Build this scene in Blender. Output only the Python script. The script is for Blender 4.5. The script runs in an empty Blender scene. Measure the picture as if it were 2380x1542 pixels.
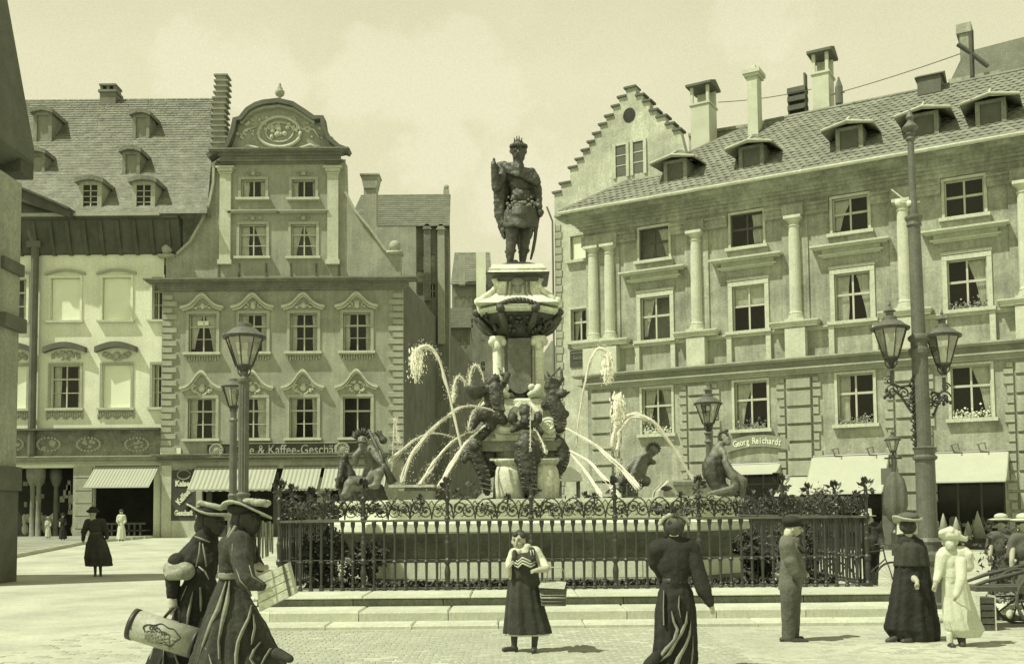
import bpy, math, random
from mathutils import Vector, Matrix
random.seed(7)
R_=random.uniform
scene=bpy.context.scene; COL=scene.collection
# ---------------------------------------------------------------- camera
F=2379.0;CXP=1189.5;CYP=1044.5;PITCH=math.radians(3.5);ROLL=-0.009;EYE=1.62
CM=Matrix.Rotation(math.radians(90)+PITCH,3,'X')@Matrix.Rotation(ROLL,3,'Z')
cd=bpy.data.cameras.new('camera');cam=bpy.data.objects.new('camera',cd);COL.objects.link(cam)
cd.sensor_width=36;cd.lens=36.0;cd.shift_y=(CYP-771.0)/2379.0;cd.clip_end=2000;cd.clip_start=.1
cam.matrix_world=Matrix.Translation((0,0,EYE))@CM.to_4x4()
scene.camera=cam
# ---------------------------------------------------------------- world, sun
SUN_AZ=math.radians(243); SUN_EL=math.radians(58)   # azimuth clockwise from +Y (north): from the left, a little behind the camera
w=bpy.data.worlds.new('World');scene.world=w;w.use_nodes=True
nt=w.node_tree;nt.nodes.clear();N=nt.nodes.new;L_=nt.links.new
out=N('ShaderNodeOutputWorld');bg=N('ShaderNodeBackground');bg.inputs['Strength'].default_value=.1
sky=N('ShaderNodeTexSky');sky.sky_type='NISHITA';sky.sun_disc=False;sky.sun_elevation=SUN_EL;sky.sun_rotation=SUN_AZ
bw=N('ShaderNodeRGBToBW');L_(sky.outputs[0],bw.inputs[0])
lum=N('ShaderNodeMath');lum.operation='MULTIPLY_ADD';L_(bw.outputs[0],lum.inputs[0]);lum.inputs[1].default_value=.08;lum.inputs[2].default_value=7.455
mn=N('ShaderNodeMath');mn.operation='MINIMUM';L_(lum.outputs[0],mn.inputs[0]);mn.inputs[1].default_value=8.0
tc=N('ShaderNodeTexCoord')
mp=N('ShaderNodeMapping');mp.inputs['Scale'].default_value=(1,1,1.5);mp.inputs['Location'].default_value=(.35,.1,.62);L_(tc.outputs['Generated'],mp.inputs[0])
n1=N('ShaderNodeTexNoise');n1.inputs['Scale'].default_value=5.5;n1.inputs['Detail'].default_value=9;n1.inputs['Roughness'].default_value=.56;L_(mp.outputs[0],n1.inputs[0])
# a few cumulus banks: soft falloff round a direction, broken up by noise
acc=None
def smath(op,a,b):
    x=N('ShaderNodeMath');x.operation=op
    for i,q in enumerate((a,b)):
        if isinstance(q,(int,float)): x.inputs[i].default_value=q
        else: L_(q,x.inputs[i])
    return x.outputs[0]
for (u_,v_,r_) in ((450,150,.055),(560,165,.05),(640,205,.035),(860,190,.055),(960,240,.06),(1070,190,.06),(1140,235,.05),(1000,330,.06),(1290,450,.09),(1750,60,.06),(-600,300,.2),(3100,200,.2),(-1500,-200,.3),(4000,-300,.3)):
    dd=(CM@Vector(((u_-CXP)/F,-(v_-CYP)/F,-1))).normalized()
    ds=N('ShaderNodeVectorMath');ds.operation='DISTANCE';L_(tc.outputs['Generated'],ds.inputs[0]);ds.inputs[1].default_value=dd
    fl=N('ShaderNodeMapRange');fl.interpolation_type='SMOOTHSTEP';fl.inputs[1].default_value=r_*1.6;fl.inputs[2].default_value=0;fl.inputs[3].default_value=0;fl.inputs[4].default_value=1;L_(ds.outputs['Value'],fl.inputs[0])
    acc=fl.outputs[0] if acc is None else smath('MAXIMUM',acc,fl.outputs[0])
n2=N('ShaderNodeTexNoise');n2.inputs['Scale'].default_value=16;n2.inputs['Detail'].default_value=8;n2.inputs['Roughness'].default_value=.6;L_(tc.outputs['Generated'],n2.inputs[0])
bank=smath('ADD',acc,smath('MULTIPLY',smath('SUBTRACT',n2.outputs[0],.5),2.2))
cr=N('ShaderNodeValToRGB');cr.color_ramp.elements[0].position=.42;cr.color_ramp.elements[1].position=.8;cr.color_ramp.interpolation='EASE';L_(smath('MAXIMUM',bank,smath('MULTIPLY',n1.outputs[0],.95)),cr.inputs[0])
gz_=N('ShaderNodeTexNoise');gz_.inputs['Scale'].default_value=900;gz_.inputs['Detail'].default_value=2;L_(tc.outputs['Generated'],gz_.inputs[0])
cl=N('ShaderNodeMath');cl.operation='MULTIPLY_ADD';L_(cr.outputs[0],cl.inputs[0]);cl.inputs[1].default_value=.75;L_(mn.outputs[0],cl.inputs[2])
mix=N('ShaderNodeMix');mix.data_type='RGBA';L_(cr.outputs[0],mix.inputs[0]);mix.inputs[6].default_value=(1,.975,.64,1);mix.inputs[7].default_value=(1,.95,.66,1)
gr=N('ShaderNodeMath');gr.operation='MULTIPLY_ADD';L_(gz_.outputs[0],gr.inputs[0]);gr.inputs[1].default_value=.3;gr.inputs[2].default_value=.85
sx_=N('ShaderNodeSeparateXYZ');L_(tc.outputs['Generated'],sx_.inputs[0])
zr=N('ShaderNodeMapRange');zr.inputs[1].default_value=.4;zr.inputs[2].default_value=.98;zr.inputs[3].default_value=1.02;zr.inputs[4].default_value=.36;L_(sx_.outputs[2],zr.inputs[0])  # the sky is paler near the horizon than overhead
gm=N('ShaderNodeMath');gm.operation='MULTIPLY';L_(gr.outputs[0],gm.inputs[0]);L_(zr.outputs[0],gm.inputs[1])
ml=N('ShaderNodeMath');ml.operation='MULTIPLY';L_(cl.outputs[0],ml.inputs[0]);L_(gm.outputs[0],ml.inputs[1])
vm=N('ShaderNodeVectorMath');vm.operation='SCALE';L_(mix.outputs[2],vm.inputs[0]);L_(ml.outputs[0],vm.inputs[3])
L_(vm.outputs[0],bg.inputs[0]);L_(bg.outputs[0],out.inputs[0])
sl=bpy.data.lights.new('sun','SUN');sl.energy=5.0;sl.angle=math.radians(.6);sl.color=(1,.975,.80)
so=bpy.data.objects.new('sun',sl);COL.objects.link(so)
sd=Vector((math.sin(SUN_AZ)*math.cos(SUN_EL),math.cos(SUN_AZ)*math.cos(SUN_EL),math.sin(SUN_EL)))
so.rotation_euler=sd.to_track_quat('Z','Y').to_euler();so.location=(0,0,40)
vs=scene.view_settings;vs.view_transform='Standard';vs.look='None';vs.exposure=0;vs.gamma=1
try: vs.use_curve_mapping=False
except Exception: pass
# ---------------------------------------------------------------- survey helpers (turn measured sight lines into metres)
def ray(u,v): return CM@Vector(((u-CXP)/F,-(v-CYP)/F,-1))
def W(u,v,Y):
    d=ray(u,v);t=Y/d.y;return Vector((d.x*t,Y,EYE+d.z*t))
def G(u,v,z=0):
    d=ray(u,v);t=(z-EYE)/d.z;return Vector((d.x*t,d.y*t,z))
class Plane:
    def __init__(s,x,y,dx,dy):
        l=math.hypot(dx,dy);s.o=(x,y);s.d=(dx/l,dy/l);s.n=(-dy/l,dx/l);s.ang=math.atan2(dy,dx)
    def off(s,k): return Plane(s.o[0]+s.n[0]*k,s.o[1]+s.n[1]*k,s.d[0],s.d[1])
    def f(s,u,v):
        d=ray(u,v);den=d.x*s.n[0]+d.y*s.n[1];t=(s.o[0]*s.n[0]+s.o[1]*s.n[1])/den
        x,y=d.x*t,d.y*t
        return ((x-s.o[0])*s.d[0]+(y-s.o[1])*s.d[1],EYE+d.z*t)
    def w(s,lx,ly=0,z=0): return Vector((s.o[0]+s.d[0]*lx+s.n[0]*ly,s.o[1]+s.d[1]*lx+s.n[1]*ly,z))
RP=Plane(5.73,44,1,-.58); LP=Plane(0,55,1,0)
# ---------------------------------------------------------------- materials
def mat(name,L,rough=.85,var=.14,scale=1.3,fine=.16,fscale=26,bump=.25,streak=0,rnd=0,metal=0,spec=.3,tint=(.935,1,.78),stain=0):
    m=bpy.data.materials.new(name);m.use_nodes=True;t=m.node_tree;n=t.nodes.new;l=t.links.new
    b=t.nodes['Principled BSDF'];b.inputs['Roughness'].default_value=rough;b.inputs['Metallic'].default_value=metal
    b.inputs['Specular IOR Level'].default_value=spec
    c=n('ShaderNodeTexCoord');v=n('ShaderNodeValue');v.outputs[0].default_value=L
    cur=v.outputs[0]
    def mod(src,amt):
        nonlocal cur
        a=n('ShaderNodeMath');a.operation='MULTIPLY_ADD';l(src,a.inputs[0]);a.inputs[1].default_value=2*amt;a.inputs[2].default_value=1-amt
        q=n('ShaderNodeMath');q.operation='MULTIPLY';l(cur,q.inputs[0]);l(a.outputs[0],q.inputs[1]);cur=q.outputs[0]
    def noi(sc,det,ro=.6,vec=None):
        x=n('ShaderNodeTexNoise');x.inputs['Scale'].default_value=sc;x.inputs['Detail'].default_value=det;x.inputs['Roughness'].default_value=ro
        l(vec or c.outputs['Object'],x.inputs['Vector']);return x.outputs[0]
    nb=noi(scale,6,.65);mod(nb,min(.95,var*2.8))
    nf=noi(fscale,4,.8);mod(nf,min(.95,fine*3.6))
    if streak:
        mm=n('ShaderNodeMapping');mm.inputs['Scale'].default_value=(5,5,.35);l(c.outputs['Object'],mm.inputs[0])
        mod(noi(1.0,5,.7,mm.outputs[0]),streak*2)
    if stain:
        s2=n('ShaderNodeValToRGB');s2.color_ramp.elements[0].position=.38;s2.color_ramp.elements[1].position=.6
        l(noi(.45,7,.7),s2.inputs[0]);mod(s2.outputs[0],stain)
    if rnd:
        o=n('ShaderNodeObjectInfo');mod(o.outputs['Random'],rnd)
    k=n('ShaderNodeCombineColor')
    for i in range(3):
        q=n('ShaderNodeMath');q.operation='MULTIPLY';l(cur,q.inputs[0]);q.inputs[1].default_value=tint[i];l(q.outputs[0],k.inputs[i])
    l(k.outputs[0],b.inputs['Base Color'])
    if bump:
        bp=n('ShaderNodeBump');bp.inputs['Strength'].default_value=bump;bp.inputs['Distance'].default_value=.02;l(nf,bp.inputs['Height']);l(bp.outputs[0],b.inputs['Normal'])
    return m
M={}
def dm(k,*a,**kw): M[k]=mat(k,*a,**kw)
dm('ground',.45,var=.13,scale=.6,fine=.14,fscale=14,stain=.12)
dm('paving',.28,var=.16,scale=.9,fine=.16,fscale=20,stain=.12)
dm('cobble_stone',.44,var=.1,fine=.18,rnd=.14,fscale=30)
dm('step_stone',.52,var=.14,scale=1.5,fine=.14,streak=.06,rnd=.06,fscale=22)
dm('fountain_marble',.66,var=.22,scale=2.2,fine=.2,streak=.22,fscale=18)
dm('basin_stone',.26,var=.25,scale=1.6,fine=.2,streak=.25,fscale=18)
dm('dark_stone',.19,var=.35,scale=1.6,fine=.25,streak=.35)  # darker stone: shade under basin rim and kerb lip put into its colour
dm('bronze',.075,rough=.48,var=.4,scale=5,fine=.35,fscale=30,bump=.5,metal=.25,spec=.5)
dm('pale_bronze',.16,rough=.5,var=.45,scale=5,fine=.35,fscale=30,bump=.5,metal=.1,spec=.5)
dm('cast_iron',.045,rough=.45,var=.25,scale=6,fine=.2,bump=.2,spec=.5)
dm('lamp_iron',.12,rough=.5,var=.2,scale=4,fine=.2,bump=.15,spec=.5)
dm('gable_wall',.31,var=.1,scale=.8,fine=.17,streak=.16,stain=.14,fscale=11)
dm('cornice_stone',.2,var=.2,scale=1.5,fine=.2,streak=.15,fscale=11)  # cornices coloured dark for the shade under their overhang
dm('stepped_wall',.43,var=.2,scale=1.2,fine=.2,streak=.15,stain=.2,fscale=11)
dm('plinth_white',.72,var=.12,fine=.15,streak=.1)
dm('gable_trim',.37,var=.12,fine=.15,streak=.08,fscale=11)
dm('trim_light',.5,var=.12,fine=.14,streak=.08,fscale=11)
dm('trim_dark',.13,var=.2,fine=.2)
dm('pale_wall',.72,var=.1,scale=.7,fine=.13,streak=.08,fscale=11)
dm('fresco',.2,var=.45,scale=2.2,fine=.3,fscale=9)
dm('right_wall',.31,var=.16,scale=.9,fine=.19,streak=.3,stain=.16,fscale=11)
dm('right_block',.34,var=.13,scale=1.2,fine=.15,streak=.1,rnd=.06,fscale=11)
dm('pilaster',.52,var=.1,fine=.12,streak=.1,fscale=11)
dm('roof_old',.2,var=.3,scale=1.5,fine=.35,fscale=7,bump=.8)
dm('roof_tile',.24,var=.25,scale=1.2,fine=.25,fscale=14,rnd=.14)
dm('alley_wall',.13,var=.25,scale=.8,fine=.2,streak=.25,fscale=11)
dm('alley_mid',.2,var=.25,scale=.8,fine=.25,streak=.2,fscale=8)
dm('hat_shade',.03,fine=.1)  # see-through dark shell: the hats' shade painted over two faces
dm('alley_pale',.36,var=.2,scale=.9,fine=.2,streak=.2,fscale=11)
dm('window_wood',.5,var=.12,fine=.12)
dm('window_dark',.1,var=.12,fine=.12)
dm('interior',.038,var=.3,fine=.2)
dm('curtain',.62,var=.15,scale=4,fine=.15,streak=.2,rough=.95)
dm('blind',.8,var=.04,fine=.06)
dm('awning_white',.44,var=.05,scale=2,fine=.08)
dm('awning_stripe',.3,var=.1,fine=.12)
dm('awning_shade',.22,var=.1,fine=.12)
dm('sign_dark',.07,var=.25,fine=.25)
dm('sign_mid',.26,var=.15,fine=.2)
dm('lettering',.7,var=.12,fine=.15)
dm('skin',.42,rough=.6,var=.08,fine=.06,bump=.05,tint=(.98,1,.76))
dm('hair',.05,rough=.7,var=.3,fine=.3,bump=.5)
dm('hair_grey',.5,rough=.8,var=.2,fine=.3,bump=.5)
dm('dark_cloth',.055,rough=.95,var=.3,scale=3,fine=.3,fscale=60,bump=.4)
dm('mid_cloth',.11,rough=.95,var=.25,scale=3,fine=.3,fscale=60,bump=.4)
dm('black_cloth',.032,rough=.9,var=.3,scale=3,fine=.3,fscale=60,bump=.4)
dm('coat_cloth',.15,rough=.95,var=.2,scale=3,fine=.3,fscale=60,bump=.4)
dm('light_cloth',.58,rough=.95,var=.08,scale=4,fine=.1,fscale=50,bump=.3)
dm('pattern_cloth',.3,rough=.9,var=.4,scale=8,fine=.3,fscale=40,bump=.3)
dm('ribbon_and_highlight',.26,rough=.9,var=.2,scale=8,fine=.2,bump=.2)  # belt and scarf cloth; also the painted highlights on dress folds
dm('straw',.42,var=.2,fine=.3,fscale=50,bump=.5)
dm('feather',.38,var=.3,scale=12,fine=.3,bump=.8)
dm('leather',.04,rough=.5,var=.2,fine=.2,spec=.5)
dm('wicker',.16,var=.3,fine=.4,fscale=60,bump=.8)
dm('wood_pale',.55,var=.15,fine=.2,streak=.2)
dm('wood_dark',.09,var=.2,fine=.3)
dm('leaf',.06,var=.5,scale=6,fine=.3,rnd=.3,rough=.6)
dm('leaf_light',.24,var=.4,scale=6,fine=.3,rough=.6)
dm('petal',.7,var=.3,scale=9,fine=.2)
dm('parasol_cloth',.13,var=.2,fine=.2,streak=.25)
dm('brick_old',.24,var=.2,fine=.25,rnd=.25)
dm('plaster_chimney',.55,var=.1,fine=.12)
dm('steel',.14,rough=.4,var=.1,fine=.1,spec=.6)
dm('tin_paint',.36,rough=.5,var=.12,fine=.15)
def glassy(name,alpha,L):
    m=bpy.data.materials.new(name);m.use_nodes=True;t=m.node_tree;n=t.nodes.new;l=t.links.new
    o=t.nodes['Material Output'];t.nodes.remove(t.nodes['Principled BSDF'])
    tr=n('ShaderNodeBsdfTransparent');gl=n('ShaderNodeBsdfGlossy');gl.inputs['Roughness'].default_value=.12;gl.inputs[0].default_value=(L,L,L*.85,1)
    mx=n('ShaderNodeMixShader');lw=n('ShaderNodeLayerWeight');lw.inputs[0].default_value=.35
    a=n('ShaderNodeMath');a.operation='MULTIPLY_ADD';a.inputs[1].default_value=.6;a.inputs[2].default_value=alpha;l(lw.outputs['Fresnel'],a.inputs[0])
    l(a.outputs[0],mx.inputs[0]);l(tr.outputs[0],mx.inputs[1]);l(gl.outputs[0],mx.inputs[2]);l(mx.outputs[0],o.inputs[0]);M[name]=m
M['hat_shade'].node_tree.nodes['Principled BSDF'].inputs['Alpha'].default_value=.72
glassy('window_glass',.02,.7);glassy('lantern_glass',.25,.8)
m=mat('water_jet',.9,rough=.35,var=.05,fine=.15,fscale=60,bump=.6,tint=(1,1,.85));M['water_jet']=m
b=m.node_tree.nodes['Principled BSDF'];b.inputs['Alpha'].default_value=.72;b.inputs['Subsurface Weight'].default_value=.0
m=mat('spray',.95,rough=.5,var=.02,fine=.02,bump=0,tint=(1,1,.86));M['spray']=m
m=mat('basin_water',.08,rough=.08,var=.1,fine=.1,fscale=12,bump=.5,spec=.6);M['basin_water']=m
# ---------------------------------------------------------------- mesh builder
class MB:
    def __init__(s): s.v=[];s.f=[]
    def add(s,vs,fs):
        k=len(s.v);s.v+= [tuple(x) for x in vs];s.f+=[tuple(i+k for i in f) for f in fs];return s
    def box(s,x0,x1,y0,y1,z0,z1):
        return s.add([(x0,y0,z0),(x1,y0,z0),(x1,y1,z0),(x0,y1,z0),(x0,y0,z1),(x1,y0,z1),(x1,y1,z1),(x0,y1,z1)],
          [(0,3,2,1),(4,5,6,7),(0,1,5,4),(1,2,6,5),(2,3,7,6),(3,0,4,7)])
    def prism(s,pts,y0,y1):      # outline in x,z extruded along y
        n=len(pts);vs=[(x,y0,z) for x,z in pts]+[(x,y1,z) for x,z in pts]
        return s.add(vs,[tuple(range(n)),tuple(reversed(range(n,2*n)))]+[(i,i+n,(i+1)%n+n,(i+1)%n) for i in range(n)])
    def prismx(s,pts,x0,x1):     # outline in y,z extruded along x
        n=len(pts);vs=[(x0,y,z) for y,z in pts]+[(x1,y,z) for y,z in pts]
        return s.add(vs,[tuple(reversed(range(n))),tuple(range(n,2*n))]+[(i,(i+1)%n,(i+1)%n+n,i+n) for i in range(n)])
    def prismz(s,pts,z0,z1):
        n=len(pts);vs=[(x,y,z0) for x,y in pts]+[(x,y,z1) for x,y in pts]
        return s.add(vs,[tuple(reversed(range(n))),tuple(range(n,2*n))]+[(i,(i+1)%n,(i+1)%n+n,i+n) for i in range(n)])
    def lathe(s,prof,n=12,cx=0,cy=0,cz=0,sx=1,sy=1,rot=0):
        vs=[];fs=[];m=len(prof)
        for r,z in prof:
            for i in range(n):
                a=2*math.pi*i/n+rot;vs.append((cx+r*math.cos(a)*sx,cy+r*math.sin(a)*sy,cz+z))
        for j in range(m-1):
            for i in range(n): fs.append((j*n+i,j*n+(i+1)%n,(j+1)*n+(i+1)%n,(j+1)*n+i))
        fs.append(tuple(reversed(range(n))));fs.append(tuple(range((m-1)*n,m*n)))
        return s.add(vs,fs)
    def tube(s,pts,r,n=6):
        pts=[Vector(p) for p in pts];m=len(pts)
        if not isinstance(r,(list,tuple)): r=[r]*m
        vs=[];fs=[];up=Vector((0,0,1))
        for i,p in enumerate(pts):
            t=(pts[min(i+1,m-1)]-pts[max(i-1,0)]);t=t.normalized() if t.length>1e-9 else Vector((0,0,1))
            a=t.cross(up if abs(t.z)<.95 else Vector((0,1,0))).normalized();b=t.cross(a)
            if i and a.dot(la)<0: a=-a;b=-b
            la=a
            for k in range(n):
                q=2*math.pi*k/n;vs.append(p+a*math.cos(q)*r[i]+b*math.sin(q)*r[i])
        for j in range(m-1):
            for i in range(n): fs.append((j*n+i,j*n+(i+1)%n,(j+1)*n+(i+1)%n,(j+1)*n+i))
        fs.append(tuple(reversed(range(n))));fs.append(tuple(range((m-1)*n,m*n)))
        return s.add(vs,fs)
    def ball(s,c,rx,ry=None,rz=None,n=10,m=7,rot=None):
        ry=rx if ry is None else ry;rz=rx if rz is None else rz;c=Vector(c);vs=[];fs=[]
        for j in range(1,m):
            ph=math.pi*j/m
            for i in range(n):
                a=2*math.pi*i/n;p=Vector((rx*math.sin(ph)*math.cos(a),ry*math.sin(ph)*math.sin(a),rz*math.cos(ph)))
                if rot is not None: p=rot@p
                vs.append(c+p)
        t=Vector((0,0,rz));t=rot@t if rot is not None else t
        vs+= [c+t,c-t];k=(m-1)*n
        for j in range(m-2):
            for i in range(n): fs.append((j*n+i,(j+1)*n+i,(j+1)*n+(i+1)%n,j*n+(i+1)%n))
        for i in range(n): fs.append((k,i,(i+1)%n));fs.append((k+1,(m-2)*n+(i+1)%n,(m-2)*n+i))
        return s.add(vs,fs)
    def caps(s,p0,r0,p1,r1,n=12):
        p0=Vector(p0);p1=Vector(p1);d=p1-p0;L=d.length
        if L<1e-6: return s.ball(p0,max(r0,r1))
        pts=[];rr=[]
        for k in range(5):
            a=math.pi/2*k/5;pts.append(p0-d/L*r0*math.cos(a));rr.append(max(1e-4,r0*math.sin(a)))
        for k in range(4): q=k/3;pts.append(p0+d*q);rr.append(r0+(r1-r0)*q)
        for k in range(4,-1,-1):
            a=math.pi/2*k/5;pts.append(p1+d/L*r1*math.cos(a));rr.append(max(1e-4,r1*math.sin(a)))
        return s.tube(pts,rr,n)
    def quad(s,*p): return s.add(p,[tuple(range(len(p)))])
    def mesh(s,name,mt=None,smooth=False):
        me=bpy.data.meshes.new(name);me.from_pydata(s.v,[],s.f);me.update()
        if mt: me.materials.append(M[mt])
        if smooth:
            me.polygons.foreach_set('use_smooth',[True]*len(me.polygons))
        return me
    def build(s,name,mt,parent=None,smooth=False,loc=None,remesh=None,disp=0,**tags):
        o=bpy.data.objects.new(name,s.mesh(name,mt,smooth or bool(remesh)));COL.objects.link(o)
        if parent: o.parent=parent
        if loc is not None: o.location=loc
        if remesh:
            r=o.modifiers.new('remesh','REMESH');r.mode='VOXEL';r.voxel_size=remesh;r.use_smooth_shade=True
            sm=o.modifiers.new('smooth','SMOOTH');sm.factor=.5;sm.iterations=2
            if disp:
                tx=bpy.data.textures.get('clouds_fold') or bpy.data.textures.new('clouds_fold','CLOUDS');tx.noise_scale=.07;tx.noise_depth=3
                d=o.modifiers.new('folds','DISPLACE');d.texture=tx;d.strength=disp;d.mid_level=.5
        for k,v in tags.items(): o[k]=v
        return o
def tag(o,label=None,cat=None,group=None,kind=None):
    if label:o['label']=label
    if cat:o['category']=cat
    if group:o['group']=group
    if kind:o['kind']=kind
    return o
def thing(name,label,cat,loc=(0,0,0),rz=0,group=None):
    o=bpy.data.objects.new(name,None);COL.objects.link(o);o.location=loc;o.rotation_euler=(0,0,rz);o.empty_display_size=.3
    return tag(o,label,cat,group)
def inst(name,me,parent,loc=(0,0,0),rz=0,scale=None,rot=None):
    o=bpy.data.objects.new(name,me);COL.objects.link(o);o.parent=parent;o.location=loc
    o.rotation_euler=rot if rot else (0,0,rz)
    if scale:o.scale=scale
    return o
KIDS={}
def copy_tree(o,parent=None):
    c=o.copy();COL.objects.link(c);c.parent=parent
    for ch in o.children: copy_tree(ch,c)
    return c
def wallgrid(mb,x0,x1,z0,z1,holes,y=0,depth=.24):
    xs=sorted(set([x0,x1]+[h[0] for h in holes]+[h[1] for h in holes]));zs=sorted(set([z0,z1]+[h[2] for h in holes]+[h[3] for h in holes]))
    xs=[x for x in xs if x0<=x<=x1];zs=[z for z in zs if z0<=z<=z1]
    for i in range(len(xs)-1):
        for j in range(len(zs)-1):
            cx=(xs[i]+xs[i+1])/2;cz=(zs[j]+zs[j+1])/2
            if any(h[0]<cx<h[1] and h[2]<cz<h[3] for h in holes): continue
            mb.quad((xs[i],y,zs[j]),(xs[i+1],y,zs[j]),(xs[i+1],y,zs[j+1]),(xs[i],y,zs[j+1]))
    for a,b,c,d in holes:
        e=y+depth
        mb.quad((a,y,c),(a,e,c),(a,e,d),(a,y,d));mb.quad((b,y,d),(b,e,d),(b,e,c),(b,y,c))
        mb.quad((a,y,d),(a,e,d),(b,e,d),(b,y,d));mb.quad((b,y,c),(b,e,c),(a,e,c),(a,y,c))
    return mb
MC={}
def cached(key,fn):
    if key not in MC: MC[key]=fn()
    return MC[key]
def sash_window(parent,cx,zb,w,h,loc0,cols=2,rows=(.36,.68),wood='window_wood',curtain='pair',frame=.12,fmat='trim_light',y=0,deep=.16,sillw=.18,flowers=False,label=None):
    """window = surround > sash, panes, curtains, sill ; local origin at opening's bottom centre"""
    P=Vector(loc0)+Vector((cx,y,zb))
    def surround():
        m=MB();a=w/2;t=frame
        m.box(-a-t,-a,-.06,.02,0,h);m.box(a,a+t,-.06,.02,0,h);m.box(-a-t,a+t,-.07,.02,h,h+t)
        return m.mesh('window',fmat)
    wo=inst('window',cached(('su',w,h,frame,fmat),surround),parent,P)
    if label: wo['label']=label
    def sash():
        m=MB();a=w/2;t=.055
        m.box(-a,-a+t,deep,deep+.05,0,h);m.box(a-t,a,deep,deep+.05,0,h);m.box(-a+t,a-t,deep,deep+.05,0,t);m.box(-a+t,a-t,deep,deep+.05,h-t,h)
        for c in range(1,cols):
            x=-a+w*c/cols;m.box(x-.035,x+.035,deep-.01,deep+.045,t,h-t)
        for k,r in enumerate(rows):
            z=h*r;q=.045 if k==len(rows)-1 else .02
            m.box(-a+t,a-t,deep+.004,deep+.04,z-q,z+q)
        return m.mesh('sash',wood)
    inst('sash',cached(('sa',w,h,cols,rows,wood,deep),sash),wo)
    zs=[0]+[h*r for r in rows]+[h]
    for c in range(cols):
        for k in range(len(zs)-1):
            pw=w/cols;ph=zs[k+1]-zs[k]
            def pane(): return MB().quad((-pw/2,0,0),(pw/2,0,0),(pw/2,0,ph),(-pw/2,0,ph)).mesh('pane','window_glass')
            inst('pane',cached(('pa',round(pw,3),round(ph,3)),pane),wo,(-w/2+pw*(c+.5),deep+.02,zs[k]))
    def curt(side,low,wd):
        def f():
            m=MB();n=14
            top=h-.05;vs=[];a=w/2-.04
            for j in range(9):
                z=top+(low-top)*j/8;q=j/8
                ww=wd*w*(1-(.72 if wd>.4 else .12)*q**.75)*(1+.04*math.sin(9*q+wd*40))
                for i in range(n+1):
                    x=-a+ww*i/n;vs.append((x*side,deep+.16+.025*math.sin(i*2.4+q),z))
            fs=[(j*(n+1)+i,j*(n+1)+i+1,(j+1)*(n+1)+i+1,(j+1)*(n+1)+i) for j in range(8) for i in range(n)]
            return m.add(vs,fs).mesh('curtain','curtain',True)
        return cached(('cu',w,h,side,low,wd,deep),f)
    if curtain in('pair','half','left','right'):
        lo=.05 if curtain!='half' else .05
        rc=random.Random(int(cx*37+zb*91))
        if curtain!='right': inst('curtain',curt(1,rc.choice((.05,.05,h*.12)),rc.choice((.3,.36,.42,.47))),wo)
        if curtain!='left': inst('curtain',curt(-1,rc.choice((.05,.05,h*.12)),rc.choice((.3,.36,.42,.47))),wo)
    if curtain=='narrow':
        rc=random.Random(int(cx*53+zb*17));inst('curtain',curt(1,.05,rc.choice((.14,.2,.26))),wo);inst('curtain',curt(-1,.05,rc.choice((.14,.2,.24))),wo)
    if curtain=='blind':
        inst('blind',cached(('bl',w,h),lambda:MB().box(-w/2+.03,w/2-.03,deep-.05,deep-.04,.02,h-.02).mesh('blind','blind')),wo)
    if curtain=='halfblind':
        inst('blind',cached(('hb',w,h),lambda:MB().box(-w/2+.06,w/2-.06,deep+.1,deep+.11,h*.6,h-.04).mesh('blind','curtain')),wo)
    if sillw: 
        inst('sill',cached(('si',w,frame,sillw),lambda:MB().box(-w/2-frame-.1,w/2+frame+.1,-sillw,.02,-.13,-.002).mesh('sill','trim_light')),wo)
    if flowers:
        random.seed(int(cx*100)+int(zb*10))
        m=MB()
        for k in range(150):
            x=R_(-w/2+.05,w/2-.05);z=abs(random.gauss(0,.14))+.02;yy=R_(-.12,.08);s=R_(.02,.05);a=R_(0,6)
            dx,dz=math.cos(a)*s,math.sin(a)*s
            m.quad((x-dx,yy,z-dz),(x-dz,yy+.02,z+dx),(x+dx,yy,z+dz),(x+dz,yy-.02,z-dx))
        m.build('window_box_flowers',random.choice(['leaf_light','leaf_light','curtain']),wo,kind='stuff')
    return wo
def stucco(mb,cx,cz,w,h,y=-.03,n=14,seed=1,sz=.07):
    rs=random.Random(seed)
    for i in range(n):
        x=rs.uniform(0,w/2);z=cz+rs.uniform(-h/2,h/2)*(1-.6*x/(w/2)) if w else cz;r=rs.uniform(.5,1)*sz
        for sg in (-1,1): mb.ball((cx+sg*x,y,z),r*rs.uniform(.7,1.3),.05,r*rs.uniform(.6,1.2),6,4)
    mb.ball((cx,y-.02,cz),sz*1.7,.08,sz*1.9,8,5)
    # scrolls
    for sg in (-1,1):
        pts=[]
        for k in range(12):
            a=k*.55;r=sz*1.6*(1-k/14);pts.append((cx+sg*(w*.28+r*math.cos(a)),y-.01,cz+r*math.sin(a)))
        mb.tube(pts,.022,5)
def cornice(mb,x0,x1,zt,prof,y=0,ends=True):
    """prof: list of (height below top, projection) top->down, stacked boxes"""
    z=zt
    for hgt,pr in prof:
        mb.box(x0-(pr if ends else 0),x1+(pr if ends else 0),y-pr,y+.03,z-hgt,z);z-=hgt
    return mb
def text(body,size,parent,loc,mt='lettering',ext=.012,rot=(math.pi/2,0,0),name='lettering',align='CENTER',sx=1,shear=0,bold=0):
    c=bpy.data.curves.new(name,'FONT');c.body=body;c.size=size;c.extrude=ext;c.align_x=align;c.align_y='CENTER';c.resolution_u=2;c.shear=shear;c.offset=bold
    c.materials.append(M[mt]);o=bpy.data.objects.new(name,c);COL.objects.link(o);o.parent=parent;o.location=loc;o.rotation_euler=rot;o.scale=(sx,1,1)
    return o
def gz(x,y):
    a=min(1,max(0,(y-30)/25));b=min(1,max(0,(4-x)/8));return .45*a*b
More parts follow.
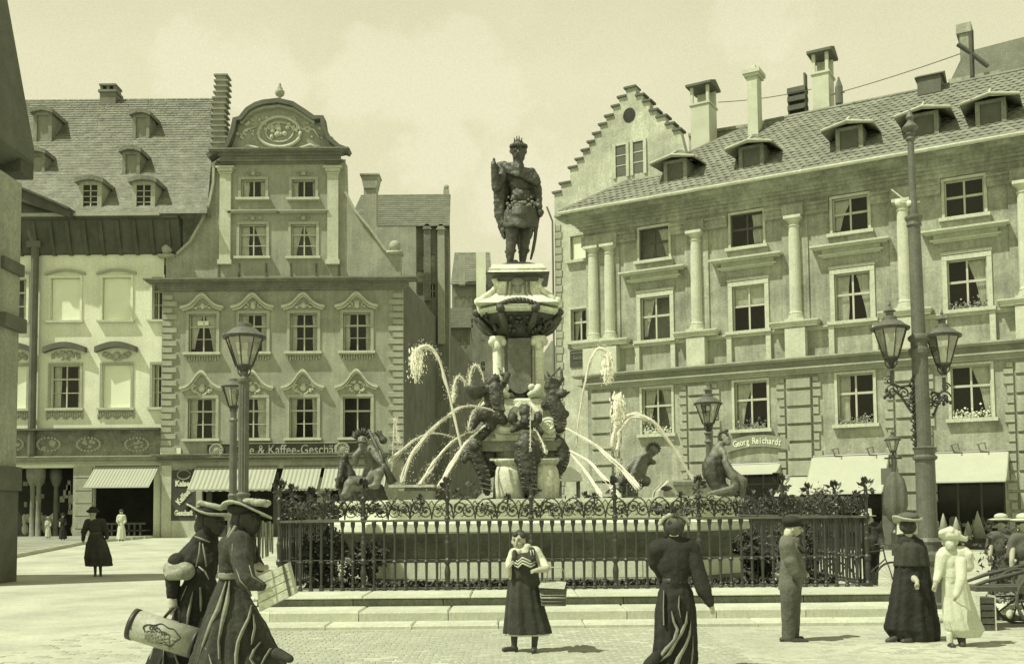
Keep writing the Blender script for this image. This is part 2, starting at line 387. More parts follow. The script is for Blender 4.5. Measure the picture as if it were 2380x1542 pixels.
# ================================================================ ground
def ground():
    m=MB();xs=[-400,-120,-60,-40]+[-30+2*i for i in range(31)]+[40,60,120,400];ys=[-60,-10]+[0+2.5*i for i in range(30)]+[90,140,250,600]
    nx=len(xs)
    for y in ys:
        for x in xs: m.v.append((x,y,gz(x,y)))
    for j in range(len(ys)-1):
        for i in range(nx-1):
            a=j*nx+i;m.f.append((a,a+1,a+nx+1,a+nx))
    return m.build('ground','ground',smooth=True,kind='structure')
ground_o=ground()
# cobbles in the foreground, low relief
def cobbles():
    holder=thing('cobbled_paving',None,None);holder['kind']='structure';del_=[]
    for k in ('label','category'):
        if k in holder: del holder[k]
    meshes=[]
    for q in range(5):
        m=MB();a=.078+R_(-.006,.006);b_=.05+R_(-.004,.004);t=.012
        m.add([(-a,-b_,-.01),(a,-b_,-.01),(a,b_,-.01),(-a,b_,-.01),(-a*.9,-b_*.82,t*.6),(a*.9,-b_*.85,t*.6),(a*.88,b_*.85,t*.6),(-a*.9,b_*.85,t*.6),(0,0,t)],
          [(0,1,5,4),(1,2,6,5),(2,3,7,6),(3,0,4,7),(4,5,8),(5,6,8),(6,7,8),(7,4,8)]);meshes.append(m.mesh('cobble','cobble_stone'))
    st=[]
    y=9.3;row=0
    while y<14.36:
        x=-6+(row%2)*.09
        while x<7.2:
            dens=1 if -4<x<2.5 else .35
            if random.random()<dens*.93: st.append((x+R_(-.008,.008),y+.05*math.sin(x*.9)+R_(-.006,.006),R_(-.004,.003)-(0 if dens==1 else .004)))
            x+=.17
        y+=.112;row+=1
    vis=[p for p in st if abs(p[0]/p[1])<.5 and p[1]>9.6];vis.sort(key=lambda p:p[1]+.15*abs(p[0]+.5))
    near=vis[:300];ns=set(near)
    for p in near: inst('cobble',random.choice(meshes),holder,p,R_(-.08,.08))
    m=MB()
    for p in st:
        if p in ns: continue
        src=random.choice(meshes);vv=[(v.co.x+p[0],v.co.y+p[1],v.co.z+p[2]) for v in src.vertices]
        m.add(vv,[tuple(f.vertices) for f in src.polygons])
    m.build('cobble_field','cobble_stone',holder,kind='stuff')
cobbles()
def left_pavement():
    m=MB();p=[(-13.2,24.5),(-18.2,37),(-20.3,49),(-19.2,54.9),(-60,54.9),(-60,24.5)]
    vs=[(x,y,gz(x,y)-.05) for x,y in p]+[(x,y,gz(x,y)+.13) for x,y in p];n=len(p)
    m.add(vs,[tuple(range(n,2*n))]+[(i,(i+1)%n,(i+1)%n+n,i+n) for i in range(n)])
    o=m.build('left_pavement','paving',kind='structure')
    pts=[(-13.2,24.5),(-18.2,37),(-20.3,49),(-19.2,54.9)]
    for (a,b) in zip(pts[:-1],pts[1:]):
        L=math.dist(a,b);k=int(L/1.1);ang=math.atan2(b[1]-a[1],b[0]-a[0])
        me=MB().box(-.53,.53,-.16,.02,-.2,.0).mesh('kerb_stone','step_stone')
        for i in range(k):
            q=(i+.5)/k;x=a[0]+(b[0]-a[0])*q;y=a[1]+(b[1]-a[1])*q
            inst('kerb_stone',me,o,(x,y,gz(x,y)+.137),ang)
    return o
left_pavement()
m=MB();m.prismz([RP.w(-6,-2.2).xy[:],RP.w(22,-2.2).xy[:],RP.w(22,.1).xy[:],RP.w(-6,.1).xy[:]],-.1,.13)
rpv=m.build('right_pavement','paving',kind='structure')
for i in range(25):
    me=cached('rk',lambda:MB().box(-.53,.53,-.15,.02,-.2,.0).mesh('kerb_stone','step_stone'))
    p=RP.w(-5.5+1.1*i,-2.2);inst('kerb_stone',me,rpv,(p.x,p.y,.138),RP.ang)
# ================================================================ right building
RC=6.0;SH=Vector((-RC,0,0))
rh=thing('town_house','long pale house with half columns between its windows and dormers on a tiled roof','house',RP.w(RC),RP.ang)
COLS=[.58,4.68,8.82,12.94,17.06];WW=1.36
H=[]
for c in COLS:
    for z0,z1 in ((4.92,6.88),(8.97,10.86),(12.46,13.88)): H.append((c-WW/2,c+WW/2,z0,z1))
shops=[(-2.1,-.35,.05,2.95),(3.75,5.75,.05,3.4),(7.35,9.75,.05,3.45),(11.55,13.95,.05,3.45),(16,18.4,.05,3.45),(5.95,6.75,.05,2.85)]
m=wallgrid(MB(),-2.7,21,0,15.1,H+shops[:5]+[shops[5]],0,.26)
m.quad((-2.7,0,0),(-2.7,0,15.1),(-2.7,10,15.1),(-2.7,10,0));m.quad((21,0,0),(21,10,0),(21,10,15.1),(21,0,15.1));m.quad((-2.7,10,0),(-2.7,10,15.1),(21,10,15.1),(21,10,0))
m.build('wall','right_wall',rh,loc=SH)
MB().box(-2.6,20.9,1.2,1.25,0,15).build('interior','interior',rh,loc=SH)
for c in COLS:
    i=COLS.index(c)
    sash_window(rh,c,4.92,WW,1.96,SH,rows=(.62,),curtain=('pair','left','left','right','pair')[i],wood='window_wood',frame=.1,deep=.14,sillw=.22,flowers=True)
    wo=sash_window(rh,c,8.97,WW,1.89,SH,rows=(.56,),curtain=('left','halfblind','pair','right','pair')[i],frame=.17,deep=.12,sillw=.25,flowers=(i==3))
    hd=MB();cornice(hd,-WW/2-.3,WW/2+.3,3.02,[(.07,.52),(.06,.4),(.2,.12),(.05,.24),(.06,.14)],0);hd.box(-WW/2-.2,WW/2+.2,-.08,0,2.1,2.2)
    inst('hood',cached('rhood',lambda:hd.mesh('hood','trim_light')),wo)
    # apron below the first floor window
    ap=MB();ap.box(-.92,-.72,-.16,0,-1.28,-.13);ap.box(.72,.92,-.16,0,-1.28,-.13)
    inst('apron',cached('rap',lambda:ap.mesh('apron','trim_light')),wo)
    sash_window(rh,c,12.46,WW,1.41,SH,rows=(.55,),curtain=('right','right','left',None,'pair')[i],wood='window_dark' if i in(0,1) else 'window_wood',frame=.1,deep=.1,sillw=.25)
    s=MB();cornice(s,c-WW/2-.12,c+WW/2+.12,12.32,[(.28,.08),(.08,.14)]);s.build('window_apron','right_wall',rh,loc=SH)
# arched awning blinds / string course
m=MB();cornice(m,-2.72,21,8.86,[(.05,.16),(.08,.08)]);m.build('string_course','trim_light',rh,loc=SH)
m=MB();cornice(m,-2.8,21,7.66,[(.06,.5),(.07,.42),(.26,.12),(.06,.34),(.1,.16),(.1,.08)]);m.build('belt_cornice','right_block',rh,loc=SH)
PX_=[-2.29,-1.5,2.5,6.64,10.78,14.92,19.06]
def colmesh():
    m=MB();r=.235
    prof=[(.33,0),(.33,.09),(.30,.1),(.30,.17),(.26,.2),(.28,.24),(.26,.28),(r,.32),(r,1.6),(r*.97,2.8),(r*.88,3.75),(.24,3.77),(.24,3.81),(r*.88,3.83),(r*.88,3.95),(.27,4.02),(.3,4.06)]
    vs=[]
    m.lathe(prof,20);m.box(-.34,.34,-.34,.1,4.06,4.18);m.box(-.38,.38,-.38,.1,-.1,.0)
    return m.mesh('half_column','pilaster',False)
cm_=colmesh()
for p in cm_.polygons: p.use_smooth=(len(p.vertices)==4 and abs(p.normal.z)<.5 and p.area>.02 and False)
for x in PX_: inst('half_column',cm_,rh,SH+Vector((x,-.13,9.2)))
for x in PX_[2:]:
    m=MB();m.box(x-.52,x+.52,-.07,0,9.05,13.4);m.build('pilaster_backing','right_wall',rh,loc=SH)
m=MB();m.box(-2.68,-1.05,-.07,0,9.05,13.4);m.build('pilaster_backing','right_wall',rh,loc=SH)
for a,b in [(-2.72,-1.1)]+[(x-.4,x+.4) for x in PX_[2:]]:
    m=MB();m.box(a,b,-.42,0,7.66,8.85);cornice(m,a-.02,b+.02,9.12,[(.06,.55),(.08,.5),(.1,.46)]);m.build('pedestal','pilaster',rh,loc=SH)
# entablature, broken by the top windows
segs=[];xs=[-2.75]
for c in COLS: segs.append((xs[-1],c-WW/2-.12));xs.append(c+WW/2+.12)
segs.append((xs[-1],21))
m=MB()
for a,b in segs:
    m.box(a,b,-.16,0,13.4,13.56);m.box(a,b,-.2,0,13.56,13.74);m.box(a,b,-.3,0,13.74,13.82)
    m.box(a,b,-.1,0,13.82,14.0)
for x in PX_[2:]: m.box(x-.42,x+.42,-.36,-.1,13.38,13.84)
m.box(-2.75,-1.05,-.36,-.1,13.38,13.84)
m.build('architrave','right_wall',rh,loc=SH)
m=MB();m.box(-2.75,21,-.12,.03,14.0,14.35);cornice(m,-2.75,21,14.82,[(.07,1.02),(.1,.92),(.08,.6),(.12,.42),(.12,.3),(.14,.18)]);m.build('eaves_cornice','right_wall',rh,loc=SH)
for sp in range(12):
    x=-2.2+sp*2.0
m=MB();m.tube([(-3.45,-1.14,14.84),(21,-1.14,14.84)],.08,8);m.build('gutter','trim_light',rh,loc=SH)
# rusticated piers: every block a part
bm={}
def block(w,h,d=.1): return cached(('blk',round(w,2),round(h,2),d),lambda:MB().add([(-w/2,0,0),(w/2,0,0),(w/2,0,h),(-w/2,0,h),(-w/2+.03,-d,.03),(w/2-.03,-d,.03),(w/2-.03,-d,h-.03),(-w/2+.03,-d,h-.03)],[(4,5,6,7),(0,1,5,4),(1,2,6,5),(2,3,7,6),(3,0,4,7)]).mesh('block','right_block'))
for x in [-2.0]+PX_[2:]:
    z=.15;k=0
    while z<6.95:
        hh=min(.68,6.95-z)
        inst('block',block(1.0,hh-.05,.14),rh,SH+Vector((x,0,z)))
        for s in (-1,1):
            if s<0 and x<-1.9: continue
            inst('block',block(.36 if k%2 else .26,hh/2-.04,.09),rh,SH+Vector((x+s*(.72 if k%2 else .67),0,z)))
            inst('block',block(.26 if k%2 else .36,hh/2-.04,.09),rh,SH+Vector((x+s*(.67 if k%2 else .72),0,z+hh/2)))
        z+=.7;k+=1
# shop fronts
for i,(a,b,c,d) in enumerate(shops):
    m=MB();t=.07
    m.box(a,a+t,.1,.17,c,d);m.box(b-t,b,.1,.17,c,d);m.box(a+t,b-t,.1,.17,d-t,d);m.box(a+t,b-t,.1,.17,c,c+.5)
    n=2 if b-a<1.2 else 3
    for k in range(1,n): x=a+(b-a)*k/n;m.box(x-.03,x+.03,.105,.165,c+.5,d-t)
    m.box(a+t,b-t,.11,.16,d-.75,d-.68)
    sf=m.build('shop_front','wood_dark',rh,loc=SH)
    MB().quad((a+t,.13,c+.5),(b-t,.13,c+.5),(b-t,.13,d-t),(a+t,.13,d-t)).build('pane','window_glass',sf)
    m=MB()
    for k in range(26):
        x=R_(a+.15,b-.15);z=c+.55+R_(0,.5);m.box(x,x+R_(.08,.2),.3,.42,z,z+R_(.1,.35))
    m.build('window_display',random.choice(['curtain','sign_mid','pattern_cloth']),sf)
# roof
ez,ey,rz_,ry=14.86,-1.1,19.45,5.0;XL,XR,RS=-3.42,21.0,3.6
m=MB();m.quad((XL,ey,ez),(XR,ey,ez),(XR,ry,rz_),(RS,ry,rz_));m.quad((XL,ey,ez),(RS,ry,rz_),(XL,10.6,ez));m.quad((RS,ry,rz_),(XR,ry,rz_),(XR,10.8,ez),(XL,10.6,ez))
m.quad((XL,ey,ez-.04),(XL,10.6,ez-.04),(XR,10.8,ez-.04),(XR,ey,ez-.04))
rf=m.build('roof','roof_tile',rh,loc=SH)
m=MB();m.tube([(RS,ry,rz_+.03),(XR,ry,rz_+.03)],.11,6);m.tube([(XL,ey,ez+.03),(RS,ry,rz_+.03)],.11,6);m.build('ridge_tiles','roof_tile',rf)
sl=math.hypot(ry-ey,rz_-ez);ang=math.atan2(rz_-ez,ry-ey)
def tile():
    w,l=.30,.44;m=MB();vs=[];n=4
    for yy,zz in ((0,.035),(l,.0)):
        for i in range(n+1):
            x=-w/2+w*i/n;vs.append((x,yy,zz+.025*math.sin(math.pi*i/n)))
    for i in range(n+1):
        x=-w/2+w*i/n;vs.append((x,0,-.01))
    fs=[(i,i+1,n+2+i,n+1+i) for i in range(n)]+[(2*n+2+i,2*n+3+i,i+1,i) for i in range(n)]
    return m.add(vs,fs).mesh('tile','roof_tile')
tme=tile();tiles=[]
nrow=int(sl/.34);
for r in range(nrow):
    t=r*.34/sl;yl=ey+(ry-ey)*t;zl=ez+(rz_-ez)*t;x0=XL+(RS-XL)*t+.15;x=x0+(r%2)*.15
    while x<20.5:
        tiles.append((x,yl-.03,zl+.02));x+=.305
def dist(p): 
    q=RP.w(p[0],p[1]);return q.length
tiles.sort(key=lambda p:abs(p[0]-13.2)*1.0+max(0,(p[1]))*1.2)
for p in tiles[:300]: inst('tile',tme,rf,p,rot=(ang+R_(-.02,.02),0,R_(-.03,.03)))
m=MB();rot=Matrix.Rotation(ang,3,'X');base=[rot@v.co for v in tme.vertices];pf=[tuple(f.vertices) for f in tme.polygons]
for p in tiles[300:]:
    j=Vector((R_(-.01,.01),0,R_(-.012,.012)));m.add([b+Vector(p)+j for b in base],pf)
m.build('tile_field','roof_tile',rf,kind='stuff')
# dormers
for u,v in ((1572,390),(1748,365),(1975,325),(2148,285),(2302,252)):
    lx,_=RP.off(.15).f(u,v)
    zb,zt=15.65,16.66;y0=-.05
    d=MB()
    d.box(lx-.52,lx-.36,y0,y0+.1,zb,zt);d.box(lx+.36,lx+.52,y0,y0+.1,zb,zt);d.box(lx-.36,lx+.36,y0,y0+.1,zt-.12,zt);d.box(lx-.36,lx+.36,y0,y0+.1,zb,zb+.1)
    d.quad((lx-.5,y0+.1,zb),(lx-.5,y0+.1,zt),(lx-.5,1.4,zt),(lx-.5,1.2,zb+.9));d.quad((lx+.5,y0+.1,zb),(lx+.5,1.2,zb+.9),(lx+.5,1.4,zt),(lx+.5,y0+.1,zt))
    dn=d.build('dormer','roof_tile',rh,loc=SH)
    MB().quad((lx-.36,y0+.06,zb+.1),(lx+.36,y0+.06,zb+.1),(lx+.36,y0+.06,zt-.12),(lx-.36,y0+.06,zt-.12)).build('shutter','trim_dark',dn)
    # flared hipped roof as a thick sheet
    hw=1.0;r=MB();zp=17.36
    A=[(lx-hw,y0-.38,zt-.1),(lx,y0-.42,zt+.06),(lx+hw,y0-.38,zt-.1)]
    B=[(lx-.45,y0+.1,zt+.22),(lx,y0+.15,zt+.4),(lx+.45,y0+.1,zt+.22)]
    Pk=(lx,.75,zp-.06);Bk=[(lx-hw*1.0,1.35,zt+.02),(lx,1.95,zp),(lx+hw*1.0,1.35,zt+.02)]
    vs=A+B+[Pk]+Bk;fs=[(0,1,4,3),(1,2,5,4),(3,4,6),(4,5,6),(0,3,6,8,7),(2,9,8,6,5)]
    vs2=[(x,y,z-.07) for x,y,z in vs]
    r.add(vs,fs);r.add(vs2,[tuple(reversed(f)) for f in fs]);k=len(vs);r.add(vs+vs2,[(0,k,k+1,1),(1,k+1,k+2,2),(7,k+7,k,0),(2,k+2,k+9,9)])
    r.build('dormer_roof','roof_tile',dn)
    e=MB();e.tube([(lx-hw,y0-.38,zt-.1),(lx,y0-.42,zt+.1),(lx+hw,y0-.38,zt-.1)],.05,6);e.tube([(lx,y0-.4,zt+.1),(lx,y0+.15,zt+.43),Pk,(lx,1.95,zp)],.05,6);e.build('lead_edge','trim_light',dn)
# chimneys on the right roof
def chimney(off,uL,uR,vB,vT,dep,kind,name='chimney',mt='plaster_chimney'):
    p=RP.off(off);x0,zt=p.f(uL,vT);x1,_=p.f(uR,vT);_,zb=p.f((uL+uR)/2,vB)
    x1=x0+(x1-x0)*.66 ;m=MB();y0=off;y1=off+dep
    if kind=='open':      # openings under a tilted slab
        hz=zt-.95
        m.box(x0,x1,y0,y1,zb-1.2,hz);m.box(x0-.06,x1+.06,y0-.06,y1+.06,hz,hz+.1)
        for a,b in ((x0,x0+.14),(x1-.14,x1)): m.box(a,b,y0,y0+.14,hz+.1,zt);m.box(a,b,y1-.14,y1,hz+.1,zt)
        m.box(x0+.14,x1-.14,y1-.12,y1,hz+.1,zt)
        c=m.build(name,mt,rh,loc=SH)
        MB().prismx([(y0-.2,zt),(y1+.2,zt+.02),(y1+.2,zt+.12),((y0+y1)/2,zt+.42),(y0-.2,zt+.12)],x0-.18,x1+.18).build('chimney_cap','trim_dark',c)
    elif kind=='tall':
        m.box(x0,x1,y0,y1,zb-1.2,zt-.3);m.box(x0-.1,x1+.1,y0-.1,y1+.1,zt-.3,zt-.18);m.box(x0-.16,x1+.16,y0-.16,y1+.16,zt-.18,zt);m.box(x0+.1,x1-.1,y0+.1,y1-.1,zt,zt+.25)
        m.build(name,mt,rh,loc=SH)
    else:
        m.box(x0,x1,y0,y1,zb-1.2,zt-1.0);m.box(x0-.08,x1+.08,y0-.08,y1+.08,zt-1.9,zt-1.8)
        c=m.build(name,mt,rh,loc=SH)
        h=MB();h.box(x0-.15,x1+.15,y0-.15,y1+.15,zt-1,zt-.25);h.prismx([(y0-.25,zt-.25),(y1+.25,zt-.25),((y0+y1)/2,zt+.1)],x0-.25,x1+.25);h.build('chimney_cap','trim_dark',c)
chimney(7.5,1603,1668,300,205,1.2,'open');chimney(3.6,1734,1770,330,165,.7,'tall');chimney(5.2,1885,1943,262,128,1.1,'open');chimney(4.4,2140,2196,255,170,1.0,'hood')
p=RP.off(6);x0,zt=p.f(1828,205);x1,_=p.f(1870,205);m=MB();zb=19
for k in range(5): m.box(x0,x1,6,6.6,zt-.25-k*.42,zt-.02-k*.42)
m.box(x0,x0+.08,6.1,6.5,zb,zt);m.box(x1-.08,x1,6.1,6.5,zb,zt+.6);m.box(x0+.1,x1-.1,6.3,6.5,zb,zt);m.build('roof_vent','trim_dark',rh,loc=SH)
# rear parapet seen over the hip
p=RP.off(9);a,za=p.f(1600,318);b_,zb_=p.f(1775,290);m=MB();m.prism([(a,za-4),(b_,zb_-4),(b_,zb_),(a,za)],9,9.4);m.prism([(a,za),(b_,zb_),(b_,zb_+.15),(a,za+.15)],8.9,9.5)
m.build('rear_parapet','right_wall',rh,loc=SH)
# roof mast with insulators
p=RP.off(5.3);mx,mt_=p.f(1948,180);m=MB();m.tube([(mx,5.3,18.9),(mx,5.3,mt_)],.04,6);m.box(mx-.35,mx+.25,5.26,5.34,mt_-.75,mt_-.68);m.lathe([(.05,0),(.17,.15),(.17,.9),(.05,1.3)],8,mx,5.3,19.6)
m.build('roof_mast','steel',rh,loc=SH)
def cable(a,b,sag,n=14,r=.02,name='overhead_wire',label='',cat='wire'):
    m=MB();m.tube([a.lerp(b,i/n)-Vector((0,0,sag*4*(i/n)*(1-i/n))) for i in range(n+1)],r,5)
    return tag(m.build(name,'steel'),label,cat)
wa=RP.w(mx,5.3,mt_-.7);wb=W(2232,125,36)
cable(wa,wb,.05,label='thin wire rising from the roof mast to the far upper right roof')
cable(W(1668,238,47),W(1885,208,46),.1,label='thin wire between the leftmost open chimney and the tall white one')
# far house top right with hazy roof and trestle
q=RP.off(15);P1=[q.f(u,v) for u,v in ((2195,215),(2240,122),(2379,86),(2500,50),(2500,260),(2200,260))]
fh=thing('distant_house','hazy tiled house roof rising behind the far right end of the roofs','house',q.w(20),RP.ang)
m=MB();m.prism([(a-20,z) for a,z in P1],0,6);m.build('roof','roof_tile',fh)
m=MB();bx=[q.f(u,v) for u,v in ((2205,190),(2330,166),(2330,195),(2205,216))];m.prism([(a-20,z) for a,z in bx],-.3,-.05);m.build('wall','right_wall',fh)
c0,cz0=q.f(2225,115);c1,cz1=q.f(2243,35);m=MB();m.box(c0-20,c1-20,1,2,cz0-2,cz1);m.box(c0-20-.15,c1-20+.15,.9,2.1,cz1-.5,cz1);m.build('chimney','right_wall',fh)
m=MB();T=lambda u,v:(q.f(u,v)[0]-20,-1.2,q.f(u,v)[1])
m.tube([T(2262,95),T(2265,200)],.12,5);m.tube([T(2232,125),T(2262,145),T(2300,175)],.12,5);m.build('trestle','wood_dark',fh)
# signs on the right house
def arc_sign():
    s=thing('shop_sign','dark arched name board with pale lettering above the small white awning','sign',RP.w(4.95,-.12,4.28),RP.ang)
    m=MB();n=16;pts=[]
    for i in range(n+1):
        x=-1.15+2.3*i/n;pts.append((x,.17+.22*math.cos(x/1.15*1.3)))
    for i in range(n,-1,-1):
        x=-1.15+2.3*i/n;pts.append((x,-.3+.22*math.cos(x/1.15*1.3)))
    m.prism(pts,-.03,.04);m.build('board','sign_mid',s)
    m=MB()
    for sg in (-1,1): m.prism([(sg*1.15,-.25),(sg*1.32,-.33),(sg*1.3,.1),(sg*1.12,.22)],-.02,.05)
    m.build('scroll_end','sign_mid',s)
    letters='Georg Reichardt';tot=len(letters)
    for i,ch in enumerate(letters):
        if ch==' ':continue
        x=-.98+1.96*(i+.5)/tot;z=-.07+.22*math.cos(x/1.15*1.3)
        text(ch,.37,s,(x,-.045,z),ext=.008,rot=(math.pi/2,math.atan(.25*math.sin(x/1.15*1.3)),0),sx=.72,bold=.008)
arc_sign()
# awnings on the right
def awning(name,label,x0,x1,zt,zb,proj,mt,plane=RP,base=None,stripes=0,scallop=False,drop=0,cat='awning',group=None,sag=.12,side=True):
    cx=(x0+x1)/2;t=thing(name,label,cat,plane.w(cx,0,zt),plane.ang,group)
    nx=24 if stripes else 10;ny=8;hw=(x1-x0)/2;m=MB();vs=[]
    def pt(i,j,dz=0):
        x=-hw+2*hw*i/nx;q=j/ny;return (x,-.05-proj*q,(zb-zt)*q-sag*math.sin(math.pi*q)+dz)
    for d in (0,-.03):
        for j in range(ny+1):
            for i in range(nx+1): vs.append(pt(i,j,d))
    K=(nx+1)*(ny+1);fs=[]
    for j in range(ny):
        for i in range(nx):
            a=j*(nx+1)+i;fs.append((a,a+nx+1,a+nx+2,a+1));fs.append((K+a,K+a+1,K+a+nx+2,K+a+nx+1))
    for i in range(nx):
        a=ny*(nx+1)+i;fs.append((a,K+a,K+a+1,a+1))
    m.add(vs,fs);m.build('canvas',mt,t,smooth=True)
    if stripes:
        s=MB()
        for k in range(stripes):
            a=-hw+2*hw*(k+.25)/stripes;b=a+hw/stripes*.75
            for j in range(ny):
                pa=(-.05-proj*j/ny);pb=(-.05-proj*(j+1)/ny);za=(zb-zt)*j/ny-sag*math.sin(math.pi*j/ny)+.008;zc=(zb-zt)*(j+1)/ny-sag*math.sin(math.pi*(j+1)/ny)+.008
                s.quad((a,pa,za),(a,pb,zc),(b,pb,zc),(b,pa,za))
        s.build('stripe','awning_stripe',t,kind='stuff')
    if side:
        for sg in (-1,1):
            c=MB();pts=[(-.05,0)]+[pt(0,j)[1:] for j in range(1,ny+1)]+[(-.05,(zb-zt)*.95)]
            c.prismx(pts,sg*hw-.012,sg*hw+.012);c.build('side_cloth',mt,t)
    f=MB();f.tube([(-hw,-.05-proj,zb-zt-.04),(hw,-.05-proj,zb-zt-.04)],.03,6);f.tube([(-hw,-.05,0),(hw,-.05,0)],.04,6)
    f.build('roller','steel',t)
    if drop:
        v=MB();n=nx
        for i in range(n):
            a=-hw+2*hw*i/n;b=-hw+2*hw*(i+1)/n;v.box(a+.005,b-.005,-.07-proj,-.055-proj,zb-zt-drop*(.75+.25*((i%2))),zb-zt-.02)
        v.build('valance',mt,t)
    return t
awning('shop_awning','big white awning left of the tall lamp post',7.1,9.98,3.72,2.24,1.6,'awning_white')
awning('shop_awning','big white awning right of the tall lamp post with its side cloth',11.5,14.1,3.68,2.58,1.6,'awning_white')
awning('shop_awning','small white awning directly under the arched name board',3.75,5.85,3.5,3.08,1.2,'awning_white')
awning('shop_awning','narrow pale awning squeezed between two wider white awnings',5.9,6.9,2.98,2.2,1.2,'awning_white')
for x,lb in ((7.9,'left iron bracket on the wall above the white awning left of the tall lamp'),(9.2,'right iron bracket on the wall above the white awning left of the tall lamp'),(12.2,'left iron bracket on the wall above the white awning right of the tall lamp'),(13.1,'right iron bracket on the wall above the white awning right of the tall lamp')):
    a=thing('wall_bracket',lb,'bracket',RP.w(x,-.02,3.95),RP.ang,'iron brackets above the awnings')
    MB().tube([(0,0,0),(0,-.2,.0),(.25,-.25,.05),(.3,-.25,-.2)],.03,6).build('arm','steel',a)
# ================================================================ stepped gable house
SP=RP.off(1.0);SC=-2.0
sg=thing('stepped_gable_house','pale house with a stepped gable and round hole beside the tall bronze statue','house',SP.w(SC),SP.ang);S2=Vector((-SC,0,0))
tips=[(5,800),(50,740),(110,635),(155,580),(195,520),(235,465),(270,410),(310,350),(350,295),(395,230),(435,170),(480,110)]
rt=[(545,110),(590,150),(635,190),(680,250),(740,290),(790,340),(835,380)]
def cz3(p): return SP.f((1900+p[0]*.5188)*.6768,(250+p[1]*.5188)*.6768)
poly=[];L3=[cz3(p) for p in tips]
x0=L3[0][0]
poly.append((x0,14.4))
for i,(x,z) in enumerate(L3):
    poly.append((x,z));nx_=L3[i+1][0] if i+1<len(L3) else cz3(rt[0])[0];poly.append((nx_,z))
R3=[cz3(p) for p in rt]
for i in range(1,len(R3)):
    poly.append((R3[i-1][0],R3[i][1]));poly.append((R3[i][0],R3[i][1]))
poly.append((R3[-1][0]+.9,14.4))
rx=R3[-1][0]+.9
m=MB();m.prism([(x,z) for x,z in poly],0,.45)
m.build('gable','stepped_wall',sg,loc=S2)
cap=MB()
for i,(x,z) in enumerate(L3):
    nx_=L3[i+1][0] if i+1<len(L3) else R3[0][0]
    cap.box(x-.09,nx_+.02,-.1,.55,z,z+.09)
for i in range(1,len(R3)): cap.box(R3[i-1][0]-.02,R3[i][0]+.1,-.1,.55,R3[i][1],R3[i][1]+.09)
cap.build('step_coping','trim_dark',sg,loc=S2)
hs=[(-4.05+.02,-2.85,13.2,14.85-.0),(-4.05,-3.0,9.4,10.9)]
hs=[(-3.95,-2.95,13.22,14.35),(-3.98,-3.1,9.45,10.93)]
m=wallgrid(MB(),x0,rx,0,14.4,hs,0,.22);m.quad((x0,0,0),(x0,0,14.4),(x0,12,14.4),(x0,12,0));m.build('wall','stepped_wall',sg,loc=S2)
MB().box(-4.4,-1,.9,.95,5,14.3).build('interior','interior',sg,loc=S2)
sash_window(sg,-3.45,13.22,1.0,1.13,S2,rows=(.5,),curtain='blind',frame=.1,sillw=.2)
sash_window(sg,-3.54,9.45,.88,1.48,S2,rows=(.6,),curtain='pair',frame=.1,sillw=.2)
for (uL,uR,vT,vB) in ((1432,1455,336,411),(1472.5,1495,327,403)):
    a,zb=SP.f(uL,vB);b2,zt=SP.f(uR,vT)
    m=MB();m.box(a,b2,-.02,0,zb,zt);wd=m.build('window','trim_dark',sg,loc=S2)
    f=MB();f.box(a-.14,a,-.08,.0,zb-.1,zt+.1);f.box(b2,b2+.14,-.08,.0,zb-.1,zt+.1);f.box(a,b2,-.06,-.0,zt,zt+.1)
    for k in (1,2): f.box(a,b2,-.04,-.021,zb+(zt-zb)*k/3-.02,zb+(zt-zb)*k/3+.02)
    f.build('frame','trim_light',wd)
ox,oz=SP.f(1462,268);m=MB();m.add([(ox+.3*math.cos(k*math.pi/8),-.02,oz+.34*math.sin(k*math.pi/8)) for k in range(16)],[tuple(reversed(range(16)))]);m.build('round_opening','interior',sg,loc=S2)
m=MB();pk=cz3((510,105));m.quad((x0+.2,.45,15.9),(pk[0],.45,pk[1]-.9),(pk[0],12,pk[1]-.9),(x0+.2,12,15.9));m.quad((pk[0],.45,pk[1]-.9),(rx,.45,16.3),(rx,12,16.3),(pk[0],12,pk[1]-.9));m.build('roof','roof_tile',sg,loc=S2)
# quoins on its left edge, plaque, pipe
z=.3
while z<15:
    inst('quoin',block(.3 if int(z/.34)%2 else .42,.31,.05),sg,S2+Vector((x0+.2,0,z)));z+=.36
m=MB();m.tube([(x0-.06,-.1,.2),(x0-.06,-.1,15.2),(x0-.3,-.2,15.9)],.05,6);m.build('downpipe','steel',sg,loc=S2)
m=MB();m.box(-4.1,-2.7,-.16,0,9.12,9.22);m.build('ledge','trim_dark',sg,loc=S2)
pq=thing('street_plaque','small dark wall plaque high on the stepped gable house left of a water jet','plaque',SP.w(-3.62,-.03,8.62),SP.ang)
MB().box(-.42,.42,-.03,.03,-.36,.36).build('board','sign_dark',pq);MB().box(-.38,.38,-.036,-.031,.28,.31).build('border','sign_mid',pq)
text('Sattler',.24,pq,(.06,-.05,.05),ext=.006,mt='sign_mid')
m=MB();a=RP
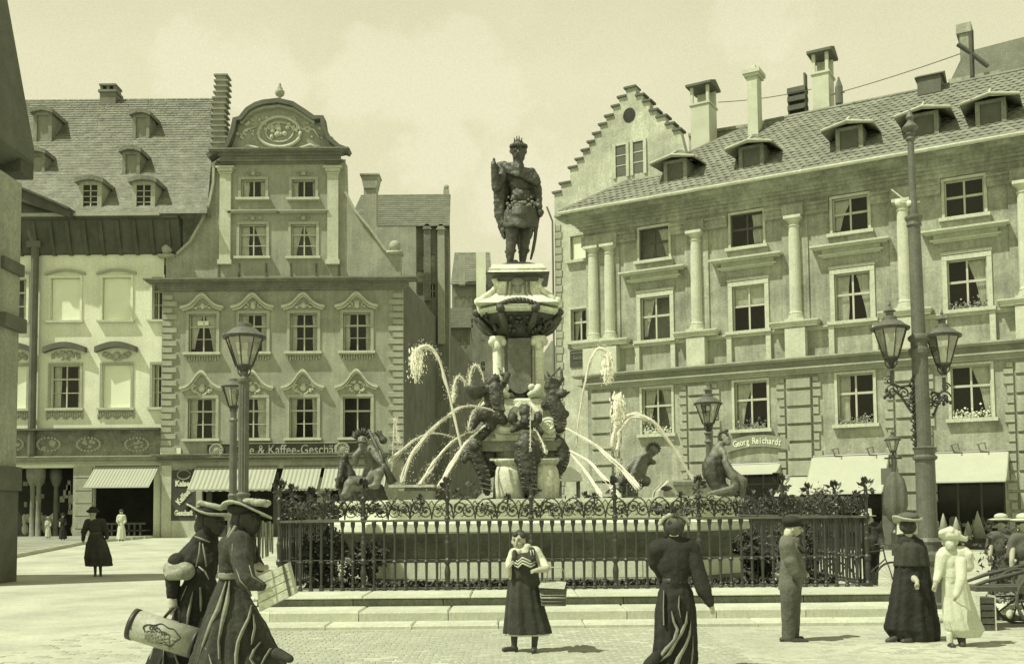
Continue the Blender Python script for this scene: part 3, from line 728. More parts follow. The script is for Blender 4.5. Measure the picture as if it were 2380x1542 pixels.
# ================================================================ gable house (left centre)
GC=-12.4;GS=Vector((-GC,0,0))
def lp(u,v): return LP.f(u,v)
gh=thing('baroque_gable_house','grey plastered house with a curved baroque gable and coffee shop','house',(GC,55,0))
GX0,GX1=lp(375,900)[0],lp(938,900)[0]
rowA=(10.4,12.5);rowB=(5.72,7.92)
cA=[lp(u,775)[0] for u in (471,588,705.5,829.5)]
HW=1.5
holes=[(c-HW/2,c+HW/2,*rowA) for c in cA]+[(c-HW/2,c+HW/2,*rowB) for c in cA]
aw1=lp(452,1100)[0];aw3=lp(752,1100)[0];
shop=(GX0+1.7,GX1-1.2,.45,4.1)
m=wallgrid(MB(),GX0,GX1,0,14.3,holes+[shop],0,.28);m.build('wall','gable_wall',gh,loc=GS)
MB().box(GX0+.2,GX1-.2,1.3,1.35,0,14.2).build('interior','interior',gh,loc=GS)
# side wall running back along the alley
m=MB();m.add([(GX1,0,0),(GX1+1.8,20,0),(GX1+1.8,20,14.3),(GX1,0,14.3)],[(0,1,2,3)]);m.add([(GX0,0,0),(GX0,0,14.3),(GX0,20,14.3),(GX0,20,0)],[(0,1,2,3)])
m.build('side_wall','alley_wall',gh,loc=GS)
def pediment(seed,tall):
    def f():
        m=MB();w=HW/2+.42;n=20;top=[];hgt=.62 if not tall else .82
        def cv(q): # q -1..1
            a=abs(q);return hgt*(math.exp(-(a/.42)**2)) - .1*a**2+ .05*max(0,a-.8)
        for i in range(n+1):
            q=-1+2*i/n;top.append((q*w,cv(q)))
        zb=HH+.42 if not tall else HH+.62
        up=[(x,zb+z+.07) for x,z in top];lo=[(x,zb+z-.07) for x,z in reversed(top)]
        m.prism(up+lo,-.3,0)
        up=[(x*.93,zb+z-.07) for x,z in top];lo=[(x*.93,zb+z-.17) for x,z in reversed(top)]
        m.prism(up+lo,-.17,0)
        return m.mesh('pediment','trim_light')
    return f
def stuc(seed,tall):
    def f():
        m=MB()
        zc=(HH+.42) if not tall else (HH+.52)
        stucco(m,0,zc,1.2,.5 if not tall else .8,-.04,9 if not tall else 14,seed,.09 if not tall else .11)
        return m.mesh('stucco_ornament','trim_light',True)
    return f
def under(seed):
    def f():
        m=MB();rs=random.Random(seed)
        for k in range(13):
            x=-.85+1.7*k/12;d=.16+.14*abs(math.sin(k*1.3));m.ball((x,-.05,-.2-d/2),.06,.06,d/2+.03,6,4)
        m.box(-.9,.9,-.1,0,-.2,-.13)
        return m.mesh('sill_ornament','gable_trim',True)
    return f
for r,(z0,z1) in enumerate((rowA,rowB)):
    HH=z1-z0
    for i,c in enumerate(cA):
        cu=[['half','narrow','narrow','narrow'],['narrow','right','narrow',None]][r][i]
        wo=sash_window(gh,c,z0,HW,HH,GS,rows=((.36,.68) if r==0 else (.36,.68)) if not(r==1 and i==3) else (.66,),curtain=cu,frame=.16,fmat='gable_trim',deep=.2,sillw=.28)
        if r==0 and i==0: MB().box(-.35,.25,.2,.24,HH*.72,HH*.84).build('notice','blind',wo)
        inst('pediment',cached(('ped',r),pediment(r,r==1)),wo);inst('stucco_ornament',cached(('stu',r,i%2),stuc(r*3+i,r==1)),wo)
        if r==0: inst('sill_ornament',cached(('und',r),under(5)),wo)
# main cornice and shop cornice
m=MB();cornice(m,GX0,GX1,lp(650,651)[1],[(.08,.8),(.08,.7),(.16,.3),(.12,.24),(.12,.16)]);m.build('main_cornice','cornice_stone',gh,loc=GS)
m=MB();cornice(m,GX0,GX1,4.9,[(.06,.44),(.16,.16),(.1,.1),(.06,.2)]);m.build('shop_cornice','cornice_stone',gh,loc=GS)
# quoins, each a part
q1=cached('q1',lambda:MB().add([(-.3,0,0),(.3,0,0),(.3,0,.3),(-.3,0,.3),(-.28,-.1,.03),(.28,-.1,.03),(.28,-.1,.27),(-.28,-.1,.27)],[(4,5,6,7),(0,1,5,4),(1,2,6,5),(2,3,7,6),(3,0,4,7)]).mesh('quoin','gable_trim'))
for side,x in ((1,GX0),(-1,GX1)):
    z=5.0;k=0
    while z<13.6:
        o=inst('quoin',q1,gh,GS+Vector((x+side*(.3 if k%2 else .42),0,z)));o.scale=(1 if k%2 else 1.4,1,1);z+=.36;k+=1
# ---- gable
UP=[(372,650),(385,642),(385,592),(411,590),(441,562),(468,515),(484.6,475),(494.6,428),(496.5,380),(484,365),(500,355),(528,341),(540,309),(546,281.6),(560,278),(576,258),(596,246),(615,240),(651,236),(686,244),(714,262),(734,276),(755,276),(759,301),(772,325),(793,343),(815,351),(804,380),(806,447),(829,491),(865,534),(899,582),(931,585),(931,650)]
gp=[lp(u,v) for u,v in UP];zc=lp(650,640)[1]
# central block with windows
gx0,gx1=lp(500,500)[0],lp(803,500)[0];ztop=lp(650,372)[1]
gw=[]
for (a,b,c,d) in ((560,617,461,418),(678,733,461,418),(556,619,597,522),(676,735,597,522)):
    x0_,z0_=lp(a,c);x1_,_=lp(b,c);_,z1_=lp(a,d);gw.append((x0_,x1_,z0_,z1_))
m=wallgrid(MB(),gx0,gx1,zc-.4,ztop,gw,0,.22);m.build('gable_wall','gable_wall',gh,loc=GS)
left=[p for p in gp[1:9]];left=[(x,z) for x,z in left]+[(gx0,lp(500,380)[1]),(gx0,zc-.4),(left[0][0],zc-.4)]
m=MB();m.prism(left,.02,.5);right=[(x,z) for x,z in gp[27:34]];right=[(gx1,zc-.4),(gx1,lp(803,380)[1])]+right+[(right[-1][0],zc-.4)]
m.prism(list(reversed(right)),.02,.5);m.build('gable_wing','gable_wall',gh,loc=GS)
top=[gp[i] for i in range(9,27)];tb=lp(650,357)[1]
m=MB();m.prism([(x,z) for x,z in top]+[(top[-1][0]-.5,tb),(top[0][0]+.5,tb)],.0,.5);m.build('tympanum','gable_wall',gh,loc=GS)
def ribbon(pts,h,y0,y1,dn=True,cen=None):
    m=MB();cen=cen or (lp(650,330)[0],lp(650,345)[1]);n=len(pts);off=[]
    for i in range(n):
        a=Vector(pts[max(i-1,0)]);b=Vector(pts[min(i+1,n-1)]);d=(b-a).normalized();nn=Vector((d.y,-d.x))
        if nn.dot(Vector(cen)-Vector(pts[i]))<0: nn=-nn
        off.append((pts[i][0]+nn.x*h,pts[i][1]+nn.y*h))
    vs=[(x,y0,z) for x,z in pts]+[(x,y0,z) for x,z in off]+[(x,y1,z) for x,z in off]+[(x,y1,z) for x,z in pts];fs=[]
    for i in range(n-1):
        for k in range(4): fs.append((k*n+i,k*n+i+1,((k+1)%4)*n+i+1,((k+1)%4)*n+i))
    fs+=[(0,n,2*n,3*n),(n-1,4*n-1,3*n-1,2*n-1)]
    return m.add(vs,fs)
m=ribbon(top[0:],.24,-.5,.3);m.build('gable_moulding','trim_dark',gh,loc=GS)
m=ribbon([(x,z-.27) for x,z in top[5:13]],.14,-.28,.3);m.build('gable_inner_moulding','gable_trim',gh,loc=GS)
m=ribbon(gp[3:9],.13,-.22,.52,cen=lp(650,500));m2=ribbon([gp[28],gp[29],gp[30],gp[31]],.13,-.22,.52,cen=lp(650,500));m.add(m2.v,m2.f);m.build('volute_edge','gable_trim',gh,loc=GS)
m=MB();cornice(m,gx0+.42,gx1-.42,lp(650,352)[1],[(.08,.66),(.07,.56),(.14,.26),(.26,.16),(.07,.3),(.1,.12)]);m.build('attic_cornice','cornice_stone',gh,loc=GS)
for (a,b,c,d) in gw:
    tallw=(d-c)>1.4
    wo=sash_window(gh,(a+b)/2,c,b-a,d-c,GS,rows=(.36,.7) if tallw else (),curtain='pair' if tallw else 'narrow',frame=.15,fmat='gable_trim',deep=.16,sillw=.26)
    m=MB();hh=d-c
    if tallw: cornice(m,-(b-a)/2-.38,(b-a)/2+.38,hh+.75,[(.07,.3),(.08,.2)])
    stucco(m,0,hh+.35,1.1,.25,-.05,8,int(a*10)%9,.07)
    m.build('window_crown','gable_trim',wo)
def gpil(u0,u1,v0,v1):
    x0_,zt=lp(u0,v0);x1_,zb=lp(u1,v1);m=MB()
    m.box(x0_,x1_,-.2,0,zb,zt-.4);m.box(x0_-.08,x1_+.08,-.28,0,zb-.25,zb);m.box(x0_-.05,x1_+.05,-.25,0,zt-.4,zt-.3);m.box(x0_-.1,x1_+.1,-.3,0,zt-.28,zt-.1);m.box(x0_-.2,x1_+.2,-.36,0,zt-.1,zt)
    return m.build('pilaster','trim_light',gh,loc=GS)
gpil(513,537,390,605);gpil(762,787,390,605)
# lower panels of gable
m=MB()
for u in (508,556,619,676,735,788):
    x,zb=lp(u,648);_,zt=lp(u,612);m.box(x-.04,x+.04,-.05,0,zb,zt)
m.build('panel_moulding','trim_dark',gh,loc=GS)
# tympanum relief
cx,czz=lp(650,308);m=MB()
ring=[(cx+1.15*math.cos(a)*(1-.1*math.sin(a)),-.08,czz+.85*math.sin(a)) for a in [k*math.pi*2/28 for k in range(29)]]
m.tube(ring,.1,6);ring=[(cx+.75*math.cos(a),-.05,czz+.55*math.sin(a)) for a in [k*math.pi*2/24 for k in range(25)]];m.tube(ring,.05,5)
rs=random.Random(3)
for k in range(60):
    a=rs.uniform(0,math.pi);r=rs.uniform(1.4,2.9);x=cx+r*math.cos(a)*1.0;z=czz-.4+r*math.sin(a)*.45
    m.ball((x,-.02,z),rs.uniform(.06,.16),.1,rs.uniform(.05,.13),6,4)
for k in range(14): m.ball((cx+rs.uniform(-.5,.5),-.04,czz+rs.uniform(-.4,.4)),rs.uniform(.08,.18),.14,rs.uniform(.08,.18),7,5)
for s_ in (-1,1):
    m.tube([(cx+s_*.1,-.06,czz-1.45),(cx+s_*.9,-.08,czz-1.0),(cx+s_*1.7,-.08,czz-.75),(cx+s_*2.3,-.06,czz-.95)],[.05,.09,.09,.03],6)
    m.tube([(cx+s_*1.3,-.06,czz+.3),(cx+s_*1.9,-.08,czz+.1),(cx+s_*2.2,-.08,czz-.4)],[.04,.08,.03],6)
m.build('cartouche_relief','trim_light',gh,loc=GS,smooth=True)
# finial urn on the crest, small urns on the piers
def urn(u,v,s,nm):
    x,z=lp(u,v);m=MB();m.lathe([(.28*s,0),(.3*s,.12*s),(.12*s,.2*s),(.1*s,.45*s),(.32*s,.62*s),(.4*s,.85*s),(.36*s,1.0*s),(.2*s,1.08*s),(.24*s,1.2*s),(.1*s,1.35*s),(.13*s,1.5*s),(.02*s,1.7*s)],12,x,.2,z)
    m.build(nm,'gable_trim',gh,loc=GS,smooth=True)
urn(648,236,.68,'crest_urn')
for u,v in ((388,592),(917,584)):
    x,z=lp(u,v);m=MB();m.box(x-.45,x+.45,-.25,.6,z-.15,z);m.ball((x,.1,z+.3),.33,.33,.33,10,7);m.lathe([(.2,0),(.12,.06)],8,x,.1,z);m.build('pier_ball','gable_trim',gh,loc=GS,smooth=True)
# stepped ridge wall beside the gable
m=MB();n=15
for k in range(n):
    q=k/(n-1);Y=56.2+7.5*q;p=W(505+7*q+2*math.sin(q*9),368-184*q,Y);p2=W(505+7*q,368-184*(q+1/(n-1)),Y);hw_=.36-.06*q;h_=p2.z-p.z
    m.box(p.x-hw_,p.x+hw_,Y-55,Y-55+.8,p.z-.5,p.z+h_*.62);m.box(p.x-hw_-.14,p.x+hw_+.14,Y-55-.06,Y-55+.9,p.z+h_*.62,p.z+h_*.9)
m.build('ridge_wall','brick_old',gh,loc=GS)
# roof behind gable
m=MB();rz2=lp(650,300)[1];m.quad((GX0,.5,14.3),(GC,.5,rz2),(GC,20,rz2),(GX0,20,14.3));m.quad((GC,.5,rz2),(GX1,.5,14.3),(GX1+1.8,20,14.3),(GC,20,rz2));m.build('roof','roof_old',gh,loc=GS)
# ground floor front of the gable house
m=MB();x0_=shop[0];x1_=shop[1]
for k in range(6):
    x=x0_+.9+(x1_-x0_-1.2)*k/5;m.box(x-.14,x+.14,.05,.3,.45,3.9)
m.box(x0_,x1_,.1,.2,.45,1.1);m.build('shop_front','wood_dark',gh,loc=GS)
for x in (aw1+.3,aw3+.2,lp(745,1150)[0]):
    m=MB();m.box(x-.16,x+.16,-.2,.04,.45,3.6);m.build('shop_pier','gable_trim',gh,loc=GS)
m=MB();a=lp(376,1248)[0];b=lp(398,1248)[0];m.box(a,b,-.12,0,.3,4.3);m.box(a,a+2.1,-.08,0,.3,1.35);m.build('corner_pier','trim_light',gh,loc=GS)
# sign board
sx0,sz0=lp(483,1063);sx1,sz1=lp(845,1026);sc=(sx0+sx1)/2
sb=thing('shop_sign','long dark coffee shop board with pale lettering and round medallions','sign',(sc,54.93,(sz0+sz1)/2))
hw=(sx1-sx0)/2;hh=(sz1-sz0)/2;MB().box(-hw,hw,-.06,.05,-hh,hh).build('board','sign_dark',sb)
m=MB();m.box(-hw,hw,-.1,-.06,-hh,-hh+.06);m.box(-hw,hw,-.1,-.06,hh-.06,hh);m.build('edging','gable_trim',sb)
text('Tee & Kaffee-Geschäft',.74,sb,(lp(672,1045)[0]-sc,-.08,-.02),mt='gable_trim',ext=.02,sx=.82,bold=.006)
for u in (505,797):
    m=MB();x=lp(u,1045)[0]-sc;m.lathe([(.38,0),(.4,.05),(.3,.07),(.27,.04),(.12,.1),(.02,.12)],18)
    o=m.build('medallion','gable_trim',sb,loc=(x,-.06,0));o.rotation_euler=(math.pi/2,0,0)
    t=MB();t.tube([(.33*math.cos(a),-.16,.33*math.sin(a)) for a in [k*math.pi/8 for k in range(17)]],.045,5)
    for k in range(10): a=k*math.pi/5;t.ball((.24*math.cos(a),-.13,.24*math.sin(a)),.06,.05,.06,6,4)
    t.build('wreath','gable_trim',sb,loc=(x,0,0))
# little plate, and the painted shop boards at the left door
pl=thing('house_number_plate','small blank pale plate at the left corner of the coffee shop house','plate',(lp(397,1048)[0],54.97,lp(397,1048)[1]));MB().box(-.55,.55,-.03,.02,-.17,.17).build('plate','blind',pl)
kb=thing('shop_board','dark board with three pale words left of the striped awnings','sign',(lp(428,1150)[0],54.95,lp(428,1150)[1]))
MB().box(-.62,.62,-.04,.04,-1.35,1.35).build('board','sign_dark',kb)
text('Kaiser',.42,kb,(0,-.06,.62),rot=(math.pi/2,0,0),bold=.02,sx=.85);text('Kaffee',.42,kb,(-.02,-.06,-.1),rot=(math.pi/2,-.85,0),bold=.02,sx=.85);text('Geschäft',.38,kb,(0,-.06,-.95),bold=.02,sx=.72)
ring=MB();ring.tube([(.35*math.cos(a),-.06,.25*math.sin(a)+1.1) for a in [k*math.pi/8 for k in range(17)]],.035,5);ring.build('emblem','sign_mid',kb)
for i,(ua,ub) in enumerate(((455,645),(660,748),(756,900))):
    xa=lp(ua,1087)[0];xb=lp(ub,1087)[0]
    awning('striped_awning',['wide striped awning behind the two left lamp posts','middle striped awning right of the left lamp posts','rightmost striped awning partly behind the bronze river god'][i],xa,xb,4.2,2.98,1.4,'awning_white',plane=LP,stripes=int((xb-xa)/.22),sag=.04,side=False,drop=.12,group=None)
# ================================================================ pale house, far left
PC=-24.0;PS=Vector((-PC,0,0))
ph=thing('arcaded_house','pale house with painted frieze, dark arcade and steep dormered roof','house',(PC,55.2,0))
PP=LP.off(.2);pp=PP.f
PX0,PX1=pp(-60,900)[0],GX0+.0
ZE=pp(200,590)[1];hA=[];cols=[(118,186),(238,304),(354,420),(8,62)]
for a,b in cols: hA.append((pp(a,700)[0],pp(b,700)[0],pp(150,745)[1],pp(150,646)[1]))
hB=[]
for a,b in cols: hB.append((pp(a,900)[0],pp(b,900)[0],pp(150,948)[1],pp(150,848)[1]))
hA[2]=(hA[2][0],PX1-.06,hA[2][2],hA[2][3]);hB[2]=(hB[2][0],PX1-.06,hB[2][2],hB[2][3])
arc=[(pp(50,0)[0],pp(190,0)[0],.3,4.25),(pp(236,0)[0],pp(371,0)[0],.3,4.25),(pp(-50,0)[0],pp(34,0)[0],.3,4.25)]
m=wallgrid(MB(),PX0,PX1,0,ZE,hA+hB+arc,0,.3);m.build('wall','pale_wall',ph,loc=-Vector((PC,0,0)))
PSH=Vector((-PC,0,0))
MB().box(PX0,PX1-.1,2.6,2.65,0,ZE).build('interior','interior',ph,loc=PSH)
MB().box(PX0,PX1-.1,.3,2.6,4.3,4.4).build('arcade_ceiling','interior',ph,loc=PSH)
for r,hs_ in enumerate((hA,hB)):
    for i,(a,b,c,d) in enumerate(hs_):
        HH=d-c;bl=(r==0 and i<2)or(r==1 and i in(1,3))
        wo=sash_window(ph,(a+b)/2,c,b-a,HH,PSH,rows=(.36,.68),curtain='blind' if bl else 'narrow',frame=.13,fmat='pale_wall' if r==0 else 'gable_trim',deep=.2,sillw=.22,y=0)
        if i==2: continue
        m=MB();wv=(b-a)/2+.35;n=14
        if r==1:
            up=[];
            for k in range(n+1): q=-1+2*k/n;up.append((q*wv,HH+.95+.28*math.cos(q*math.pi/2)-.0*q))
            m.prism(up+[(x,z-.3) for x,z in reversed(up)],-.34,0);m.build('hood','trim_dark',wo)
            s=MB();stucco(s,0,HH+.5,1.5,.5,-.04,16,i+2,.11);s.build('stucco_ornament','gable_trim',wo,smooth=True)
            s=MB()
            for k in range(16): x=-.95+1.9*k/15;dd=.2+.2*abs(math.cos(k*.8));s.ball((x,-.04,-.2-dd/2),.08,.06,dd/2+.05,6,4)
            s.build('sill_ornament','gable_trim',wo,smooth=True)
        else:
            up=[]
            for k in range(n+1): q=-1+2*k/n;up.append((q*wv*.95,HH+.28+.2*math.cos(q*math.pi/2)))
            m.prism(up+[(x,z-.12) for x,z in reversed(up)],-.18,0);m.build('hood','gable_trim',wo)
# dark cove under the eaves, with brackets
ze=pp(200,512)[1];m=MB();m.prismx([(0,ZE-.05),(-.18,ZE),(-.35,ZE+.6),(-.75,ze-.2),(-.95,ze-.15),(-.95,ze),(0,ze)],PX0,PX1+1.0);m.build('eaves_cove','wood_dark',ph,loc=PSH)
for k in range(12):
    x=pp(95+k*38.5-120,560)[0];m=MB();m.prismx([(-.16,ZE-.1),(-.5,ZE+.62),(-.8,ze-.22),(0,ze-.22),(0,ZE-.1)],x-.1,x+.1);m.build('bracket','wood_dark',ph,loc=PSH)
xe1=PP.off(9.0).f(500,232)[0];m=MB();m.box(PX0,xe1,-1.1,-.93,ze-.06,ze+.1);m.build('gutter','gable_trim',ph,loc=PSH)
# roof
ry_=9.0;zr=PP.off(ry_).f(300,232)[1];m=MB();xe0,xe1=PX0-2,PX1+2.6;xr1=PP.off(9.0).f(503,232)[0];m.quad((xe0,-1.0,ze+.05),(xe1,-1.0,ze+.05),(xr1,ry_,zr),(xe0,ry_,zr));m.quad((xe0,ry_,zr),(xr1,ry_,zr),(xe1,17,ze),(xe0,17,ze));m.quad((xe1,-1,ze),(xe1,17,ze),(xr1,ry_,zr))
prf=m.build('roof','roof_old',ph,loc=PSH)
# courses of old tiles as raised ridges
m=MB();k=0;nn=44
rs=random.Random(9)
for r in range(nn):
    q=(r+.5)/nn;y=-1+(ry_+1)*q;z=ze+.05+(zr-ze)*q;x=xe0
    while x<xe1+(xr1-xe1)*q-.3:
        l=rs.uniform(.25,.4);h=rs.uniform(.015,.05);m.add([(x,y-.0,z+.0),(x+l,y,z),(x+l,y+.02,z+h),(x,y+.02,z+h),(x,y+.2,z+.17),(x+l,y+.2,z+.17)],[(0,1,2,3),(3,2,5,4)]);x+=l+rs.uniform(0,.06)
m.build('tile_field','roof_old',prf,kind='stuff')
def rz_at(y): return ze+.05+(zr-ze)*(y+1)/(ry_+1)
for u,vT,vB,wpx,tall in ((98,252,330,44,1),(327,257,322,40,1),(304,342,405,42,1),(84,346,400,40,1),(209,412,482,54,0),(333,412,482,54,0)):
    # find depth where the dormer's foot meets the roof
    y=-.5
    while y<8:
        lx,z=PP.off(y).f(u,vB)
        if z<=rz_at(y): break
        y+=.05
    _,zt=PP.off(y).f(u,vT);zt=min(zt,z+2.2);hw=wpx/2/2379*(55.2+y);zb=z
    d=MB();d.box(lx-hw,lx-hw*.62,y,y+.15,zb,zt-.2);d.box(lx+hw*.62,lx+hw,y,y+.15,zb,zt-.2);d.box(lx-hw*.62,lx+hw*.62,y,y+.15,zt-.42,zt-.2)
    yb=y+(zt-zb)/((zr-ze)/(ry_+1))
    for s_ in (-1,1): d.quad((lx+s_*hw*.98,y+.15,zb),(lx+s_*hw*.98,y+.15,zt-.2),(lx+s_*hw*.98,yb,zt-.2))
    dn=d.build('dormer','gable_trim' if not tall else 'roof_tile',ph,loc=PSH)
    MB().quad((lx-hw*.62,y+.1,zb),(lx+hw*.62,y+.1,zb),(lx+hw*.62,y+.1,zt-.42),(lx-hw*.62,y+.1,zt-.42)).build('pane' if not tall else 'shutter','interior' if not tall else 'sign_mid',dn)
    if not tall:
        g=MB();g.box(lx-.03,lx+.03,y+.06,y+.09,zb,zt-.42)
        for k in (1,2,3): zz=zb+(zt-.42-zb)*k/4;g.box(lx-hw*.62,lx+hw*.62,y+.06,y+.085,zz-.02,zz+.02)
        g.build('glazing_bars','window_wood',dn)
    up=[(lx+q*hw*1.25,zt-.15+.2*math.cos(q*1.4)) for q in [-1+k/5 for k in range(11)]]
    MB().prism(up+[(x,z_-.24) for x,z_ in reversed(up)],y-.25,yb).build('dormer_roof','roof_old',dn)
x,zt=PP.off(ry_-.5).f(232,195);x2,zb=PP.off(ry_-.5).f(268,234)
m=MB();m.box(x,x2,ry_-.5,ry_+.5,zb-1.2,zt-.55);m.box(x-.08,x2+.08,ry_-.6,ry_+.6,zt-.55,zt-.4)
for q in (0,.42,.84): m.box(x+(x2-x)*q,x+(x2-x)*(q+.16),ry_-.45,ry_+.45,zt-.4,zt-.12)
m.box(x-.03,x2+.03,ry_-.55,ry_+.55,zt-.12,zt);m.build('chimney','brick_old',ph,loc=PSH)
# frieze and shop cornice
zf0,zf1=4.86,pp(200,1000)[1]
m=MB();m.box(PX0,PX1,-.12,0,zf0,zf1);m.build('painted_frieze','fresco',ph,loc=PSH)
m=MB();m.box(PX0,PX1,-.55,-.0,zf1,zf1+.1);m.build('frieze_canopy','trim_dark',ph,loc=PSH)
for u in (115,208,320,30):
    x,z=pp(u,1032);m=MB();rs=random.Random(u)
    for k in range(20): a=k*math.pi/10;m.ball((x+.62*math.cos(a),-.14,z+.36*math.sin(a)),.08,.05,.08,6,4)
    for k in range(10): m.ball((x+rs.uniform(-.35,.35),-.13,z+rs.uniform(-.22,.22)),rs.uniform(.05,.14),.05,rs.uniform(.05,.12),6,4)
    m.build('frieze_medallion','gable_trim',ph,loc=PSH)
m=MB();cornice(m,PX0,PX1,4.86,[(.06,.42),(.14,.12),(.1,.08),(.1,.16)]);m.build('arcade_cornice','gable_trim',ph,loc=PSH)
# arcade piers with blocks
for u0,u1 in ((190,236),):
    x0_,x1_=pp(u0,0)[0],pp(u1,0)[0];z=.3
    while z<4.1:
        inst('block',cached(('pb',round(x1_-x0_,1)),lambda:MB().box(-(x1_-x0_)/2+.04,(x1_-x0_)/2-.04,-.14,.0,0,.62).mesh('block','gable_trim')),ph,PSH+Vector(((x0_+x1_)/2,0,z)));z+=.68
for u in (82,68,112):
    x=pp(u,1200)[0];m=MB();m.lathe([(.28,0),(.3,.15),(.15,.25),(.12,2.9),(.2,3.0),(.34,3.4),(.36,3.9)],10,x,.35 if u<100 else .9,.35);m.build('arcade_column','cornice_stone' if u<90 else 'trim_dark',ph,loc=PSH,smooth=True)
# verge of the left wing roof: long sloping board
a=pp(35,440);b=pp(190,507);m=MB();m.prism([a,b,(b[0],b[1]-.35),(a[0],a[1]-.75)],-1.5,-.4);m.prism([(a[0],a[1]),(b[0],b[1]),(b[0],b[1]+.12),(a[0],a[1]+.12)],-1.7,-.3);m.build('verge_board','wood_dark',ph,loc=PSH)
# downpipe
xa,za=pp(88,575);m=MB();m.tube([(xa-.3,-.4,za+1.0),(xa,-.3,za),(xa,-.3,4.9)],.21,8);m.box(xa-.4,xa+.35,-.5,0,za-.1,za+.25);m.build('downpipe','trim_dark',ph,loc=PSH)
xa,_=pp(222,1080);xb,_=pp(370,1080)
awning('striped_awning','striped shop awning over the far left arcade opening',xa,xb,4.3,3.15,1.5,'awning_white',plane=PP,stripes=20,sag=.04,side=False)
MB
# goods displayed in the arcade
gd=thing('shop_goods','jumble of pale goods stacked in the far left arcade opening','goods',(pp(115,1240)[0],56.2,.45));m=MB();rs=random.Random(4)
for k in range(26):
    x=rs.uniform(-2,1.8);s=rs.uniform(.1,.3);z=rs.uniform(0,1.0);m.ball((x,rs.uniform(-.2,.3),z+s),s*.8,s*.6,s*1.4,7,5)
m.build('sack','trim_light',gd,kind='stuff')
m=MB()
for k in range(30): x=rs.uniform(-2,1.8);z=rs.uniform(1.2,3.2);m.box(x,x+rs.uniform(.1,.3),0,.1,z,z+rs.uniform(.2,.6))
m.build('hanging_cloth','sign_mid',gd,kind='stuff')
# rack at the right arcade opening
rk=thing('market_rack','dark slatted rack standing under the far left striped awning','rack',(pp(290,1240)[0],54.3,.42));m=MB()
for k in range(9): m.box(-1.3+.3*k,-1.22+.3*k,0,.1,0,.75)
m.box(-1.4,1.4,0,.12,.75,.85);m.box(-1.4,1.4,0,.9,.4,.46);m.build('frame','wood_dark',rk)
# near building at the left edge
nb=thing('near_house','near grey house wall at the left picture edge with dark overhanging eaves','house',(-13.6,24,0))
wx=(36-1190)/2379
D0=26.0;xw=wx*D0
m=MB();m.box(xw-8,xw,D0-2,D0+.0,0,10.2);
m.build('wall','gable_wall',nb,loc=(13.6,-24,0))
def wv(u,v,Y): p=W(u,v,Y);return (p.x+13.6,p.y-24,p.z)
e0=W(14,-60,D0+1);e1=W(80,372,D0+1);b0=W(-40,-60,D0+1);b1=W(30,330,D0+1)
m=MB();vs=[];
for p in (W(10,-40,D0+.3),W(80,350,D0+.3),W(78,378,D0+.3),W(45,392,D0+.3),W(30,400,D0+.3),W(-100,400,D0+.3),W(-160,-40,D0+.3)): vs.append((p.x+13.6,p.z))
m.prism(vs,D0-24-2.2,D0-24+.3);m.build('eaves','trim_dark',nb)
m=MB();p=W(52,372,D0+.4);m.box(p.x+13.6-.3,p.x+13.6+.25,D0-24-.2,D0-24+.5,p.z-.5,p.z+.1);m.build('gutter_outlet','wood_dark',nb)
m=MB();cornice(m,xw-8,xw,W(20,742,D0).z,[(.1,.3),(.2,.2)],D0-.0);
m=MB();z1=W(20,742,D0).z;m.box(xw-.2,xw+.16,D0-1,D0+.1,z1-.35,z1);m.box(xw-.2,xw+.1,D0-1,D0+.05,z1+1.1,z1+1.4);z2=W(20,1085,D0).z;m.box(xw-.2,xw+.12,D0-2,D0+.08,z2-.6,z2);m.box(xw-.3,xw+.05,D0-2,D0+.05,0,z2-.6);m.build('shop_frame','trim_dark',nb,loc=(13.6,-24,0))
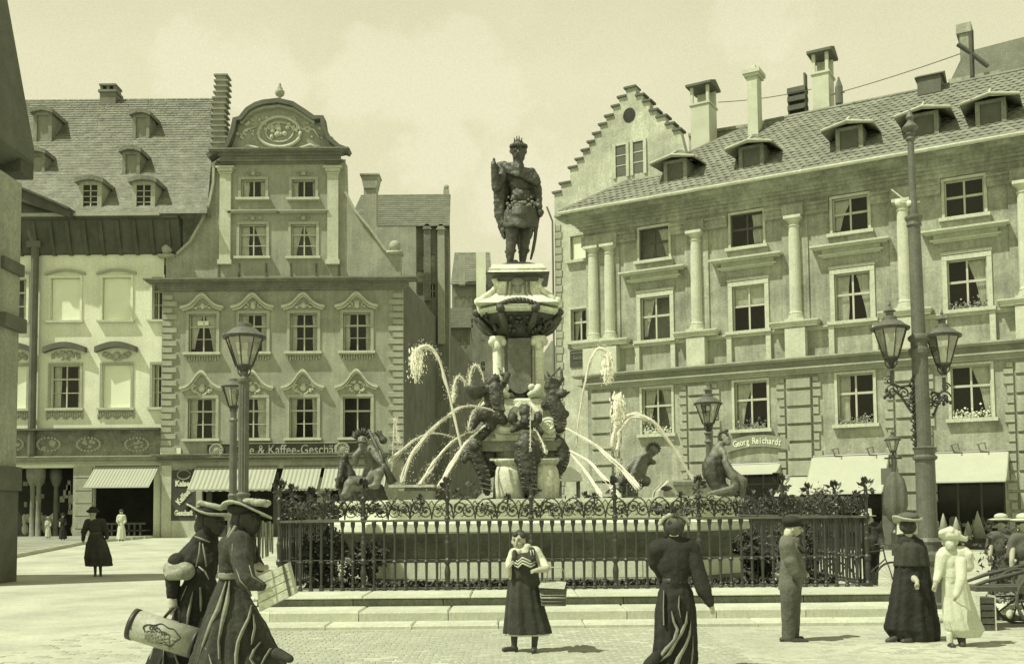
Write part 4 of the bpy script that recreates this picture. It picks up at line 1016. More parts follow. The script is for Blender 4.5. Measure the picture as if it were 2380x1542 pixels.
# ================================================================ alley houses
def simple_house(name,label,Y,uL,uR,vT,dep,mt,rmt,ridge_v=None,chim=None,wins=(),gable=None,sl_=-.05):
    xL,xR=W(uL,vT,Y).x,W(uR,vT,Y).x;zt=W((uL+uR)/2,vT,Y).z;c=(xL+xR)/2
    t=thing(name,label,'house',(c,Y,0));h=(xR-xL)/2
    hs=[]
    for (a,b,cc,d) in wins: hs.append((W(a,cc,Y).x-c,W(b,cc,Y).x-c,W(a,d,Y).z,W(a,cc,Y).z))
    m=wallgrid(MB(),-h,h,0,zt,hs,0,.2);m.quad((h,0,0),(h+dep*sl_,dep,0),(h+dep*sl_,dep,zt),(h,0,zt));m.quad((-h,0,0),(-h,0,zt),(-h,dep,zt),(-h,dep,0));m.build('wall',mt,t)
    for k,(a,b,z0_,z1_) in enumerate(hs): 
        wi=MB().quad((a,.18,z0_),(b,.18,z0_),(b,.18,z1_),(a,.18,z1_)).build('window','interior' if k%2 else 'curtain',t)
        g=MB();g.box((a+b)/2-.03,(a+b)/2+.03,.1,.15,z0_,z1_);g.box(a,b,.1,.14,(z0_+z1_)/2-.03,(z0_+z1_)/2+.03);g.build('frame','window_wood',wi)
    if ridge_v:
        zr=W((uL+uR)/2,ridge_v,Y+dep*.5).z
        m=MB();e_=h+dep*sl_*.5;m.quad((-h-.1,-.4,zt-.1),(h+.1,-.4,zt-.1),(e_,dep/2,zr),(-h-.1,dep/2,zr));m.quad((-h,dep/2,zr),(e_,dep/2,zr),(h+dep*sl_,dep,zt),(-h,dep,zt));m.quad((h+.1,-.4,zt-.1),(h+dep*sl_,dep,zt),(e_,dep/2,zr))
        rf_=m.build('roof',rmt,t)
        m=MB();nr=16
        for r in range(nr):
            q=r/nr;m.box(-h-.1,h+.1+(dep*sl_*.5)*q,-.4+(dep/2+.4)*q,-.4+(dep/2+.4)*q+.06,zt-.1+(zr-zt+.1)*q,zt-.02+(zr-zt+.1)*q+.03)
        m.build('tile_course',rmt,rf_,kind='stuff')
    if gable:
        zg=W((uL+uR)/2,gable,Y).z;MB().prism([(-h,zt),(h,zt),(0,zg)],0,.4).build('gable',mt,t)
    return t,c,h,zt
t,c,h,zt=simple_house('alley_house','tall narrow house with tiled roof behind the right side of the baroque gable',66,812,1042,526,12,'alley_mid','roof_tile',ridge_v=452,wins=((968,986,628,655),(950,962,690,720),(1000,1010,590,620),(1000,1010,660,690)))
m=MB()
for (a,b,v0,v1) in ((1017,1033,537,800),(948,962,548,650),(985,1001,536,700),(905,932,548,600)):  # first pier: sun on a wall strip put into its paler colour
    x0_,x1_=W(a,v0,66).x-c,W(b,v0,66).x-c;z1_,z0_=W(a,v0,66).z,W(a,v1,66).z
    m=MB();m.box(x0_,x1_,-.3,0,z0_,z1_);m.prism([(x0_-.1,z1_),(x1_+.1,z1_),((x0_+x1_)/2,z1_+.5)],-.4,.1);m.build('wall_pier','gable_trim' if a!=985 else 'alley_mid',t)
x0_,x1_=W(845,405,63).x-c,W(874,405,63).x-c;z1_=W(860,405,63).z;z0_=W(860,550,63).z
m=MB();m.box(x0_,x1_,-3,-2.1,z0_-3,z1_-.9);m.prism([(x0_,z1_-.9),(x1_,z1_-.9),(x1_+.18,z1_-.1),(x0_-.18,z1_-.1)],-3.1,-2);m.box(x0_-.22,x1_+.22,-3.2,-1.9,z1_-.1,z1_);m.build('chimney','alley_pale',t)
p=W(1037,432,72);m=MB();m.box(p.x-c-.2,p.x-c+.2,5.8,6.2,p.z-1,p.z-.3);m.ball((p.x-c,6,p.z-.1),.2);m.build('finial','alley_pale',t)
m=MB();zz=W(900,548,62).z;m.box(GX1-2.3-c,GX1+.2-c,-6,-5.6,14,zz);m.build('rear_wall','alley_pale',t)
t,c,h,zt=simple_house('alley_house','narrow house with a pale upright wall strip, second along the alley',98,1050,1142,660,14,'alley_mid','roof_tile',ridge_v=586,wins=tuple((a_,a_+8,v_,v_+22) for a_ in (1056,1072,1090,1118) for v_ in (690,740,790,840)))
x0_,x1_=W(1106,590,97).x-c,W(1128,590,97).x-c;m=MB();m.box(x0_,x1_,-1,-.3,W(1110,715,97).z,W(1110,586,97).z);m.build('wall_strip','pale_wall',t)
m=MB();x0_,x1_=W(1066,590,97).x-c,W(1080,590,97).x-c;m.box(x0_,x1_,-1,-.3,W(1110,660,97).z,W(1110,590,97).z);m.build('wall_strip','alley_pale',t)
# row along the alley's left side
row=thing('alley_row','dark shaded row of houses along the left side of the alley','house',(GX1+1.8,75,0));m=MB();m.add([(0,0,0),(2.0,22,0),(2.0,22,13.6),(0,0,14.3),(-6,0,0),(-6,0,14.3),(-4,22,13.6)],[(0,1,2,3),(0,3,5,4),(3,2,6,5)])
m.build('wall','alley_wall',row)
for k in range(7):
    for zz in (5,9.2):
        y=1.5+k*3;x=y*2/22;m=MB();m.quad((x+.02,y,zz),(x+.12,y+1.1,zz),(x+.12,y+1.1,zz+1.8),(x+.02,y,zz+1.8));m.build('window','trim_dark',row)
# further houses stepping back along the alley, each a little to the right of the one before
simple_house('alley_house','tall house with rows of small windows, third along the alley',84,1040,1092,760,9,'alley_mid','roof_tile',ridge_v=716,sl_=-.02,wins=tuple((a_,a_+7,v_,v_+20) for a_ in (1050,1064,1078) for v_ in (790,835,880,930)))
simple_house('alley_house','pale gabled house behind the small water arcs in the alley',106,1086,1128,790,9,'alley_mid','roof_tile',gable=742,sl_=-.02,wins=tuple((a_,a_+7,v_,v_+18) for a_ in (1094,1106,1118) for v_ in (805,845,885,930)))
# houses closing the alley
t,c,h,zt=simple_house('alley_end_house','pale windowed house closing the alley behind the fountain figures',118,1105,1240,838,10,'alley_mid','roof_tile',ridge_v=790,wins=tuple((a,a+9,v,v+26) for a in (1118,1140,1162,1184,1206) for v in (870,925,980)))
t,c,h,zt=simple_house('alley_end_house','small gabled far house between the fountain pillar and the stepped gable house',125,1236,1330,862,10,'alley_pale','roof_tile',gable=790,wins=((1283,1293,880,910),(1283,1293,940,975)))
# ================================================================ fountain platform
st=thing('fountain_steps','two low pale stone steps and kerb around the railed fountain','steps',(1,21.8,0))
def ring_blocks(x0,x1,y0,y1,ch,wd,z0,z1,L=1.25,name='step_stone'):
    mt_='dark_stone' if name=='riser_stone' else 'step_stone'  # riser painted darker for the shade below the kerb lip
    pts=[(x0+ch,y0),(x1-ch,y0),(x1,y0+ch),(x1,y1),(x0,y1),(x0,y0+ch)]
    k=0
    for i in range(len(pts)):
        a=Vector(pts[i]);b=Vector(pts[(i+1)%len(pts)]);l=(b-a).length;n=max(1,round(l/L));ang=math.atan2(b.y-a.y,b.x-a.x)
        for j in range(n):
            p=a.lerp(b,(j+.5)/n);w_=l/n-.012;s=.02
            def f():
                m=MB();m.add([(-w_/2,0,z0),(w_/2,0,z0),(w_/2,wd,z0),(-w_/2,wd,z0),(-w_/2,0,z1-s),(w_/2,0,z1-s),(w_/2,wd,z1-s),(-w_/2,wd,z1-s),(-w_/2+s,s,z1),(w_/2-s,s,z1),(w_/2-s,wd,z1),(-w_/2+s,wd,z1)],
                  [(0,3,2,1),(0,1,5,4),(1,2,6,5),(2,3,7,6),(3,0,4,7),(4,5,9,8),(5,6,10,9),(6,7,11,10),(7,4,8,11),(8,9,10,11)]);return m.mesh(name,mt_)
            o=inst(name,cached((name,round(w_,2),wd,z0,z1),f),st,(p.x-1,p.y-21.8,R_(-.004,.004)),ang)
            k+=1
ring_blocks(-4.75,6.75,14.45,29,.9,.56,-.05,.06)
ring_blocks(-4.35,6.35,15.0,28.5,.8,.9,.0,.2)
ring_blocks(-4.1,6.1,15.84,27.6,.12,1.29,.318,.353,L=1.6,name='kerb_stone')
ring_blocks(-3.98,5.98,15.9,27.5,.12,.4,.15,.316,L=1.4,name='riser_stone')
MB().box(-4.0-1,6.0-1,16.9-21.8,27-21.8,.0,.335).build('platform','step_stone',st)
# ================================================================ railing
FX0,FX1,FY0,FY1=-3.86,5.86,17.0,26.6
fe=thing('iron_railing','dark wrought iron railing with scrollwork and flowers enclosing the fountain','railing',(1,FY0,.353))
def bar():
    m=MB();m.lathe([(.04,0),(.04,.03),(.03,.05),(.03,.08),(.019,.1),(.025,.44),(.042,.46),(.042,.48),(.026,.5),(.02,.75),(.023,1.02),(.034,1.06),(.04,1.1),(.04,1.13)],7);return m.mesh('bar','cast_iron')
def post():
    m=MB();m.box(-.055,.055,-.055,.055,0,.06);m.lathe([(.05,.06),(.03,.1),(.045,.2),(.052,.3),(.03,.42),(.056,.45),(.056,.5),(.035,.53),(.04,.62),(.05,.78),(.035,.82),(.035,.88),(.028,.9),(.03,1.1),(.05,1.14),(.05,1.19),(.03,1.22),(.03,1.45),(.05,1.48),(.05,1.52),(.02,1.56),(.02,1.62)],9);return m.mesh('post','cast_iron')
def spiral(cx,cz,r,turns,sg=1,up=1,n=26,ph=0):
    pts=[]
    for k in range(n+1):
        q=k/n;a=ph+turns*2*math.pi*q;rr=r*(1-.82*q);pts.append((cx+sg*rr*math.cos(a),0,cz+up*rr*math.sin(a)))
    return pts
def scroll(v):
    m=MB()
    if v==0:
        m.tube(spiral(-.085,.17,.13,1.6,1,1,ph=-1.3),.013,5);m.tube(spiral(.085,.13,.12,1.5,-1,-1,ph=-1.3),.012,5);m.tube([(-.18,0,.02),(-.12,0,.09),(0,0,.15),(.12,0,.22),(.18,0,.3)],.009,5)
    else:
        m.tube(spiral(.08,.17,.13,1.6,-1,1,ph=-1.3),.009,5);m.tube(spiral(-.09,.12,.11,1.5,1,-1,ph=-1.3),.009,5);m.tube([(.18,0,.02),(.1,0,.1),(0,0,.16),(-.12,0,.2),(-.18,0,.3)],.009,5)
    for p in ((-.085,0,.17),(.085,0,.13)): m.ball(p,.03,.025,.03,7,5)
    m.tube([(.18*math.cos(a),0,.0+.33*math.sin(a)) for a in [k*math.pi/10 for k in range(11)]],.012,5)
    return m.mesh('scroll','cast_iron')
bme,pme,sme=bar(),post(),[scroll(0),scroll(1)]
def flower():
    m=MB();rs=random.Random(2)
    for k in range(34):
        a=rs.uniform(0,6.28);e=rs.uniform(-.6,1.4);r=rs.uniform(.05,.15);c=Vector((r*math.cos(a)*math.cos(e),r*math.sin(a)*math.cos(e),.13*math.sin(e)));d=c.normalized()*.06;s=Vector((rs.uniform(-1,1),rs.uniform(-1,1),rs.uniform(-1,1)))*.035
        m.quad(c-d*.6,c+s,c+d,c-s)
    m.lathe([(.015,-.2),(.03,0),(.02,.05)],6)
    return m.mesh('iron_flower','cast_iron')
fme=flower()
def run(x0,y0,x1,y1,n,every=8,front=False):
    a=Vector((x0-1,y0-FY0,0));b=Vector((x1-1,y1-FY0,0));ang=math.atan2(b.y-a.y,b.x-a.x);d=(b-a).normalized()
    for i in range(n):
        p=a.lerp(b,i/n)
        if i%every==0:
            inst('post',pme,fe,p,ang);inst('iron_flower',fme,fe,p+Vector((0,0,1.66 if front else 1.6)),R_(0,3),scale=(1.1,1.1,1.2))
        else: inst('bar',bme,fe,p,ang+R_(-.3,.3))
    L=(b-a).length;m=MB();nrm=Vector((-d.y,d.x,0))
    def rail(z0,z1,w_):
        q=[a-nrm*w_,b-nrm*w_,b+nrm*w_,a+nrm*w_];m.add([(v.x,v.y,z0) for v in q]+[(v.x,v.y,z1) for v in q],[(0,3,2,1),(4,5,6,7),(0,1,5,4),(1,2,6,5),(2,3,7,6),(3,0,4,7)])
    rail(1.13,1.165,.045);rail(.5,.512,.006);rail(.035,.05,.012)
    m.build('rail','lamp_iron',fe)
    k=int(L/.36)
    for i in range(k):
        p=a.lerp(b,(i+.5)/k)+Vector((0,0,1.17));inst('scroll',sme[i%2],fe,p,ang,scale=(1,1,1.0))
        if front and i%4==2: inst('iron_flower',fme,fe,p+Vector((0,0,.3)),R_(0,3),scale=(.6,.6,.7))
run(FX0,FY0,FX1,FY0,56,8,True);run(FX1,FY0,FX1,FY1,52,9);run(FX1,FY1,FX0,FY1,44,9);run(FX0,FY1,FX0,FY0,50,9)
def leaves(name,boxes,n,mt,parent,size=(.03,.06),seed=1):
    rs=random.Random(seed);m=MB()
    for (c,rx,ry,rz) in boxes:
        c=Vector(c)
        for k in range(n):
            while True:
                p=Vector((rs.uniform(-1,1),rs.uniform(-1,1),rs.uniform(-1,1)))
                if p.length<1: break
            p=Vector((p.x*rx,p.y*ry,p.z*rz))+c;s=rs.uniform(*size);u=Vector((rs.gauss(0,1),rs.gauss(0,1),rs.gauss(0,1))).normalized()*s;v=u.orthogonal().normalized()*s*.5
            m.quad(p-u,p+v,p+u,p-v)
    return m.build(name,mt,parent,kind='stuff')
# climbing flowers woven through the scrollwork (dense at left and right)
bx=[]
rs=random.Random(6)
for i in range(54):
    x=FX0+.1+(FX1-FX0)*i/54;dens=1 if (x<-1.6 or x>4.0) else (.7 if x>2 else .42)
    if rs.random()<dens: bx.append(((x-1,rs.uniform(-.05,.08),1.34+rs.uniform(-.06,.08)),.13,.07,.14))
leaves('creeper',bx,48,'leaf',fe,(.02,.045),3)
leaves('creeper_flowers',[b for b in bx if rs.random()<.3],6,'petal',fe,(.018,.03),5)
# shrubs inside the railing
def bush(label,x,y,z,r,h,seed,mt='leaf',cat='shrub'):
    t=thing('shrub',label,cat,(x,y,z));m=MB();rs=random.Random(seed)
    for k in range(5): m.tube([(rs.uniform(-.1,.1),rs.uniform(-.1,.1),0),(rs.uniform(-r*.4,r*.4),rs.uniform(-r*.4,r*.4),h*.7)],[.02,.008],5)
    m.build('stem','wood_dark',t)
    bb=[((rs.uniform(-r*.6,r*.6),rs.uniform(-r*.5,r*.5),h*rs.uniform(.25,.85)),r*.45,r*.4,h*.25) for k in range(9)]
    leaves('foliage',bb,110,mt,t,(.03,.07),seed);return t
bush('dark shrub inside the railing near its left front corner',-3.25,17.8,.34,.45,1.0,1);bush('low dark shrub inside the railing right of the left corner shrub',-2.5,17.75,.34,.4,.8,2)
bush('dark shrub inside the railing at its right end',4.95,18.2,.34,.5,1.0,3);bush('low dark shrub inside the railing, second from the right end',4.25,17.8,.34,.35,.7,4)
bush('dense shrub behind the left side of the railing',-3.1,21,.34,.5,1.2,5);bush('tall dense shrub behind the right corner of the railing',6.9,23.2,.1,.55,2.0,6)
bush('leafy shrub right of the bronze river god, behind the left railing',-2.2,22.5,.34,.5,1.5,7);bush('dense shrub behind the right side of the railing',5.1,22.6,.34,.5,1.3,9)
# ================================================================ fountain basin
fo=thing('fountain','stone fountain basin with a tall ornate pillar crowded with bronze figures','fountain',(.5,21.6,.335))
def octo(s): 
    hx,hy,c=3.62+s,3.4+s,1.05+s*.4
    return [(-hx+c,-hy),(hx-c,-hy),(hx,-hy+c),(hx,hy-c),(hx-c,hy),(-hx+c,hy),(-hx,hy-c),(-hx,-hy+c)]
prof=[(.22,0),(.22,.1),(.14,.14),(.14,.42),(.1,.46),(-.02,.5),(-.05,.62),(.0,.76),(.12,.86),(.22,.93),(.3,.96),(.3,1.1),(.2,1.14),(.12,1.17),(.12,1.42),(.2,1.45),(.2,1.52),(-.35,1.53),(-.35,1.0)]
m=MB()
for (s,z) in prof: m.v+=[(x,y,z) for x,y in octo(s)]
for j in range(len(prof)-1):
    for i in range(8): m.f.append((j*8+i,j*8+(i+1)%8,(j+1)*8+(i+1)%8,(j+1)*8+i))
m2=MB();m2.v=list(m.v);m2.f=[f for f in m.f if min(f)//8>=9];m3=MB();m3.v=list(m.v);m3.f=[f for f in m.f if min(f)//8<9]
m3.build('basin_wall','dark_stone',fo);m2.build('basin_rim','plinth_white',fo)  # lower wall coloured darker for the shade below the rim
bd=MB();rs=random.Random(5)
for (xa,xb,ya,yb,n) in ((-3.5,5.5,17.45,17.7,2600),(-3.6,-3.35,17.5,25,1200),(5.3,5.55,17.5,25,1200)):
    for k in range(n):
        p=Vector((rs.uniform(xa,xb)-.5,rs.uniform(ya,yb)-21.6,rs.uniform(0,.13)));u=Vector((rs.gauss(0,1),rs.gauss(0,1),rs.gauss(0,1))).normalized()*rs.uniform(.03,.05);v=u.orthogonal().normalized()*.03
        bd.quad(p-u,p+v,p+u,p-v)
o=bd.build('low_hedge','leaf',loc=(.5,21.6,.335),kind='stuff');tag(o,'low dark clipped border of leaves along the inside foot of the railing','hedge')
m=MB();m.v+=[(x,y,1.3) for x,y in octo(-.34)];m.f.append(tuple(range(8)));m.build('basin_water','basin_water',fo)
# joints on the basin's plinth: slabs as parts
pl8=octo(.155)
for i in (7,0,1):
    a=Vector(pl8[i]);b=Vector(pl8[(i+1)%8]);l=(b-a).length;n=max(1,round(l/.9));ang=math.atan2(b.y-a.y,b.x-a.x)
    for j in range(n):
        p=a.lerp(b,(j+.5)/n);w_=l/n-.015
        inst('slab',cached(('slab',round(w_,2)),lambda:MB().box(-w_/2,w_/2,0,.05,.14,.42).mesh('slab','plinth_white')),fo,(p.x,p.y,0),ang)
def FW(u,v,Y): return W(u,v,Y)-Vector((.5,21.6,.335))
# ---- pillar, y plane 21.5, axis x=.15
AX,AY=.15-.5,-.1
def zf(v): return W(1205,v,21.5).z-.335
def sqlathe(prof,nm,mt,ax=AX,ay=AY,n=4,rot=math.pi/4,sx=1,sy=1,par=None):
    m=MB();m.lathe([(r*math.sqrt(2) if n==4 else r,z) for r,z in prof],n,ax,ay,0,sx,sy,rot);return m.build(nm,mt,par or fo)
# foot block and balusters
sqlathe([(1.0,1.2),(1.0,1.5),(.9,1.55),(.55,1.6),(.5,zf(1055)),(.8,zf(1052)),(.86,zf(1034)),(.9,zf(1030))],'pillar_foot','basin_stone',n=4)
for ux in (1185,1263):
    c=FW(ux,1100,20.75);m=MB();zb=1.5;zt=zf(1072)
    m.lathe([(.3,zb),(.31,zb+.2),(.33,zb+.4),(.31,zb+.62),(.24,zb+.8),(.2,zt-.14),(.3,zt-.1),(.34,zt-.02),(.34,zt)],16,c.x,c.y,0);m.build('baluster','fountain_marble',fo,smooth=True)
sqlathe([(.8,zf(1034)),(.86,zf(1030)),(.84,zf(1016)),(.95,zf(1014)),(1.0,zf(1008)),(1.0,zf(1000)),(.5,zf(998))],'entablature','fountain_marble',n=8,rot=math.pi/8)
sqlathe([(.78,zf(1076)),(.8,zf(1040)),(.86,zf(1034))],'frieze_block','basin_stone',n=8,rot=math.pi/8)
for uL,uR in ((1137,1200),(1240,1308)):
    a=FW(uL,1030,20.7);b=FW(uR,1030,20.7);m=MB();m.box(a.x,b.x,a.y-.03,a.y+.1,zf(1074),zf(1069));m.box(a.x+.05,b.x-.05,a.y+.02,a.y+.1,zf(1038),zf(1024));m.build('cornice_strip','fountain_marble',fo)
# scroll stage
sqlathe([(.5,zf(1000)),(.48,zf(935)),(.42,zf(930))],'scroll_stage','fountain_marble')
for u,r in ((1167,.14),(1275,.17)):
    for (uu,vv,rr,) in ((u,990,r),):
        c=FW(uu,vv,20.7);m=MB();pts=[]
        for k in range(34):
            q=k/33;a=q*2.2*2*math.pi;R=rr*(1-.8*q);pts.append((c.x+R*math.cos(a)*(1 if u<1200 else -1),c.y-.03*q,c.z+R*math.sin(a)))
        m.tube(pts,.045,6);m.ball((c.x,c.y,c.z),.06);
        d=1 if u<1200 else -1
        m.tube([(c.x+d*rr*1.0,c.y+.05,c.z+.05),(c.x+d*.22,c.y+.1,c.z+.3),(c.x+d*.38,c.y+.2,c.z+.5)],[.07,.08,.05],6)
        m.box(c.x-.14,c.x+.14,c.y+.02,c.y+.5,c.z-.25,c.z+.12);m.build('volute','fountain_marble',fo,smooth=False)
# column stage: three pale corner columns round a dark core
zb,zt=zf(928),zf(788)
sqlathe([(.42,zb),(.4,zb+.1),(.3,zb+.14),(.3,zt-.1),(.4,zt)],'core','bronze',n=6)
# heraldic dark panel with a rounded lower end on the front
m=MB();n=12;pts=[(-.24,zt-.05),(.24,zt-.05)]+[(.24*math.cos(a),zb+.34+.26*math.sin(a)) for a in [-k*math.pi/n for k in range(n+1)]]
pts=[(AX+.02+x,z) for x,z in pts];m.prism(list(reversed(pts)),AY-.44,AY-.3);m.build('panel','pale_bronze',fo)
for (x,y) in ((-.43,-.3),(.43,-.3),(.3,.42),(-.3,.42)):
    m=MB();m.lathe([(.14,zb),(.14,zb+.08),(.1,zb+.12),(.105,zt-.35),(.09,zt-.3),(.1,zt-.24),(.15,zt-.08),(.17,zt)],14,AX+x,AY+y,0);m.build('column','fountain_marble',fo,smooth=True)
    m=MB();
    for s in (-1,1): m.ball((AX+x+s*.12,AY+y-.08,zt-.12),.075,.06,.09,8,6)
    m.ball((AX+x,AY+y-.14,zt-.2),.07,.05,.1,8,6);m.build('capital_leaves','fountain_marble',fo,smooth=True)
for s in (-1,1):      # swags at the foot of the columns
    m=MB();m.tube([(AX+s*.5,AY-.42,zb+.35),(AX+s*.38,AY-.46,zb+.12),(AX+s*.2,AY-.48,zb+.02)],[.06,.11,.06],7);m.ball((AX+s*.27,AY-.46,zb+.2),.08);m.tube([(AX+s*.6,AY-.4,zb-.05),(AX+s*.8,AY-.35,zb-.2)],[.1,.03],6);m.build('swag','fountain_marble',fo,smooth=True)
# flared dish capital
z=[zf(v) for v in (790,782,765,752,742,736,732,724)]
sqlathe([(.4,z[0]),(.5,z[1]),(.62,z[2]),(.78,z[3]),(.86,z[4]),(.9,z[5]-.02)],'flared_capital','bronze',n=8,rot=math.pi/8)
m=MB();m.lathe([(.88,zf(740)),(.97,zf(735)),(.98,zf(728)),(.9,zf(724)),(.5,zf(716))],8,AX,AY,0,1,1,math.pi/8);m.build('dish_rim','fountain_marble',fo)
m=MB()
for k in range(8):
    a=math.pi/8+k*math.pi/4;m.ball((AX+.93*math.cos(a),AY+.93*math.sin(a),zf(734)),.1,.1,.09,8,6);m.tube([(AX+.5*math.cos(a),AY+.5*math.sin(a),zf(782)),(AX+.75*math.cos(a),AY+.75*math.sin(a),zf(764)),(AX+.93*math.cos(a),AY+.93*math.sin(a),zf(742))],[.05,.08,.06],6)
rs=random.Random(8)
for k in range(60):
    a=rs.uniform(-3.14,0);q=rs.random();r=.5+.38*q;m.ball((AX+r*math.cos(a),AY+r*math.sin(a),z[1]+(z[4]-z[1])*q),rs.uniform(.03,.07),.05,rs.uniform(.03,.07),6,4)
for k in range(12):
    a=-math.pi/2+(-.5+k/11)*.9;m.ball((AX+.93*math.cos(a),AY+.93*math.sin(a),zf(728)+.1*math.cos((k/11-.5)*3)),.06,.05,.06,6,4)
m.build('mask_ornament','bronze',fo,smooth=True)
# bell shaped upper pedestal
zz=[zf(v) for v in (718,705,690,672,660,652,646,638,632,626)]
sqlathe([(.84,zz[0]-.02),(.74,zz[0]+.05),(.6,zz[1]),(.52,(zz[1]+zz[2])/2),(.46,zz[2]),(.42,zz[3]),(.43,zz[4]+.02)],'upper_pedestal','fountain_marble')
for sx in (-1,1):
    for sy in (-1,1):
        m=MB();m.tube([(AX+sx*.82,AY+sy*.5,zz[0]+.04),(AX+sx*.7,AY+sy*.48,zz[1]+.02),(AX+sx*.52,AY+sy*.44,zz[2]+.03),(AX+sx*.44,AY+sy*.42,zz[3]),(AX+sx*.48,AY+sy*.44,zz[4]+.02)],[.075,.075,.06,.055,.075],8);m.ball((AX+sx*.82,AY+sy*.5,zz[0]+.06),.09,.08,.09);m.build('console_scroll','fountain_marble',fo,smooth=True)
m=MB()
for x in (-.2,-.12,.14,.22): m.tube([(AX+x*1.6,AY-.6,zz[0]+.05),(AX+x*1.1,AY-.47,zz[2]),(AX+x,AY-.43,zz[4])],.025,5)
m.ball((AX,AY-.46,zz[4]-.05),.14,.06,.1);m.ball((AX,AY-.46,zz[4]-.2),.08,.05,.12);m.build('drapery_relief','basin_stone',fo,smooth=True)
sqlathe([(.46,zf(664)),(.5,zf(656)),(.64,zf(652)),(.66,zf(648))],'neck_cornice','bronze')
sqlathe([(.64,zf(648)),(.58,zf(642)),(.6,zf(638)),(.55,zf(634)),(.52,zf(627))],'statue_slab','fountain_marble')
# ================================================================ figures: helper for sculpted bodies
class Fig:
    def __init__(s,name,label,cat,D,u,v,group=None,z=None):
        s.D=D;b=W(u,v,D);s.b=b;s.k=D/F;s.t=thing(name,label,cat,b,0,group)
    def p(s,u,v,dy=0): return W(u,v,s.D+dy)-s.b
    def caps(s,m,u0,v0,r0,u1,v1,r1,d0=0,d1=None): return m.caps(s.p(u0,v0,d0),r0*s.k,s.p(u1,v1,d0 if d1 is None else d1),r1*s.k)
    def ell(s,m,u,v,ru,rv,d=0,rd=None,ang=0):
        k=s.k;return m.ball(s.p(u,v,d),ru*k,(rd if rd is not None else ru)*k,rv*k,12,8,Matrix.Rotation(ang,3,'Y') if ang else None)
    def skirt(s,m,rings,folds=14,amp=.06,seed=0,n=56,steps=36,dr=.75,sway=None,dy=0):
        """rings: (v,uL,uR) top to bottom"""
        vs=[];rs=random.Random(seed);ph=[rs.uniform(0,6.28) for _ in range(4)]
        for j in range(steps+1):
            q=j/steps*(len(rings)-1);i=min(int(q),len(rings)-2);f=q-i;f2=f*f*(3-2*f) if False else f
            a,b=rings[i],rings[i+1];v=a[0]+(b[0]-a[0])*f2;uL=a[1]+(b[1]-a[1])*f2;uR=a[2]+(b[2]-a[2])*f2
            c=s.p((uL+uR)/2,v,dy);hw=(uR-uL)/2*s.k;g=j/steps
            for k in range(n):
                t=2*math.pi*k/n;w_=1+1.5*amp*(.25+.75*g)*(math.cos(folds*t+ph[0]+g*.8)+.6*math.cos((folds*.6//1)*t+ph[1]-g)+.35*math.cos((folds*1.7//1)*t+ph[2]))
                vs.append((c.x+hw*w_*math.cos(t),c.y+hw*dr*w_*math.sin(t),c.z))
        fs=[(j*n+(i+1)%n,j*n+i,(j+1)*n+i,(j+1)*n+(i+1)%n) for j in range(steps) for i in range(n)]
        fs.append(tuple(range(n)));fs.append(tuple(reversed(range(steps*n,(steps+1)*n))))
        return m.add(vs,fs)
    def part(s,m,name,mt,vox=None,disp=0,smooth=True,parent=None): return m.build(name,mt,parent or s.t,smooth=smooth,remesh=vox,disp=disp)
def zc(sx,sy,k): return lambda x,y:(sx+x*k,sy+y*k)
# ---- the tall statue
A=Fig('bronze_statue','dark bronze statue of a crowned man with raised arm and draped cloak on the pillar','statue',21.5,1205,627)
q=zc(1082.9,304.6,.2195);m=MB()
def C(m,F_,a,ra,b,rb,q,k,d0=0,d1=None): F_.caps(m,*q(*a),ra*k,*q(*b),rb*k,d0,d1)
k=.2195
F_=A
def E_(m,a,rx,ry,d=0,rd=None,ang=0): F_.ell(m,*q(*a),rx*k,ry*k,d,None if rd is None else rd*k,ang)
E_(m,(555,200),90,102,0,94);E_(m,(555,265),68,76,-.02,80);E_(m,(555,225),14,26,-.2,22)
for s in (-1,1): E_(m,(555+s*82,215),14,28);E_(m,(555+s*30,195),22,10,-.18,10)
C(m,A,(550,310),56,(550,380),66,q,k)
C(m,A,(460,440),75,(670,470),80,q,k);E_(m,(570,540),140,150,0,100);E_(m,(585,700),132,130,0,100);E_(m,(590,830),150,100,0,110)
A.skirt(m,[(q(0,790)[1],q(430,0)[0],q(740,0)[0]),(q(0,880)[1],q(412,0)[0],q(745,0)[0]),(q(0,985)[1],q(405,0)[0],q(740,0)[0])],18,.05,1,dr=.7)
C(m,A,(480,960),85,(480,1150),58,q,k,-.12);C(m,A,(480,1150),60,(470,1250),52,q,k,-.12);C(m,A,(470,1250),55,(462,1420),30,q,k,-.12);C(m,A,(462,1430),32,(420,1445),24,q,k,-.1,-.28)
C(m,A,(620,960),90,(620,1150),60,q,k,.08);C(m,A,(620,1150),62,(610,1260),54,q,k,.08);C(m,A,(610,1260),56,(590,1420),30,q,k,.08);C(m,A,(590,1430),32,(620,1445),24,q,k,.05,-.1)
C(m,A,(400,440),62,(330,600),48,q,k,-.05,-.2);C(m,A,(330,600),44,(300,400),34,q,k,-.2,-.3);E_(m,(296,365),34,40,-.3)
for (dx,dy_) in ((-40,-10),(-22,-45),(-2,-58),(18,-50)): C(m,A,(296,350),11,(296+dx,330+dy_),7,q,k,-.3)
C(m,A,(700,480),62,(755,620),50,q,k,0,-.02);C(m,A,(755,620),50,(770,800),38,q,k,0,-.1);E_(m,(785,870),34,48,-.1)
A.part(m,'body','bronze',.024,.035)
m=MB()
for k_ in range(15):
    t_=k_/14;x_=420+315*t_;dd=-.13-.2*math.sin(math.pi*t_);m.caps(A.p(*q(x_,850),dd),.035,A.p(*q(x_+(t_-.5)*24,1000+10*math.sin(k_)),dd-.03),.05,8)
